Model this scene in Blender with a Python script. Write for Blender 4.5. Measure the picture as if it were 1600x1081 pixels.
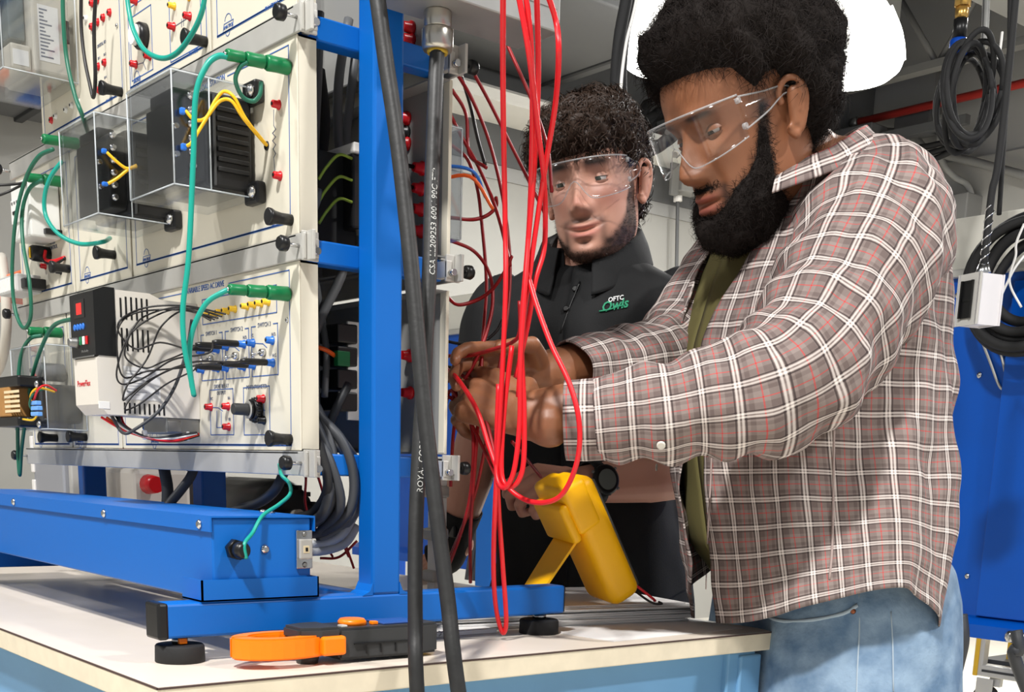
import bpy, bmesh, math, random
import numpy as np
from mathutils import Vector, Matrix, noise
random.seed(7)
PI = math.pi
for o in list(bpy.data.objects): bpy.data.objects.remove(o)
SC = bpy.context.scene
COL = SC.collection

# ---------------------------------------------------------------- camera
cd = bpy.data.cameras.new('camera'); cam = bpy.data.objects.new('camera', cd); COL.objects.link(cam)
yaw, pitch, roll = 2.45463531, -0.227395317, 0.0300171047
fw = Vector((math.cos(yaw)*math.cos(pitch), math.sin(yaw)*math.cos(pitch), math.sin(pitch)))
rt = Vector((math.sin(yaw), -math.cos(yaw), 0)); up = rt.cross(fw)
r2 = rt*math.cos(roll)+up*math.sin(roll); u2 = -rt*math.sin(roll)+up*math.cos(roll)
M = Matrix((r2, u2, -fw)).transposed().to_4x4(); M.translation = Vector((1.24575, -0.81525, 1.0575))
cam.matrix_world = M
cd.sensor_width = 36; cd.lens = 36*1878.7/1600; cd.shift_y = (1170.69-540.5)/1600; cd.clip_start = 0.05
SC.camera = cam

# ---------------------------------------------------------------- world and light
w = bpy.data.worlds.new('world'); SC.world = w; w.use_nodes = True
w.node_tree.nodes['Background'].inputs[0].default_value = (0.93, 0.96, 1, 1)
w.node_tree.nodes['Background'].inputs[1].default_value = 0.42
SC.view_settings.view_transform = 'Standard'; SC.view_settings.look = 'None'
SC.view_settings.gamma = 1; SC.view_settings.use_curve_mapping = False; SC.view_settings.exposure = 0.0
def lamp(name, loc, target, watts, size, color=(1, .98, .95)):
    l = bpy.data.lights.new(name, 'AREA'); l.shape = 'DISK'; l.size = size; l.energy = watts; l.color = color
    o = bpy.data.objects.new(name, l); COL.objects.link(o); o.location = loc
    d = Vector(target)-Vector(loc); o.rotation_euler = d.to_track_quat('-Z', 'Y').to_euler()
    return o
LAMPS = [((1.15, -1.75, 3.9), 235), ((-1.3, -2.3, 3.9), 80), ((2.6, 1.3, 3.9), 110), ((-1.6, 4.9, 3.75), 170), ((1.4, 5.2, 3.75), 150)]  # last two lamps are added to brighten the back wall
for p, e in LAMPS: lamp('overhead_light', p, (p[0], p[1], 0), e, 0.28)

# ---------------------------------------------------------------- materials
def lin(c):
    if isinstance(c, str): c = tuple(int(c[i:i+2], 16) for i in (0, 2, 4))
    return tuple(((v/255)/12.92 if v/255 <= .04045 else ((v/255+.055)/1.055)**2.4) for v in c)
MATS = {}
def mat(name, col, rough=.5, metal=0, noise_amt=0, noise_scale=20, bump=0, bump_scale=200, coat=0, emit=0, alpha=1, trans=0, ior=1.45, spec=.5, col2=None):
    if name in MATS: return MATS[name]
    m = bpy.data.materials.new(name); m.use_nodes = True; nt = m.node_tree; b = nt.nodes['Principled BSDF']
    c = lin(col)+(1,)
    b.inputs['Base Color'].default_value = c; b.inputs['Roughness'].default_value = rough
    b.inputs['Metallic'].default_value = metal; b.inputs['Coat Weight'].default_value = coat
    b.inputs['Alpha'].default_value = alpha; b.inputs['Transmission Weight'].default_value = trans; b.inputs['IOR'].default_value = ior
    b.inputs['Specular IOR Level'].default_value = spec
    if emit: b.inputs['Emission Color'].default_value = c; b.inputs['Emission Strength'].default_value = emit
    if noise_amt or bump:
        tc = nt.nodes.new('ShaderNodeTexCoord')
        if noise_amt:
            n = nt.nodes.new('ShaderNodeTexNoise'); n.inputs['Scale'].default_value = noise_scale; n.inputs['Detail'].default_value = 5
            nt.links.new(tc.outputs['Object'], n.inputs['Vector'])
            mx = nt.nodes.new('ShaderNodeMix'); mx.data_type = 'RGBA'
            mp = nt.nodes.new('ShaderNodeMapRange'); mp.inputs[1].default_value = .35; mp.inputs[2].default_value = .65
            nt.links.new(n.outputs['Fac'], mp.inputs[0]); nt.links.new(mp.outputs[0], mx.inputs[0])
            c2 = lin(col2) if col2 else tuple(v*(1-noise_amt) for v in c[:3])
            mx.inputs[6].default_value = c; mx.inputs[7].default_value = tuple(c2)+(1,)
            nt.links.new(mx.outputs[2], b.inputs['Base Color'])
        if bump:
            n2 = nt.nodes.new('ShaderNodeTexNoise'); n2.inputs['Scale'].default_value = bump_scale; n2.inputs['Detail'].default_value = 4
            nt.links.new(tc.outputs['Object'], n2.inputs['Vector'])
            bp = nt.nodes.new('ShaderNodeBump'); bp.inputs['Strength'].default_value = bump; bp.inputs['Distance'].default_value = .002
            nt.links.new(n2.outputs['Fac'], bp.inputs['Height']); nt.links.new(bp.outputs[0], b.inputs['Normal'])
    MATS[name] = m; return m

blue = mat('blue_powder_coat', (0, 97, 184), .42, bump=.04, bump_scale=900)
blue_panel = mat('blue_sheet_metal', (0, 80, 180), .32, noise_amt=.12, noise_scale=3)
bench_blue = mat('light_blue_steel', (112, 162, 205), .4, noise_amt=.08, noise_scale=6)
laminate = mat('bench_laminate', (222, 211, 197), .35, noise_amt=.05, noise_scale=9)
bench_edge = mat('bench_edge_band', (226, 214, 190), .55, noise_amt=.1, noise_scale=30)
edge_dark = mat('edge_line_dark', (70, 52, 48), .6)
cream = mat('cream_panel', (212, 206, 189), .42, bump=.03, bump_scale=1200)
alu = mat('satin_aluminium', (196, 194, 188), .42, .35, noise_amt=.08, noise_scale=25)
steel = mat('bright_steel', (205, 205, 205), .22, 1)
dull_steel = mat('dull_steel', (150, 150, 148), .42, .8, noise_amt=.15, noise_scale=18)
rubber = mat('black_rubber', (30, 30, 31), .75, bump=.08, bump_scale=500)
cable_black = mat('cable_jacket_black', (38, 38, 38), .5, noise_amt=.3, noise_scale=60, bump=.15, bump_scale=150)
blackp = mat('black_plastic', (20, 20, 21), .35)
darkp = mat('dark_grey_plastic', (52, 53, 54), .5)
redp = mat('red_plastic', (196, 20, 28), .3)
bluep = mat('blue_plastic', (40, 110, 205), .32)
ltblue = mat('light_blue_plastic', (110, 165, 230), .35)
yellowp = mat('yellow_plastic', (245, 195, 40), .38)
greenp = mat('green_plastic', (8, 112, 64), .35)
teal = mat('teal_wire', (22, 150, 134), .35)
dkgreen = mat('dark_green_wire', (30, 100, 78), .4)
redw = mat('red_wire', (222, 26, 36), .38)
dkredw = mat('dark_red_wire', (150, 14, 22), .42)
greyw = mat('grey_cable', (98, 100, 103), .5)
dkgreyw = mat('dark_grey_cable', (58, 60, 64), .5)
blackw = mat('black_wire', (32, 30, 30), .42)
yelloww = mat('yellow_wire', (245, 190, 30), .4)
orangew = mat('orange_wire', (235, 95, 30), .4)
whitep = mat('white_plastic', (232, 230, 226), .35)
print_blue = mat('printed_blue', (52, 92, 160), .5)
print_dark = mat('printed_grey', (92, 100, 120), .5)
drive_grey = mat('drive_grey_plastic', (214, 208, 198), .42)
orange = mat('orange_plastic', (250, 128, 8), .35, bump=.03, bump_scale=600)
meter_yellow = mat('meter_yellow_rubber', (255, 188, 0), .42, bump=.03, bump_scale=500)
paper = mat('white_paper', (228, 226, 224), .7)
def clear_mat(name='clear_acrylic', lo=.06, hi=.8, blend=.14, tint=.91):
    m = bpy.data.materials.new(name); m.use_nodes = True; nt = m.node_tree; b = nt.nodes['Principled BSDF']
    out = nt.nodes['Material Output']
    nt.nodes.remove(b); b = nt.nodes.new('ShaderNodeBsdfGlossy'); b.inputs['Color'].default_value = (.95, .96, .97, 1); b.inputs['Roughness'].default_value = .08
    tr = nt.nodes.new('ShaderNodeBsdfTransparent'); tr.inputs[0].default_value = (tint-.01, tint, tint+.01, 1)
    lw = nt.nodes.new('ShaderNodeLayerWeight'); lw.inputs[0].default_value = blend
    mp = nt.nodes.new('ShaderNodeMapRange'); mp.inputs[3].default_value = lo; mp.inputs[4].default_value = hi
    mx = nt.nodes.new('ShaderNodeMixShader')
    nt.links.new(lw.outputs['Facing'], mp.inputs[0]); nt.links.new(mp.outputs[0], mx.inputs[0])
    nt.links.new(tr.outputs[0], mx.inputs[1]); nt.links.new(b.outputs[0], mx.inputs[2]); nt.links.new(mx.outputs[0], out.inputs[0])
    MATS[name] = m; return m
clear = clear_mat()
lens_clear = clear_mat('clear_lens', .015, .5, .08, .975)
clear_edge = mat('acrylic_edge', (215, 222, 226), .2, alpha=.6)
lens_edge = mat('lens_edge', (205, 205, 205), .15, alpha=.4)

# ---------------------------------------------------------------- mesh helpers
class MB:
    def __init__(s): s.v = []; s.f = []; s.sm = []; s.mi = []; s.cur = 0; s.uv = None
    def add(s, vs, fs, smooth=False):
        n = len(s.v); s.v.extend(vs)
        for f in fs: s.f.append(tuple(i+n for i in f)); s.sm.append(smooth); s.mi.append(s.cur)
        return s
    def box(s, a, b):
        x0, x1 = sorted((a[0], b[0])); y0, y1 = sorted((a[1], b[1])); z0, z1 = sorted((a[2], b[2]))
        return s.add([(x0,y0,z0),(x1,y0,z0),(x1,y1,z0),(x0,y1,z0),(x0,y0,z1),(x1,y0,z1),(x1,y1,z1),(x0,y1,z1)],
                     [(0,3,2,1),(4,5,6,7),(0,1,5,4),(1,2,6,5),(2,3,7,6),(3,0,4,7)])
    def bbox(s, a, b, r=.002):
        # bevelled box: a box with all twelve edges chamfered
        x0, x1 = sorted((a[0], b[0])); y0, y1 = sorted((a[1], b[1])); z0, z1 = sorted((a[2], b[2]))
        r = min(r, (x1-x0)*.45, (y1-y0)*.45, (z1-z0)*.45)
        bm = bmesh.new(); bmesh.ops.create_cube(bm, size=1)
        for v in bm.verts: v.co = Vector(((x0+x1)/2+v.co.x*(x1-x0), (y0+y1)/2+v.co.y*(y1-y0), (z0+z1)/2+v.co.z*(z1-z0)))
        bmesh.ops.bevel(bm, geom=bm.edges[:], offset=r, segments=2, affect='EDGES', profile=.5)
        s.bm(bm); return s
    def bm(s, bm, smooth=False):
        bm.verts.index_update()
        s.add([tuple(v.co) for v in bm.verts], [tuple(v.index for v in f.verts) for f in bm.faces], smooth); bm.free(); return s
    def prism(s, poly, d0, d1, axis='Y', r=0):
        # polygon in the two other axes extruded from d0 to d1
        def pt(p, d):
            return {'X': (d, p[0], p[1]), 'Y': (p[0], d, p[1]), 'Z': (p[0], p[1], d)}[axis]
        n = len(poly); vs = [pt(p, d0) for p in poly]+[pt(p, d1) for p in poly]
        fs = [tuple(range(n))[::-1], tuple(range(n, 2*n))]+[(i, (i+1) % n, n+(i+1) % n, n+i) for i in range(n)]
        return s.add(vs, fs)
    def frame(s, p, q):
        d = (Vector(q)-Vector(p)); L = d.length; d.normalize()
        u = d.orthogonal().normalized(); return d, u, d.cross(u), L
    def lathe(s, p, q, prof, n=16, smooth=True, caps=True):
        # prof: list of (t 0..1 along p->q, radius)
        p = Vector(p); d, u, v_, L = s.frame(p, q); vs = []; fs = []
        for t, r in prof:
            for i in range(n):
                a = 2*PI*i/n; vs.append(tuple(p+d*(t*L)+u*(r*math.cos(a))+v_*(r*math.sin(a))))
        m = len(prof)
        for j in range(m-1):
            for i in range(n):
                fs.append((j*n+i, j*n+(i+1) % n, (j+1)*n+(i+1) % n, (j+1)*n+i))
        s.add(vs, fs, smooth)
        if caps:
            k = len(s.v)-m*n
            s.f.append(tuple(range(k, k+n))[::-1]); s.sm.append(False); s.mi.append(s.cur)
            s.f.append(tuple(range(k+(m-1)*n, k+m*n))); s.sm.append(False); s.mi.append(s.cur)
        return s
    def cyl(s, p, q, r, n=16, r2=None): return s.lathe(p, q, [(0, r), (1, r if r2 is None else r2)], n)
    def sphere(s, c, r, n=12, sc=(1, 1, 1)):
        vs = []; fs = []; m = n//2+1
        for j in range(m):
            th = PI*j/(m-1)
            for i in range(n):
                a = 2*PI*i/n; vs.append((c[0]+r*sc[0]*math.sin(th)*math.cos(a), c[1]+r*sc[1]*math.sin(th)*math.sin(a), c[2]+r*sc[2]*math.cos(th)))
        for j in range(m-1):
            for i in range(n): fs.append((j*n+i, (j+1)*n+i, (j+1)*n+(i+1) % n, j*n+(i+1) % n))
        return s.add(vs, fs, True)
    def tube(s, pts, r, n=8, smooth_path=True, sub=6, radii=None):
        P = spline(pts, sub) if smooth_path and len(pts) > 2 else [Vector(p) for p in pts]
        m = len(P); vs = []; fs = []; prev = None
        for i in range(m):
            t = (P[min(i+1, m-1)]-P[max(i-1, 0)]).normalized()
            if prev is None: u = t.orthogonal().normalized()
            else:
                u = prev-t*prev.dot(t)
                if u.length < 1e-6: u = t.orthogonal()
                u.normalize()
            prev = u; v_ = t.cross(u); rr = r if radii is None else np.interp(i/(m-1), np.linspace(0, 1, len(radii)), radii)
            for k in range(n):
                a = 2*PI*k/n; vs.append(tuple(P[i]+u*(rr*math.cos(a))+v_*(rr*math.sin(a))))
        for i in range(m-1):
            for k in range(n): fs.append((i*n+k, i*n+(k+1) % n, (i+1)*n+(k+1) % n, (i+1)*n+k))
        fs.append(tuple(range(n))[::-1]); fs.append(tuple(range((m-1)*n, m*n)))
        return s.add(vs, fs, True)
    def mesh(s, name, mats, org=(0, 0, 0)):
        me = bpy.data.meshes.new(name); ox, oy, oz = org
        me.from_pydata([(x-ox, y-oy, z-oz) for x, y, z in s.v], [], s.f); me.update()
        for m in (mats if isinstance(mats, (list, tuple)) else [mats]): me.materials.append(m)
        me.polygons.foreach_set('use_smooth', s.sm); me.polygons.foreach_set('material_index', s.mi); me.update()
        return me
    def build(s, name, mats, parent=None):
        org = (0, 0, 0); p = parent
        while p is not None: org = tuple(org[i]+p.location[i] for i in range(3)); p = p.parent
        o = bpy.data.objects.new(name, s.mesh(name, mats, org)); COL.objects.link(o); o.parent = parent
        return o
def spline(pts, sub=6):
    P = [Vector(p) for p in pts]; P = [P[0]*2-P[1]]+P+[P[-1]*2-P[-2]]; out = []
    for i in range(1, len(P)-2):
        p0, p1, p2, p3 = P[i-1:i+3]
        for k in range(sub):
            t = k/sub
            out.append(.5*((2*p1)+(p2-p0)*t+(2*p0-5*p1+4*p2-p3)*t*t+(3*p1-p0-3*p2+p3)*t**3))
    out.append(P[-2]); return out
def tag(o, label=None, cat=None, group=None, kind=None):
    if label: o['label'] = label
    if cat: o['category'] = cat
    if group: o['group'] = group
    if kind: o['kind'] = kind
    return o
def thing(name, loc, label, cat, group=None):
    o = bpy.data.objects.new(name, None); COL.objects.link(o); o.location = loc; o.empty_display_size = .05
    return tag(o, label, cat, group)
def struct(name, mb, m, parent=None):
    o = mb.build(name, m, parent)
    if parent is None: o['kind'] = 'structure'
    return o
def put(me, name, loc, parent, rot=None, scale=None):
    # a part made from shared mesh data; loc in world
    o = bpy.data.objects.new(name, me); COL.objects.link(o); o.parent = parent
    org = Vector((0, 0, 0)); p = parent
    while p is not None: org += p.location; p = p.parent
    o.location = Vector(loc)-org
    if rot: o.rotation_euler = rot
    if scale: o.scale = scale if isinstance(scale, (tuple, list)) else (scale,)*3
    return o
TXT = {}
def text_mesh(body, size, shear=0, bold=0, spacing=1):
    k = (body, size, shear, bold, spacing)
    if k in TXT: return TXT[k]
    c = bpy.data.curves.new('txt', 'FONT'); c.body = body; c.size = size; c.shear = shear; c.offset = bold; c.align_x = 'CENTER'; c.align_y = 'CENTER'; c.space_character = spacing; c.resolution_u = 2
    c.extrude = .0002
    o = bpy.data.objects.new('txt', c); COL.objects.link(o)
    me = bpy.data.meshes.new_from_object(o.evaluated_get(bpy.context.evaluated_depsgraph_get()))
    bpy.data.objects.remove(o); bpy.data.curves.remove(c); TXT[k] = me; return me
def lettering(body, loc, size, m, parent, rot=(PI/2, 0, 0), shear=0, bold=0, name='lettering', spacing=1):
    me = text_mesh(body, size, shear, bold, spacing).copy(); me.materials.clear(); me.materials.append(m)
    return put(me, name, loc, parent, rot)

# ================================================================ the room
wall_m = mat('painted_wall', (158, 157, 152), .8, noise_amt=.04, noise_scale=2)
wall_grey = mat('painted_wall_grey', (150, 150, 148), .8)
wall_dark = mat('dark_grey_paint', (92, 93, 94), .7, noise_amt=.08, noise_scale=3)
beam_white = mat('beam_white_paint', (214, 212, 205), .6)
floor_m = mat('polished_floor', (226, 220, 206), .28, noise_amt=.08, noise_scale=1.3)
deck_m = mat('ceiling_deck_grey', (58, 59, 60), .75)
joist_m = mat('joist_grey_paint', (122, 122, 120), .6)
struct('floor', MB().box((-5.2, -4, -.1), (5, 7.9, 0)), floor_m)
wl = struct('wall_left', MB().box((-5.2, -4, 0), (-5, 7.9, 5)), wall_m)
MB().box((-5, -4, 2.78), (-4.985, 7.7, 2.86)).build('dado_band', wall_grey, wl)
MB().box((-5, -4, 2.86), (-4.97, 7.7, 3.08)).build('cable_tray_face', wall_dark, wl)
MB().box((-5, -4, 3.26), (-4.96, 7.7, 5)).build('upper_cladding', wall_dark, wl)
wb = struct('wall_back', MB().box((-5, 7.7, 0), (5, 7.9, 3.37)), wall_m)
MB().box((-5, 7.72, 3.37), (5, 7.9, 5)).build('upper_cladding', wall_grey, wb)
struct('trim_1', MB().box((-5, .6, 3.08), (-4.6, 7.2, 3.14)).box((-4.98, .6, 3.14), (-4.9, 7.2, 3.26)), beam_white)
dk = MB(); x = -5.2
while x < 5:
    dk.prism([(x, 4.75), (x, 4.6), (x+.06, 4.6), (x+.09, 4.66), (x+.15, 4.66), (x+.18, 4.6), (x+.18, 4.75)], -4, 7.9, 'Y'); x += .18
struct('ceiling', dk, deck_m)
# dark grey duct high on the left wall, with its seams
du = thing('air_duct', (-4.6, -1, 2.58), 'dark grey rectangular air duct high along the left wall', 'duct', 'air ducts')
MB().bbox((-4.96, -3.5, 2.58), (-4.3, 1.6, 2.84), .01).build('duct_body', wall_dark, du)
for yy in (-1.2, .2, 1.2): MB().bbox((-4.965, yy-.02, 2.565), (-4.285, yy+.02, 2.86), .004).build('duct_seam', deck_m, du)
du = thing('air_duct', (-4, 3, 3.35), 'large dark grey duct hanging above the man in black', 'duct', 'air ducts')
MB().bbox((-4.9, 1.2, 3.34), (-3.7, 4.4, 3.92), .01).build('duct_body', wall_dark, du)
for yy in (2.1, 3.3, 4.3): MB().bbox((-4.91, yy-.015, 3.33), (-3.69, yy+.015, 3.93), .004).build('duct_seam', deck_m, du)
du = thing('air_duct', (-3.5, 6.2, 3.8), 'light grey flat-bottomed duct under the ceiling beside the lamps', 'duct', 'air ducts')
MB().bbox((-4.6, 4.75, 3.60), (-3.3, 5.6, 3.92), .01).build('duct_body', wall_grey, du)
for yy in (5.0, 5.4): MB().bbox((-4.61, yy-.015, 3.59), (-3.29, yy+.015, 3.93), .004).build('duct_seam', joist_m, du)
# bar joists
def joist(y, z0, z1, label):
    j = thing('bar_joist', (0, y, z0), label, 'joist', 'bar joists under the ceiling deck')
    MB().box((-5, y-.05, z1-.05), (5, y+.05, z1)).build('top_chord', joist_m, j)
    MB().box((-5, y-.05, z0), (5, y+.05, z0+.05)).build('bottom_chord', joist_m, j)
    me = MB().tube([(0, 0, z0+.03-z0), (.45, 0, z1-.03-z0)], .022, 6).mesh('web', joist_m)
    me2 = MB().tube([(.45, 0, z1-.03-z0), (.9, 0, z0+.03-z0)], .022, 6).mesh('web', joist_m)
    for i in range(11):
        put(me, 'web', (-5+i*.9, y, z0), j); put(me2, 'web', (-5+i*.9, y, z0), j)
joist(7.2, 3.86, 4.55, 'grey bar joist nearest the back wall')
joist(5.9, 3.95, 4.58, 'grey bar joist second from the back wall')
joist(4.5, 3.95, 4.58, 'grey bar joist third from the back wall')
b_ = thing('roof_beam', (-2, 6, 4.2), 'wide grey roof beam crossing the ceiling above the hose coil', 'beam')
MB().box((-2.70, 3.5, 3.50), (-2.50, 7.69, 3.53)).build('bottom_flange', joist_m, b_)
MB().box((-2.62, 3.5, 3.53), (-2.58, 7.69, 3.80)).build('beam_web', joist_m, b_)
MB().box((-2.70, 3.5, 3.80), (-2.50, 7.69, 3.83)).build('top_flange', joist_m, b_)
# pipes and conduits by the back wall
p = thing('sprinkler_pipe', (-3, 7.4, 3.72), 'thin red sprinkler pipe running under the joists', 'pipe')
MB().cyl((-4.9, 7.4, 3.7), (2, 7.4, 3.7), .028, 12).build('pipe_run', mat('red_pipe_paint', (176, 52, 46), .4), p)
MB().cyl((-4.93, 7.4, 3.7), (-4.86, 7.4, 3.7), .04, 12).build('end_cap', dull_steel, p)
for xx in (-4.2, -3.2): MB().box((xx-.02, 7.37, 3.7), (xx+.02, 7.43, 3.9)).build('pipe_hanger', dull_steel, p)
c_ = thing('conduit', (-4.4, 7.6, 3.3), 'grey conduit with bends clipped along the back wall', 'conduit')
MB().tube([(-4.8696,7.6,3.6741), (-4.5528,7.6,3.5957), (-4.4032,7.6,3.4735), (-4.264,7.6,3.4155), (-3.9436,7.6,3.2991), (-3.3936,7.6,3.0895)], .03, 8).build('conduit_run', joist_m, c_)
MB().bbox((-4.6231,7.62,3.7088), (-4.3224,7.5,3.55), .01).build('junction_box', wall_dark, c_)
MB().tube([(-4.2962,7.6,3.6793), (-4.2613,7.6,3.3934), (-4.1391,7.6,3.2444), (-4.0164,7.6,3.1615), (-3.9719,7.6,3.0479), (-4.0252,7.6,2.9472), (-4.1114,7.6,2.9366)], .022, 8).build('flexible_drop', mat('light_grey_conduit', (170, 170, 166), .5), c_)
MB().bbox((-4.3192,7.7,3.0979), (-3.9434,7.5,2.8923), .01).build('outlet_enclosure', joist_m, c_)
c_ = thing('cable_tray', (-4.6, 7.5, 3.3), 'dark strut with cables running below the red pipe', 'cable tray')
MB().box((-4.95, 7.3, 3.50), (-3.9, 7.36, 3.56)).build('strut', wall_dark, c_)
MB().bbox((-4.95, 7.2, 3.42), (-4.6, 7.4, 3.62), .01).build('end_box', wall_dark, c_)
for k in range(3): MB().tube([(-4.7, 7.28, 3.44-k*.05), (-4.2, 7.3, 3.40-k*.05), (-3.9, 7.32, 3.42-k*.03)], .02, 6).build('cable', rubber, c_)
c_ = thing('wall_disconnect', (-4.95, 5.75, 2.8), 'grey wall-mounted switch box with a thin conduit below it', 'switch box')
MB().bbox((-4.97,5.5152,3.1347), (-4.85,5.7211,2.9284), .008).build('box_body', wall_grey, c_)
MB().bbox((-4.86,5.3971,3.0969), (-4.83,5.4639,2.8822), .006).build('box_flange', joist_m, c_)
MB().bbox((-4.85,5.6194,3.0611), (-4.84,5.6403,2.991), .002).build('switch_lever', blackp, c_)
MB().tube([(-4.9,5.5301,2.9023), (-4.9,5.5593,2.4212), (-4.9,5.61,1.6862)], .012, 8).build('conduit_drop', wall_dark, c_)
MB().lathe((-4.9,5.5301,2.9023), (-4.9,5.5332,2.8666), [(0, .03), (1, .03)], 12).build('conduit_fitting', whitep, c_)
# wire basket with tubes near the top of the left wall, behind the safety glasses
c_ = thing('wall_bracket', (-4.9, 5.4, 3.1), 'black tube bracket on the wall between the two heads', 'bracket')
for pa, pb in (((-4.8,4.8971,3.0963), (-4.8,5.1053,3.3702)), ((-4.8,4.9618,3.2199), (-4.8,5.2713,3.3492)), ((-4.8,5.0466,3.2318), (-4.8,5.0555,3.1129)), ((-4.8,5.0922,3.2402), (-4.8,5.2956,3.4146)), ((-4.8,5.1484,3.2656), (-4.8,5.1667,3.1818))):
    MB().tube([pa, pb], .035, 6).build('tube_strut', rubber, c_)
MB().tube([(-4.7,4.819,3.0655), (-4.7,4.9595,3.0642), (-4.7,5.1249,3.1569), (-4.7,5.288,3.3185)], .04, 8).build('tube_lower', rubber, c_)
# high-bay lamps seen against the ceiling
glow = mat('lamp_lens', (255, 253, 248), .4, emit=14)
refr = mat('prismatic_refractor', (255, 252, 246), .3, emit=3.2)
def high_bay(c, r, label):
    t = thing('high_bay_lamp', c, label, 'lamp', 'high-bay ceiling lamps')
    x, y, z = c
    MB().lathe((x, y, z+.02), (x, y, z+.36), [(0, r*1.0), (.06, r*1.05), (.35, r*.95), (.7, r*.72), (1, r*.42)], 36).build('reflector', refr, t)
    MB().lathe((x, y, z-.06), (x, y, z+.02), [(0, r*.5), (.3, r*.82), (.7, r*.98), (1, r*1.02)], 36).build('lens', glow, t)
    for i in range(18):
        a = 2*PI*i/18; MB().tube([(x+r*1.05*math.cos(a), y+r*1.05*math.sin(a), z+.04), (x+r*.97*math.cos(a), y+r*.97*math.sin(a), z+.14), (x+r*.74*math.cos(a), y+r*.74*math.sin(a), z+.26)], .007, 5).build('refractor_rib', refr, t)
    MB().lathe((x, y, z+.36), (x, y, z+.56), [(0, r*.42), (.3, r*.38), (1, r*.3)], 16).build('driver_housing', wall_dark, t)
    MB().cyl((x, y, z+.56), (x, y, 4.6), .012, 8).build('hanger_rod', dull_steel, t)
    l = lamp('overhead_light', (x, y, z-.09), (x, y, 0), 60, r*1.6)
    l.parent = t; l.location = (0, 0, -.09)
high_bay((-3.3571,3.852,3.05), .27, 'glowing high-bay lamp partly behind the left side of the curly hair')
high_bay((-2.8689,4.5931,3.05), .255, 'glowing high-bay lamp right behind the curly hair')

# blue training booths in the background
def booth(x0, x1, y, label, legs):
    t = thing('training_booth', ((x0+x1)/2, y, 0), label, 'booth')
    MB().bbox((x0, y, .70), (x1, y+.05, 1.60), .004).build('back_panel', blue_panel, t)
    MB().prism([(y-.035, .66), (y-.035, .695), (y, .715), (y+.05, .715), (y+.05, .66)], x0, x1, 'X').build('bottom_flange', blue_panel, t)
    MB().bbox((x0, y-.02, 1.585), (x1, y+.04, 1.605), .004).build('metal_ledge', alu, t)
    MB().bbox((x0, y, 1.605), (x1, y+.05, 1.735), .004).build('top_board', mat('booth_white_board', (222, 219, 208), .3), t)
    for xx in legs:
        MB().bbox((xx-.03, y+.05, .02), (xx+.03, y+.11, 1.6), .005).build('leg', blue_panel, t)
        MB().cyl((xx, y+.08, 0), (xx, y+.08, .02), .035, 12).build('leg_foot', rubber, t)
    return t
bt = booth(-.85, 1.2, 2.2, 'blue metal training booth with white top board behind the plaid shirt', (-.75, 1.1))
scr = MB().sphere((0, 0, 0), .008, 8, (1, .5, 1)).mesh('screw', steel)
big = MB().sphere((0, 0, 0), .016, 10, (1, .6, 1)).mesh('screw', steel)
for q in ((-0.6173,2.198,1.0507), (-0.5157,2.198,0.8173), (-0.5519,2.198,0.7237), (-0.3929,2.198,0.722), (-0.6289,2.198,1.3016), (-0.5461,2.198,1.3377), (-0.46,2.198,1.3059), (-0.6344,2.198,1.5431), (-0.6246,2.198,1.0146)): put(scr, 'screw', q, bt)
for q in ((-0.3561,2.165,0.6759), (-0.3225,2.165,0.6751)): put(big, 'screw', q, bt)
MB().bbox((-0.4725,2.198,1.5613), (-0.1338,2.185,0.7164), .003).build('folded_edge', blue_panel, bt)
bt = booth(-3.6, -2.35, 2.2, 'blue metal training booth seen behind the red cables', (-3.4, -2.45))
MB().bbox((-2.60, 2.12, .5), (-2.5, 2.2, 1.16), .004).build('side_post', blue, bt)
MB().cyl((-2.62, 2.15, 1.10), (-2.47, 2.15, 1.10), .035, 14).build('hinge_knuckle', blue, bt)
hd = thing('hanging_cables', (-2.65, 2.0, .7), 'bunch of dark cables hanging in front of the blue booth', 'cables')
for k in range(4):
    MB().tube([(-2.70+k*.02, 2.19, 1.2), (-2.69+k*.02, 2.188, .9), (-2.70+k*.025, 2.155, .62)], .009, 6).build('cable', dkgreyw, hd)

# ================================================================ work bench
BZ = .84
bench = thing('workbench', (-.6, .12, 0), 'long work bench with cream laminate top and light blue steel frame', 'workbench')
MB().bbox((-1.9, -.349, BZ-.027), (.126, .603, BZ-.0012), .0015).build('bench_slab', bench_edge, bench)
MB().box((-1.899, -.348, BZ-.0012), (.125, .602, BZ)).build('laminate_top', laminate, bench)
e = MB(); e.box((-1.9, -.3495, BZ-.0022), (.1265, -.348, BZ-.0004)).box((.125, -.3495, BZ-.0022), (.1268, .6035, BZ-.0004)); e.build('edge_seam', edge_dark, bench)
MB().bbox((-1.85, -.315, BZ-.115), (.085, -.285, BZ-.029), .003).build('front_apron', bench_blue, bench)
MB().bbox((.07, -.285, BZ-.115), (.1, .54, BZ-.029), .003).build('end_apron', bench_blue, bench)
MB().bbox((-1.85, .52, BZ-.115), (.07, .55, BZ-.029), .003).build('back_apron', bench_blue, bench)
for x, y in ((.06, -.29), (.06, .545), (-1.8, -.29), (-1.8, .545)):
    l = MB().bbox((x-.03, y-.03, .02), (x+.05, y+.03, BZ-.029), .003); l.build('leg', bench_blue, bench)
MB().bbox((.098, .536, BZ-.105), (.116, .582, BZ-.034), .003).build('corner_bracket', bench_blue, bench)
MB().bbox((.116, .572, BZ-.098), (.1175, .574, BZ-.092), .0005).build('bracket_notch', blackp, bench)

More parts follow.
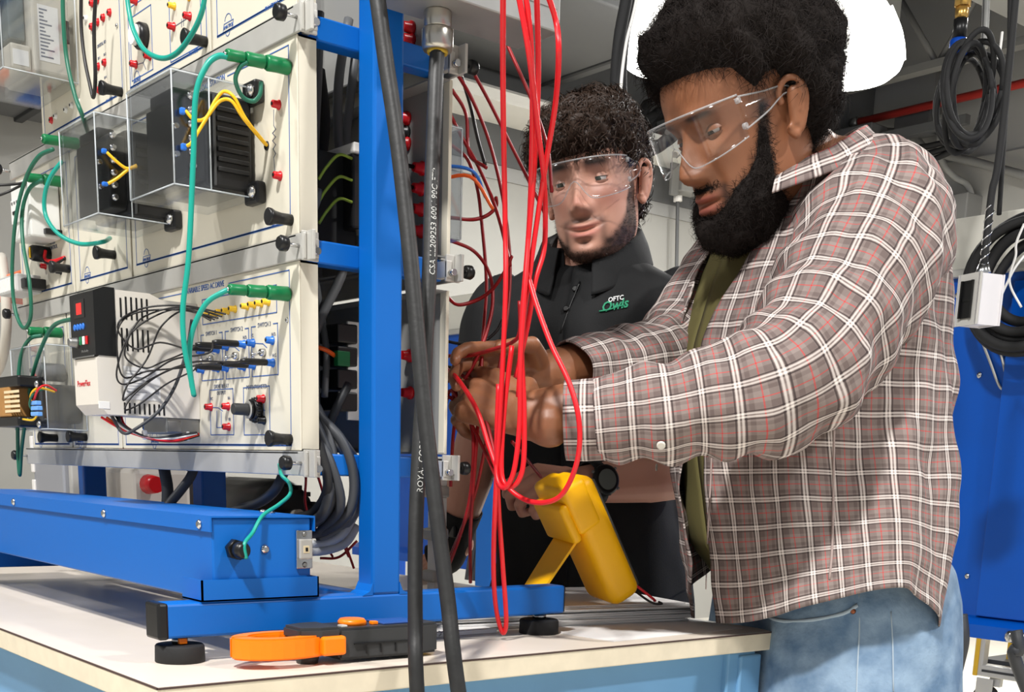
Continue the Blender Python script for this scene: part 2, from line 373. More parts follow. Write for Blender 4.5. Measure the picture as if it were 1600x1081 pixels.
# ================================================================ training rack
FZ0, FZ1 = BZ+.0278, BZ+.066
rack = thing('training_rack', (-.5, 0, BZ), 'blue steel two-sided training rack standing on the bench', 'rack')
def rack_end(x):
    s = rack
    MB().bbox((x-.034, -.285, FZ0), (x, .293, FZ1), .003).build('foot_bar', blue, s)
    MB().bbox((x-.035, -.2935, FZ0-.001), (x+.001, -.281, FZ1+.001), .003).build('foot_end_cap', blackp, s)
    MB().bbox((x-.0335, .290, FZ0+.001), (x-.0005, .2945, FZ1-.001), .003).build('foot_end_cap', blackp, s)
    MB().bbox((x-.034, -.0203, FZ1-.001), (x, .0203, 2.15), .0035).build('post', blue, s)
    for sg in (-1, 1): # weld gusset at the post's root
        MB().prism([(sg*.0195, FZ1-.001), (sg*.034, FZ1-.001), (sg*.024, FZ1+.004), (sg*.0195, FZ1+.014)], x-.034, x, 'X').build('weld_fillet', blue, s)
    for yy, dz in ((-.262, 0), (.262, 0)):
        MB().lathe((x-.017, yy, BZ), (x-.017, yy, BZ+.0195), [(0, .0268), (.05, .0275), (.9, .027), (1, .0255)], 24).build('levelling_pad', rubber, s)
        MB().lathe((x-.017, yy, BZ+.0195), (x-.017, yy, FZ0), [(0, .0065), (1, .0065)], 12).build('levelling_stud', dull_steel, s)
        MB().lathe((x-.017, yy, BZ+.0205), (x-.017, yy, BZ+.0265), [(0, .0095), (1, .0095)], 6).build('stud_nut', steel, s)
    for z0 in (1.0455, 1.2815, 1.5113, 1.742):
        MB().bbox((x-.058, -.088, z0), (x-.034, .1, z0+.0255), .002).build('crossbar', blue, s)
rack_end(0)
MB().bbox((-.0125, -.267, BZ+.0205), (-.006, -.2575, BZ+.0268), .001).build('orange_tag', orange, rack)
rack_end(-.955)
MB().bbox((-.505, -.02, BZ+.03), (-.471, .02, 2.1), .003).build('post', blue, rack)
MB().bbox((-.955, -.02, FZ0+.003), (-.034, .012, FZ1-.003), .003).build('base_rail', blue, rack)
knob_me = MB().lathe((0, 0, 0), (0, -.012, 0), [(0, .0055), (.15, .008), (.75, .0085), (1, .0065)], 16).mesh('clamp_knob', blackp)
stud_me = MB().cyl((0, 0, 0), (0, -.016, 0), .0022, 8).mesh('clamp_screw', steel)
for z0 in (1.0455, 1.2815, 1.5113, 1.742):
    for sy in (-1, 1):
        ry = -.104 if sy < 0 else .112
        m_ = MB().bbox((-1.005, ry, z0-.0005), (-.012, ry-sy*.004, z0+.027), .001).box((-1.005, ry, z0+.0245), (-.03, ry-sy*.016, z0+.0268))
        m_.build('panel_rail', alu, rack)
        # end clamp: two plates and a block
        cl = MB().bbox((-.0165, ry+sy*.001, z0-.002), (-.0130, ry-sy*.02, z0+.029), .0008).bbox((-.0125, ry-sy*.004, z0-.002), (.001, ry-sy*.008, z0+.029), .0008).bbox((-.034, ry-sy*.012, z0+.002), (-.012, ry-sy*.02, z0+.022), .001)
        cl.build('end_clamp', alu, rack)
        MB().cyl((-.012, ry-sy*.014, z0+.008), (-.004, ry-sy*.014, z0+.008), .004, 10).build('clamp_bolt', steel, rack)
        o = put(stud_me, 'clamp_screw', (-.022, ry, z0+.0135), rack); k = put(knob_me, 'clamp_knob', (-.022, ry+sy*.014, z0+.0135), rack)
        if sy > 0: o.rotation_euler = k.rotation_euler = (0, 0, PI)
        o = put(stud_me, 'clamp_screw', (-1.0, ry, z0+.0135), rack); k = put(knob_me, 'clamp_knob', (-1.0, ry+sy*.014, z0+.0135), rack)
        if sy > 0: o.rotation_euler = k.rotation_euler = (0, 0, PI)

# wiring trough along the foot of the rack
tz0, tz1 = BZ+.0665, BZ+.160
tr = MB().bbox((-1.02, -.226, tz0), (-.004, -.103, tz1-.002), .002).build('wiring_trough', blue, rack)
lid = MB().prism([(-.2295, tz1-.0175), (-.2275, tz1-.0175), (-.2275, tz1-.002), (-.1, tz1-.002), (-.1, tz1-.0175), (-.0985, tz1-.0175), (-.0985, tz1), (-.2295, tz1)], -1.02, -.001, 'X').build('trough_lid', blue, rack)
cup = MB().box((-.05, -.2425, tz0), (.0015, -.2405, tz0+.024)).box((-.0005, -.2425, tz0), (.0015, -.0955, tz0+.024)).box((-.05, -.0975, tz0), (.0015, -.0955, tz0+.024)).box((-.05, -.2425, tz0-.0003), (.0015, -.0955, tz0+.002))
cup.build('trough_bracket', blue, rack)
sc_me = MB().lathe((0, 0, 0), (0, -.0035, 0), [(0, .0055), (.5, .005), (1, .0028)], 14).mesh('screw', steel)
for q in ((-0.0272,-0.2295,0.9897), (-0.3112,-0.2295,0.9889), (-0.6784,-0.2295,0.9897)): put(sc_me, 'screw', q, rack)
put(sc_me, 'screw', (-0.0038,-0.162,0.9627), rack, (0, 0, PI/2))
for q in ((-0.092,-0.1168,1), (-0.0663,-0.121,1)): put(sc_me, 'screw', q, rack, (-PI/2, 0, 0))
gl = MB(); g0 = Vector((-0.004,-0.1999,0.9633))
gl.lathe(g0, g0+Vector((.010, 0, 0)), [(0, .0118), (1, .0118)], 6).lathe(g0+Vector((.010, 0, 0)), g0+Vector((.026, 0, 0)), [(0, .0085), (.2, .0095), (.7, .0095), (1, .0065)], 16)
gl.build('cable_gland', blackp, rack)
u0 = Vector((-0.0035,-0.1129,0.9619))
us = MB().bbox(u0+Vector((0, -.0105, -.022)), u0+Vector((.003, .0105, .022)), .0008).build('usb_port_plate', steel, rack)
MB().bbox(u0+Vector((.003, -.0085, -.011)), u0+Vector((.0075, .0085, .012)), .0015).build('usb_socket', alu, us)
MB().bbox(u0+Vector((.0072, -.004, -.004)), u0+Vector((.0079, .004, .0045)), .0008).build('usb_opening', mat('usb_cream', (215, 200, 165), .5), us)
MB().bbox(u0+Vector((.0078, -.0015, -.002)), u0+Vector((.0082, .0018, .0025)), .0004).build('usb_tongue', blackp, us)
for dz in (-.0175, .0175): put(MB().lathe((0, 0, 0), (.0022, 0, 0), [(0, .0035), (1, .002)], 10).mesh('port_screw', dull_steel), 'port_screw', u0+Vector((.003, 0, dz)), us)

# ================================================================ front modules of the rack
PY = -.101
jack_prof = [(0, .0072), (.12, .0072), (.2, .0056), (.9, .0054), (1, .0042)]
def jack_mesh(m, r=1.0, L=.009):
    r *= .74
    return MB().lathe((0, 0, 0), (0, -L, 0), [(t, q*r) for t, q in jack_prof], 12).mesh('jack', m)
JK = {'red': jack_mesh(redp), 'blue': jack_mesh(bluep), 'ltblue': jack_mesh(ltblue), 'yellow': jack_mesh(yellowp, .85), 'black': jack_mesh(blackp), 'white': jack_mesh(whitep, .9, .004), 'flatred': jack_mesh(redp, 1.05, .004)}
hole_me = MB().lathe((0, 0, 0), (0, -.0006, 0), [(0, .0019), (1, .0019)], 10).mesh('socket_hole', blackp)
thumb_me = MB().lathe((0, 0, 0), (0, -.03, 0), [(0, .0062), (.45, .0062), (.7, .0072), (.85, .0092), (.97, .0094), (1, .008)], 16).mesh('thumb_screw', blackp)
small_screw = MB().lathe((0, 0, 0), (0, -.002, 0), [(0, .003), (1, .002)], 10).mesh('screw', steel)
def module(x0, x1, z0, z1, label):
    t = thing('trainer_module', ((x0+x1)/2, PY, z0), label, 'trainer panel', 'front panels of the training rack')
    m_ = MB().bbox((x0, PY, z0), (x1, PY+.002, z1), .0008)
    m_.box((x0, PY+.002, z0), (x0+.002, PY+.024, z1)).box((x1-.002, PY+.002, z0), (x1, PY+.024, z1)).box((x0, PY+.002, z0), (x1, PY+.024, z0+.002)).box((x0, PY+.002, z1-.002), (x1, PY+.024, z1))
    m_.build('face_plate', cream, t)
    return t
def lines(t, segs, wd=.0011, m=None, name='printed_line'):
    b = MB()
    for p, q in segs:
        p = Vector(p); q = Vector(q); p.y = q.y = PY; d = (q-p); L = d.length
        if L < 1e-5: continue
        d.normalize(); n = Vector((-d.z, 0, d.x))*wd*.5; d = d*wd*.5; o = Vector((0, -.0004, 0))
        a = [p-d+n, q+d+n, q+d-n, p-d-n]
        b.add([tuple(v) for v in a]+[tuple(v+o) for v in a], [(4, 5, 6, 7), (0, 1, 5, 4), (1, 2, 6, 5), (2, 3, 7, 6), (3, 0, 4, 7)])
    return b.build(name, m or print_blue, t)
def rect(x0, x1, z0, z1): return [((x0, 0, z0), (x1, 0, z0)), ((x1, 0, z0), (x1, 0, z1)), ((x1, 0, z1), (x0, 0, z1)), ((x0, 0, z1), (x0, 0, z0))]
def logo(t, x, z, s=1.0):
    b = [((x-.013*s, 0, z-.004*s), (x+.011*s, 0, z-.004*s)), ((x+.011*s, 0, z-.004*s), (x+.014*s, 0, z+.0045*s)), ((x+.014*s, 0, z+.0045*s), (x-.010*s, 0, z+.0045*s)), ((x-.010*s, 0, z+.0045*s), (x-.013*s, 0, z-.004*s))]
    arc = [(x+.0005*s+.009*s*math.cos(a), 0, z+.0045*s+.009*s*math.sin(a)) for a in np.linspace(PI*.9, PI*.05, 7)]
    b += list(zip(arc[:-1], arc[1:])); arc2 = [(x-.001*s+.006*s*math.cos(a), 0, z-.004*s+.006*s*math.sin(a)) for a in np.linspace(-PI*.95, -PI*.05, 5)]
    b += list(zip(arc2[:-1], arc2[1:])); lines(t, b, .0007*s, name='logo_outline')
    lettering('AMATROL', (x+.0005, PY-.0003, z), .0056*s, print_blue, t, shear=.25, name='logo_lettering')
def jack(t, kind, p):
    j = put(JK[kind], 'jack', (p[0], PY, p[2]), t)
    put(hole_me, 'socket_hole', (p[0], PY-(.009 if kind not in ('flatred', 'white') else .004), p[2]), j)
    return j
def thumb(t, p): return put(thumb_me, 'thumb_screw', (p[0], PY, p[2]), t)
def words(t, s, p, size, m=None, **k): return lettering(s, (p[0], PY-.0003, p[2]), size, m or print_dark, t, **k)
def border(t, x0, x1, z0, z1, top_gap=None):
    segs = rect(x0, x1, z0, z1)
    if top_gap: segs[2:3] = [((x0, 0, z1), (top_gap[0], 0, z1)), ((top_gap[1], 0, z1), (x1, 0, z1))]
    lines(t, segs); lines(t, [((x0, 0, z0), (x1, 0, z0))], .0024)

R3, R2, R1 = (1.0735, 1.2810), (1.309, 1.5108), (1.5375, 1.7415)
# ---- bottom row, right: variable speed drive module
A3 = module(-.563, -.028, *R3, 'cream trainer panel carrying the grey motor drive, bottom row at the right')
border(A3, -.551, -.0505, 1.0795, 1.2728, (-.338, -.203))
words(A3, 'VARIABLE SPEED AC DRIVE', (-.27, 0, 1.2738), .0098, print_blue, spacing=.92)
lines(A3, rect((-0.2795,-0.101,1.2602)[0], (-0.0813,-0.101,1.2598)[0], (-0.0823,-0.101,1.2296)[2], (-0.0813,-0.101,1.2598)[2]))
for p in ((-0.1543,-0.101,1.2417), (-0.1361,-0.101,1.2421), (-0.1182,-0.101,1.2421), (-0.1006,-0.101,1.2424), (-0.1866,-0.101,1.2413), (-0.2059,-0.101,1.2406), (-0.2236,-0.101,1.2404), (-0.2418,-0.101,1.2395), (-0.2603,-0.101,1.2393)): jack(A3, 'yellow', p)
def sw(tl, br, txt, tp):
    w_ = .5*abs(tl[0]-br[0]); cx = (tl[0]+br[0])/2
    segs = rect(tl[0], br[0], br[2], tl[2]); hw = .0028*len(txt)
    segs[2:3] = [((tl[0], 0, tl[2]), (max(tl[0], cx-hw), 0, tl[2])), ((min(br[0], cx+hw), 0, tl[2]), (br[0], 0, tl[2]))]
    lines(A3, segs); words(A3, txt, (cx, 0, tl[2]+.0005), .0072)
sw((-0.2862,-0.101,1.2169), (-0.2245,-0.101,1.1605), 'SWITCH 1', 0); sw((-0.216,-0.101,1.217), (-0.1528,-0.101,1.1601), 'SWITCH 2', 0); sw((-0.1453,-0.101,1.2176), (-0.0797,-0.101,1.1602), 'SWITCH 3', 0)
for p in ((-0.2818,-0.101,1.1968), (-0.237,-0.101,1.1968), (-0.2834,-0.101,1.1739), (-0.2383,-0.101,1.1739), (-0.2116,-0.101,1.1988), (-0.1646,-0.101,1.1988), (-0.213,-0.101,1.1732), (-0.1658,-0.101,1.1726), (-0.1411,-0.101,1.1989), (-0.0926,-0.101,1.199), (-0.1405,-0.101,1.173), (-0.0919,-0.101,1.1737)): jack(A3, 'blue', p)
for sg in ([((-0.1411,-0.101,1.1989), (-0.1167,-0.101,1.1968)), ((-0.1167,-0.101,1.1968), (-0.1072,-0.101,1.1919))], [((-0.2116,-0.101,1.1988), (-0.1905,-0.101,1.1973)), ((-0.1905,-0.101,1.1973), (-0.1787,-0.101,1.1921))], [((-0.2818,-0.101,1.1968), (-0.2611,-0.101,1.1957)), ((-0.2611,-0.101,1.1957), (-0.2484,-0.101,1.1912))], [((-0.1405,-0.101,1.173), (-0.0919,-0.101,1.1737))], [((-0.213,-0.101,1.1732), (-0.1658,-0.101,1.1726))], [((-0.2834,-0.101,1.1739), (-0.2383,-0.101,1.1739))]): lines(A3, sg, .0009, name='switch_symbol')
for p, s_ in (((-0.0893,-0.101,1.2059), 'N.O.'), ((-0.1626,-0.101,1.2069), 'N.O.'), ((-0.1424,-0.101,1.2078), 'C'), ((-0.0884,-0.101,1.1822), 'N.C.'), ((-0.1401,-0.101,1.1834), 'C'), ((-0.162,-0.101,1.1822), 'N.C.')): words(A3, s_, p, .0052)
for p in ((-0.2561,-0.101,1.1861), (-0.1841,-0.101,1.1863), (-0.1138,-0.101,1.1864)):
    p = Vector((p[0], PY, p[2])); g = MB().lathe(p, p+Vector((0, -.006, 0)), [(0, .005), (1, .004)], 10).lathe(p+Vector((0, -.005, 0)), p+Vector((0, -.017, -.004)), [(0, .0015), (.8, .0026), (1, .002)], 10)
    g.build('toggle_lever', steel, A3)
segs = rect((-0.2641,-0.101,1.1476)[0], (-0.1983,-0.101,1.148)[0], (-0.1994,-0.101,1.092)[2], (-0.1983,-0.101,1.148)[2]); lines(A3, segs)
words(A3, 'DRIVE RELAY', (-0.2305,-0.101,1.1517), .0072); words(A3, 'OUTPUT', (-0.2309,-0.101,1.1435), .0065)
for p in ((-0.2616,-0.101,1.1268), (-0.2119,-0.101,1.1266), (-0.2114,-0.101,1.1015)): jack(A3, 'red', p)
lines(A3, [((-0.2616,-0.101,1.1268), (-0.2411,-0.101,1.1256)), ((-0.2411,-0.101,1.1256), (-0.2285,-0.101,1.1214))], .0009); lines(A3, [((-0.2451,-0.101,1.1217), (-0.2463,-0.101,1.101)), ((-0.2463,-0.101,1.101), (-0.2114,-0.101,1.1015))], .0009); lines(A3, [((-0.2322,-0.101,1.1199), (-0.2331,-0.101,1.1048))], .0009)
words(A3, 'RC', (-0.2591,-0.101,1.1371), .0052); words(A3, 'RA', (-0.2096,-0.101,1.1367), .0052); words(A3, 'RB', (-0.2091,-0.101,1.1109), .0052)
lines(A3, rect((-0.1696,-0.101,1.1471)[0], (-0.1023,-0.101,1.1479)[0], (-0.1026,-0.101,1.0916)[2], (-0.1023,-0.101,1.1479)[2])); words(A3, 'POTENTIOMETER', (-0.1349,-0.101,1.1478), .0068)
k0 = Vector((-0.131,-0.101,1.1204)); kb = MB().lathe(k0, k0+Vector((0, -.010, 0)), [(0, .012), (.3, .0135), (1, .0125)], 24).lathe(k0+Vector((0, -.010, 0)), k0+Vector((0, -.014, 0)), [(0, .011), (1, .009)], 20)
kb.build('dial_knob', blackp, A3)
for i in range(12):
    a = 2*PI*i/12; c = k0+Vector((.0132*math.cos(a), -.005, .0132*math.sin(a))); MB().sphere(c, .0022, 6, (1, 2.4, 1)).build('knurl', blackp, A3)
MB().lathe(k0+Vector((0, -.014, 0)), k0+Vector((0, -.034, 0)), [(0, .0075), (.2, .007), (.95, .0068), (1, .006)], 18).build('dial_shaft', darkp, A3)
MB().lathe(k0+Vector((0, -.0138, 0)), k0+Vector((0, -.0146, 0)), [(0, .0105), (1, .0105)], 20).build('dial_ring', alu, A3)
jack(A3, 'red', (-0.1174,-0.101,1.1335)); jack(A3, 'black', (-0.1166,-0.101,1.1082)); lines(A3, [((-0.1174,-0.101,1.1335), (-0.1166,-0.101,1.1082)), ((-0.1277,-0.101,1.1203), (-0.1146,-0.101,1.1201))], .0009)
for p in ((-0.4648,-0.101,1.1027), (-0.4289,-0.101,1.1024), (-0.3941,-0.101,1.1022)): jack(A3, 'blue', p)
lines(A3, rect((-0.4823,-0.101,1.1118)[0], (-0.3639,-0.101,1.1104)[0], (-0.484,-0.101,1.0948)[2], (-0.4823,-0.101,1.1118)[2]))
thumb(A3, (-0.0523,-0.101,1.086)); logo(A3, (-0.4466,-0.101,1.0797)[0], 1.0835); words(A3, 'PN 85-122', (-.076, 0, 1.081), .0062, print_blue)
put(small_screw, 'screw', (-0.0562,-0.1012,1.2192), A3)
# ---- the motor drive on it
dx0, dx1, dz0, dz1, dyf = -.375, -.295, 1.112, 1.262, -.236
dr = MB()
prof = [(PY-.0005, dz0), (-.225, dz0), (-.236, dz0+.012), (-.236, 1.180), (-.232, 1.183), (-.232, 1.256), (-.222, dz1), (-.165, dz1), (-.15, dz1-.006), (PY-.0005, dz1-.006)]
dr.prism([(a, b) for a, b in prof], dx0, dx1, 'X'); drv = dr.build('drive_housing', drive_grey, A3)
kp = MB(); kp.prism([(-.2375, 1.1825), (-.2375, 1.258), (-.224, 1.2638), (-.2105, 1.2638), (-.2105, 1.1825)], dx0-.001, dx1+.001, 'X'); kp.build('keypad_cover', blackp, drv)
MB().bbox((-.352, -.2385, 1.233), (-.334, -.2372, 1.247), .0006).build('display_window', mat('red_display', (210, 40, 36), .3, emit=.5), drv)
MB().bbox((-.360, -.2382, 1.229), (-.325, -.2374, 1.251), .0006).build('display_bezel', mat('keypad_dark', (34, 30, 30), .3), drv)
bt_ = MB().lathe((0, 0, 0), (0, -.0015, 0), [(0, .0042), (.6, .004), (1, .003)], 12).mesh('keypad_button', bluep)
for i in range(4): put(bt_, 'keypad_button', (-.3605+i*.0098, -.2375, 1.2185), drv)
for i, c in enumerate((greenp, whitep, redp)): put(MB().bbox((-.0035, -.0015, -.005), (.0035, 0, .005), .0008).mesh('keypad_button', c), 'keypad_button', (-.342+i*.0105, -.2375, 1.2015), drv)
MB().lathe((-.356, -.2375, 1.2), (-.356, -.2485, 1.2), [(0, .007), (.2, .006), (.8, .0055), (1, .0045)], 16).build('speed_knob', dull_steel, drv)
MB().bbox((dx0+.004, -.2383, 1.181), (dx1-.004, -.2372, 1.1828), .0005).build('cover_seam', dull_steel, drv)
lettering('PowerFlex', (-.343, -.2363, 1.150), .0105, mat('logo_red', (190, 40, 48), .5), drv)
lettering('Allen-Bradley', (-.33, -.2378, 1.1885), .0042, dull_steel, drv)
v_me = MB().bbox((-.0004, -.0012, -.0135), (.0004, .0012, .0135), .0003).mesh('vent_slot', blackp)
for i in range(6):
    put(v_me, 'vent_slot', (dx1+.0002, -.203+i*.0068, 1.2415), drv, scale=(1, 1, .85 if i == 0 else 1)); put(v_me, 'vent_slot', (dx1+.0002, -.203+i*.0068, 1.204), drv)
for i in range(9): put(v_me, 'vent_slot', (dx1+.0002, -.203+i*.0065, 1.121), drv, scale=(1, 1, .5))
lb = MB().box((dx1-.0002, -.203, 1.132), (dx1+.0004, -.155, 1.172)).build('rating_label', mat('white_label', (230, 229, 228), .4), drv)
ll = MB()
for i in range(9): ll.box((dx1+.0004, -.2, 1.167-i*.0036), (dx1+.0006, -.2+.016+.022*random.random(), 1.1662-i*.0036))
ll.box((dx1+.0004, -.162, 1.14), (dx1+.0006, -.157, 1.146)); ll.build('label_print', mat('label_grey', (168, 170, 176), .5), drv)
MB().bbox((dx1-.0005, -.2365, 1.1185), (dx1+.0006, -.222, 1.1275), .0006).build('latch_tab', whitep, drv)
MB().bbox((-.372, -.148, 1.092), (-.297, -.101, 1.1125), .002).build('terminal_shroud', dull_steel, drv)
MB().bbox((-.30, -.146, 1.094), (-.2942, -.128, 1.108), .001).build('shroud_tab', dull_steel, drv)
# ---- bottom row, middle and left modules
B3 = module(-.775, -.569, *R3, 'narrow cream trainer panel behind the motor drive, bottom row in the middle')
border(B3, -.763, -.581, 1.0795, 1.268); logo(B3, -.742, 1.0835); thumb(B3, (-.715, 0, 1.09))
C3 = module(-.973, -.781, *R3, 'cream trainer panel with clear capacitor cover, bottom row at far left')
border(C3, -.961, -.793, 1.0795, 1.262); logo(C3, -.932, 1.0835); thumb(C3, (-.85, 0, 1.089))
lines(C3, rect(-.955, -.91, 1.165, 1.225)); jack(C3, 'red', (-.93, 0, 1.235)); jack(C3, 'black', (-.94, 0, 1.20)); jack(C3, 'red', (-.94, 0, 1.18))
def cover(t, x0, x1, y0, y1, z0, z1, side_y=None, th=.0022, parts=('front', 'left', 'right', 'top', 'bottom')):
    sy = y1 if side_y is None else side_y
    D = {'front': ((x0, y0, z0), (x1, y0+th, z1)), 'left': ((x0, y0+th, z0), (x0+th, sy, z1)), 'right': ((x1-th, y0+th, z0), (x1, sy, z1)), 'top': ((x0, y0, z1), (x1, y1, z1+th)), 'bottom': ((x0, y0, z0-th), (x1, y1, z0))}
    for k in parts: MB().box(*D[k]).build('cover_'+k, clear, t)
    e = MB()
    for p, q in (((x1, y0, z0), (x1, y0, z1)), ((x1, y0, z1), (x1, y1, z1)), ((x1, y0, z0), (x1, y1, z0)), ((x0, y0, z0), (x1, y0, z0)), ((x0, y0, z1), (x1, y0, z1)), ((x0, y0, z0), (x0, y0, z1)), ((x1, sy, z0), (x1, sy, z1))):
        e.tube([p, q], .0009, 5)
    e.build('cover_edge', clear_edge, t)
cover(C3, -.86, -.70, -.165, -.104, 1.10, 1.225)
cap_m = mat('capacitor_grey', (138, 138, 140), .35)
for z in (1.19, 1.155, 1.112): MB().lathe((-.79, -.106, z), (-.79, -.15, z), [(0, .014), (.9, .014), (1, .012)], 18).build('capacitor', cap_m, C3)
MB().tube([(-.79, -.15, 1.185), (-.775, -.155, 1.17), (-.78, -.14, 1.14)], .002, 6).build('capacitor_wire', redw, C3)
MB().tube([(-.785, -.145, 1.18), (-.76, -.15, 1.165), (-.765, -.12, 1.13)], .0035, 6).build('capacitor_strap', darkp, C3)
MB().cyl((-.83, -.16, 1.122), (-.76, -.16, 1.122), .0045, 10).build('standoff', steel, C3)
# choke with brown label on the far-left module
MB().bbox((-0.8359,-0.2,1.1657), (-0.7635,-0.17,1.1177), .002).build('reactor_label', mat('brown_label', (176, 128, 70), .5, noise_amt=.15, noise_scale=60), C3)
for i in range(5): MB().box((-0.7897,-0.2006,1.1564), (-0.7163,-0.2002,1.1524)).build('label_print', mat('label_print_cream', (225, 205, 165), .6), C3).location.z -= i*.0072
for ya, yb in ((584, 606), (652, 668)): MB().bbox((-0.8297,-0.201,1.1782) if ya == 584 else (-0.8433,-0.201,1.1173), (-0.7167,-0.165,1.1612) if ya == 584 else (-0.7271,-0.165,1.102), .003).build('reactor_core', blackp, C3)
MB().bbox((-.83, -.168, 1.11), (-.72, -.104, 1.168), .004).build('reactor_coil', darkp, C3)
for p in ((-0.6265,-0.202,1.1614), (-0.6254,-0.202,1.1041)): put(sc_me, 'core_bolt', p, C3)
for i, p in enumerate(((-0.6605,-0.2,1.1351), (-0.6561,-0.2,1.1276), (-0.6576,-0.2,1.1194))):
    MB().bbox(Vector(p)+Vector((0, -.004, -.003)), Vector(p)+Vector((.03, .004, .003)), .001).build('spade_connector', ltblue, C3)
for q, m_ in (([(-0.6544,-0.2,1.1368), (-0.6221,-0.202,1.154), (-0.6238,-0.19,1.1603), (-0.6397,-0.17,1.1547)], redw), ([(-0.6557,-0.2,1.1295), (-0.6519,-0.204,1.1457), (-0.6279,-0.2,1.1561), (-0.6483,-0.17,1.1531)], yelloww), ([(-0.6969,-0.203,1.1123), (-0.6498,-0.203,1.1108), (-0.6342,-0.2,1.1208)], yelloww), ([(-0.6572,-0.2,1.1212), (-0.6535,-0.206,1.1346), (-0.6402,-0.2,1.1511), (-0.6502,-0.17,1.1587)], dkgreen)):
    MB().tube(q, .0016, 6).build('reactor_wire', m_, C3)

# ---- middle row
A2 = module(-.500, -.028, *R2, 'cream load station panel with clear-covered transformer, middle row at the right')
border(A2, -.486, -.0465, 1.3235, 1.5035, (-.276, -.194)); words(A2, 'LOAD STATION', (-.235, 0, 1.5040), .0095, print_blue)
logo(A2, -.452, 1.327); thumb(A2, (-0.0449,-0.101,1.325)); words(A2, 'PN 17211A', (-.075, 0, 1.3245), .0062, print_blue)
jack(A2, 'red', (-0.0695,-0.101,1.4482)); jack(A2, 'red', (-0.0687,-0.101,1.3746))
zz = [(-0.0816,-0.101,1.4453), (-0.0821,-0.101,1.4295), (-0.0777,-0.101,1.4247), (-0.0853,-0.101,1.4221), (-0.078,-0.101,1.4168), (-0.0856,-0.101,1.4142), (-0.0782,-0.101,1.4089), (-0.0844,-0.101,1.4053), (-0.0785,-0.101,1.3996), (-0.0831,-0.101,1.3964), (-0.0807,-0.101,1.3785)]
lines(A2, list(zip(zz[:-1], zz[1:])), .0008, print_dark)
B2 = module(-.727, -.506, *R2, 'narrow cream panel with clear-covered transformer, middle row second from the right')
border(B2, -.706, -.52, 1.3235, 1.4985); logo(B2, -.677, 1.327); thumb(B2, (-.565, 0, 1.345))
def load_unit(t, dx):
    x0, x1, y0, z0, z1 = -.245+dx, -.12+dx, -.205, 1.358, 1.474
    cover(t, x0, x1, y0, PY-.006, z0, z1, -.161)
    blk = mat('transformer_black', (24, 24, 25), .42, noise_amt=.3, noise_scale=40)
    MB().bbox((x0+.012, -.188, z0+.010), (x1-.004, -.165, z1-.02), .002).build('terminal_block', blk, t)
    MB().bbox((x0+.03, -.19, z1-.022), (x1-.03, -.168, z1-.008), .002).build('terminal_step', blk, t)
    MB().bbox((x0+.008, -.166, z0+.005), (x1-.002, -.108, z1-.012), .003).build('transformer_core', blk, t)
    for i in range(7):
        MB().bbox((x1-.0025, -.152, z0+.022+i*.0105), (x1+.0015, -.113, z0+.027+i*.0105), .001).build('core_fin', blk, t)
    MB().bbox((x1-.002, -.157, z0+.006), (x1+.001, -.154, z1-.014), .0005).build('core_band', darkp, t)
    for zc in (z0+.004, z1-.006):
        MB().bbox((x1-.014, -.114, zc-.012), (x1+.019, PY-.0005, zc+.012), .003).build('mounting_foot', blackp, t)
        MB().lathe((x1+.010, -.114, zc), (x1+.010, -.120, zc), [(0, .0075), (.6, .006), (1, .003)], 12).build('mounting_bolt', steel, t)
    for i, zc in enumerate(np.linspace(z0+.022, z1-.022, 6)):
        MB().lathe((x1-.004, -.182, zc), (x1+.0035, -.182, zc), [(0, .0042), (.5, .0042), (.6, .003), (1, .0028)], 10).build('terminal_screw', steel, t)
        if i in (1, 3): MB().lathe((x1-.02, -.195, zc-.002), (x1-.011, -.195, zc-.002), [(0, .004), (1, .003)], 8).build('terminal_stud', steel, t)
    return x1
xa = load_unit(A2, 0); xb = load_unit(B2, -.229)
MB().bbox((-0.118,-0.1984,1.4361), (-0.112,-0.1924,1.4291), .0015).build('spade_connector', bluep, A2); MB().bbox((-0.118,-0.1982,1.3999), (-0.112,-0.1921,1.3928), .0015).build('spade_connector', bluep, A2)
MB().bbox((-0.347,-0.1995,1.4331), (-0.341,-0.1932,1.4273), .0015).build('spade_connector', bluep, B2); MB().bbox((-0.347,-0.2006,1.3946), (-0.341,-0.1934,1.3896), .0015).build('spade_connector', bluep, B2)
MB().tube([(-0.113,-0.1925,1.4331), (-0.108,-0.1846,1.4246), (-0.105,-0.1723,1.4283), (-0.1,-0.1635,1.4459), (-0.095,-0.155,1.4562), (-0.085,-0.1478,1.4499), (-0.085,-0.1335,1.4299), (-0.0957,-0.103,1.4108)], .0019, 7).build('yellow_wire', yelloww, A2)
MB().tube([(-0.113,-0.1922,1.3975), (-0.108,-0.1884,1.4012), (-0.105,-0.1803,1.4152), (-0.1,-0.1684,1.4346), (-0.095,-0.159,1.4464), (-0.085,-0.1509,1.4454), (-0.085,-0.1366,1.43), (-0.0987,-0.103,1.412)], .0019, 7).build('yellow_wire', yelloww, A2)
MB().tube([(-0.342,-0.1936,1.4289), (-0.338,-0.1834,1.4196), (-0.335,-0.1717,1.413), (-0.33,-0.1604,1.4163)], .0019, 7).build('yellow_wire', yelloww, B2)
MB().tube([(-0.342,-0.1937,1.3927), (-0.338,-0.1826,1.4005), (-0.335,-0.1701,1.4117), (-0.33,-0.1603,1.4178)], .0019, 7).build('yellow_wire', yelloww, B2)
h_ = Vector((-0.0991,-0.1012,1.4111)); MB().lathe(h_, h_+Vector((0, -.0015, 0)), [(0, .0052), (1, .0045)], 14).build('wire_grommet', blackp, A2)
C2 = module(-.985, -.733, *R2, 'cream trainer panel with relay and speed control, middle row at far left')
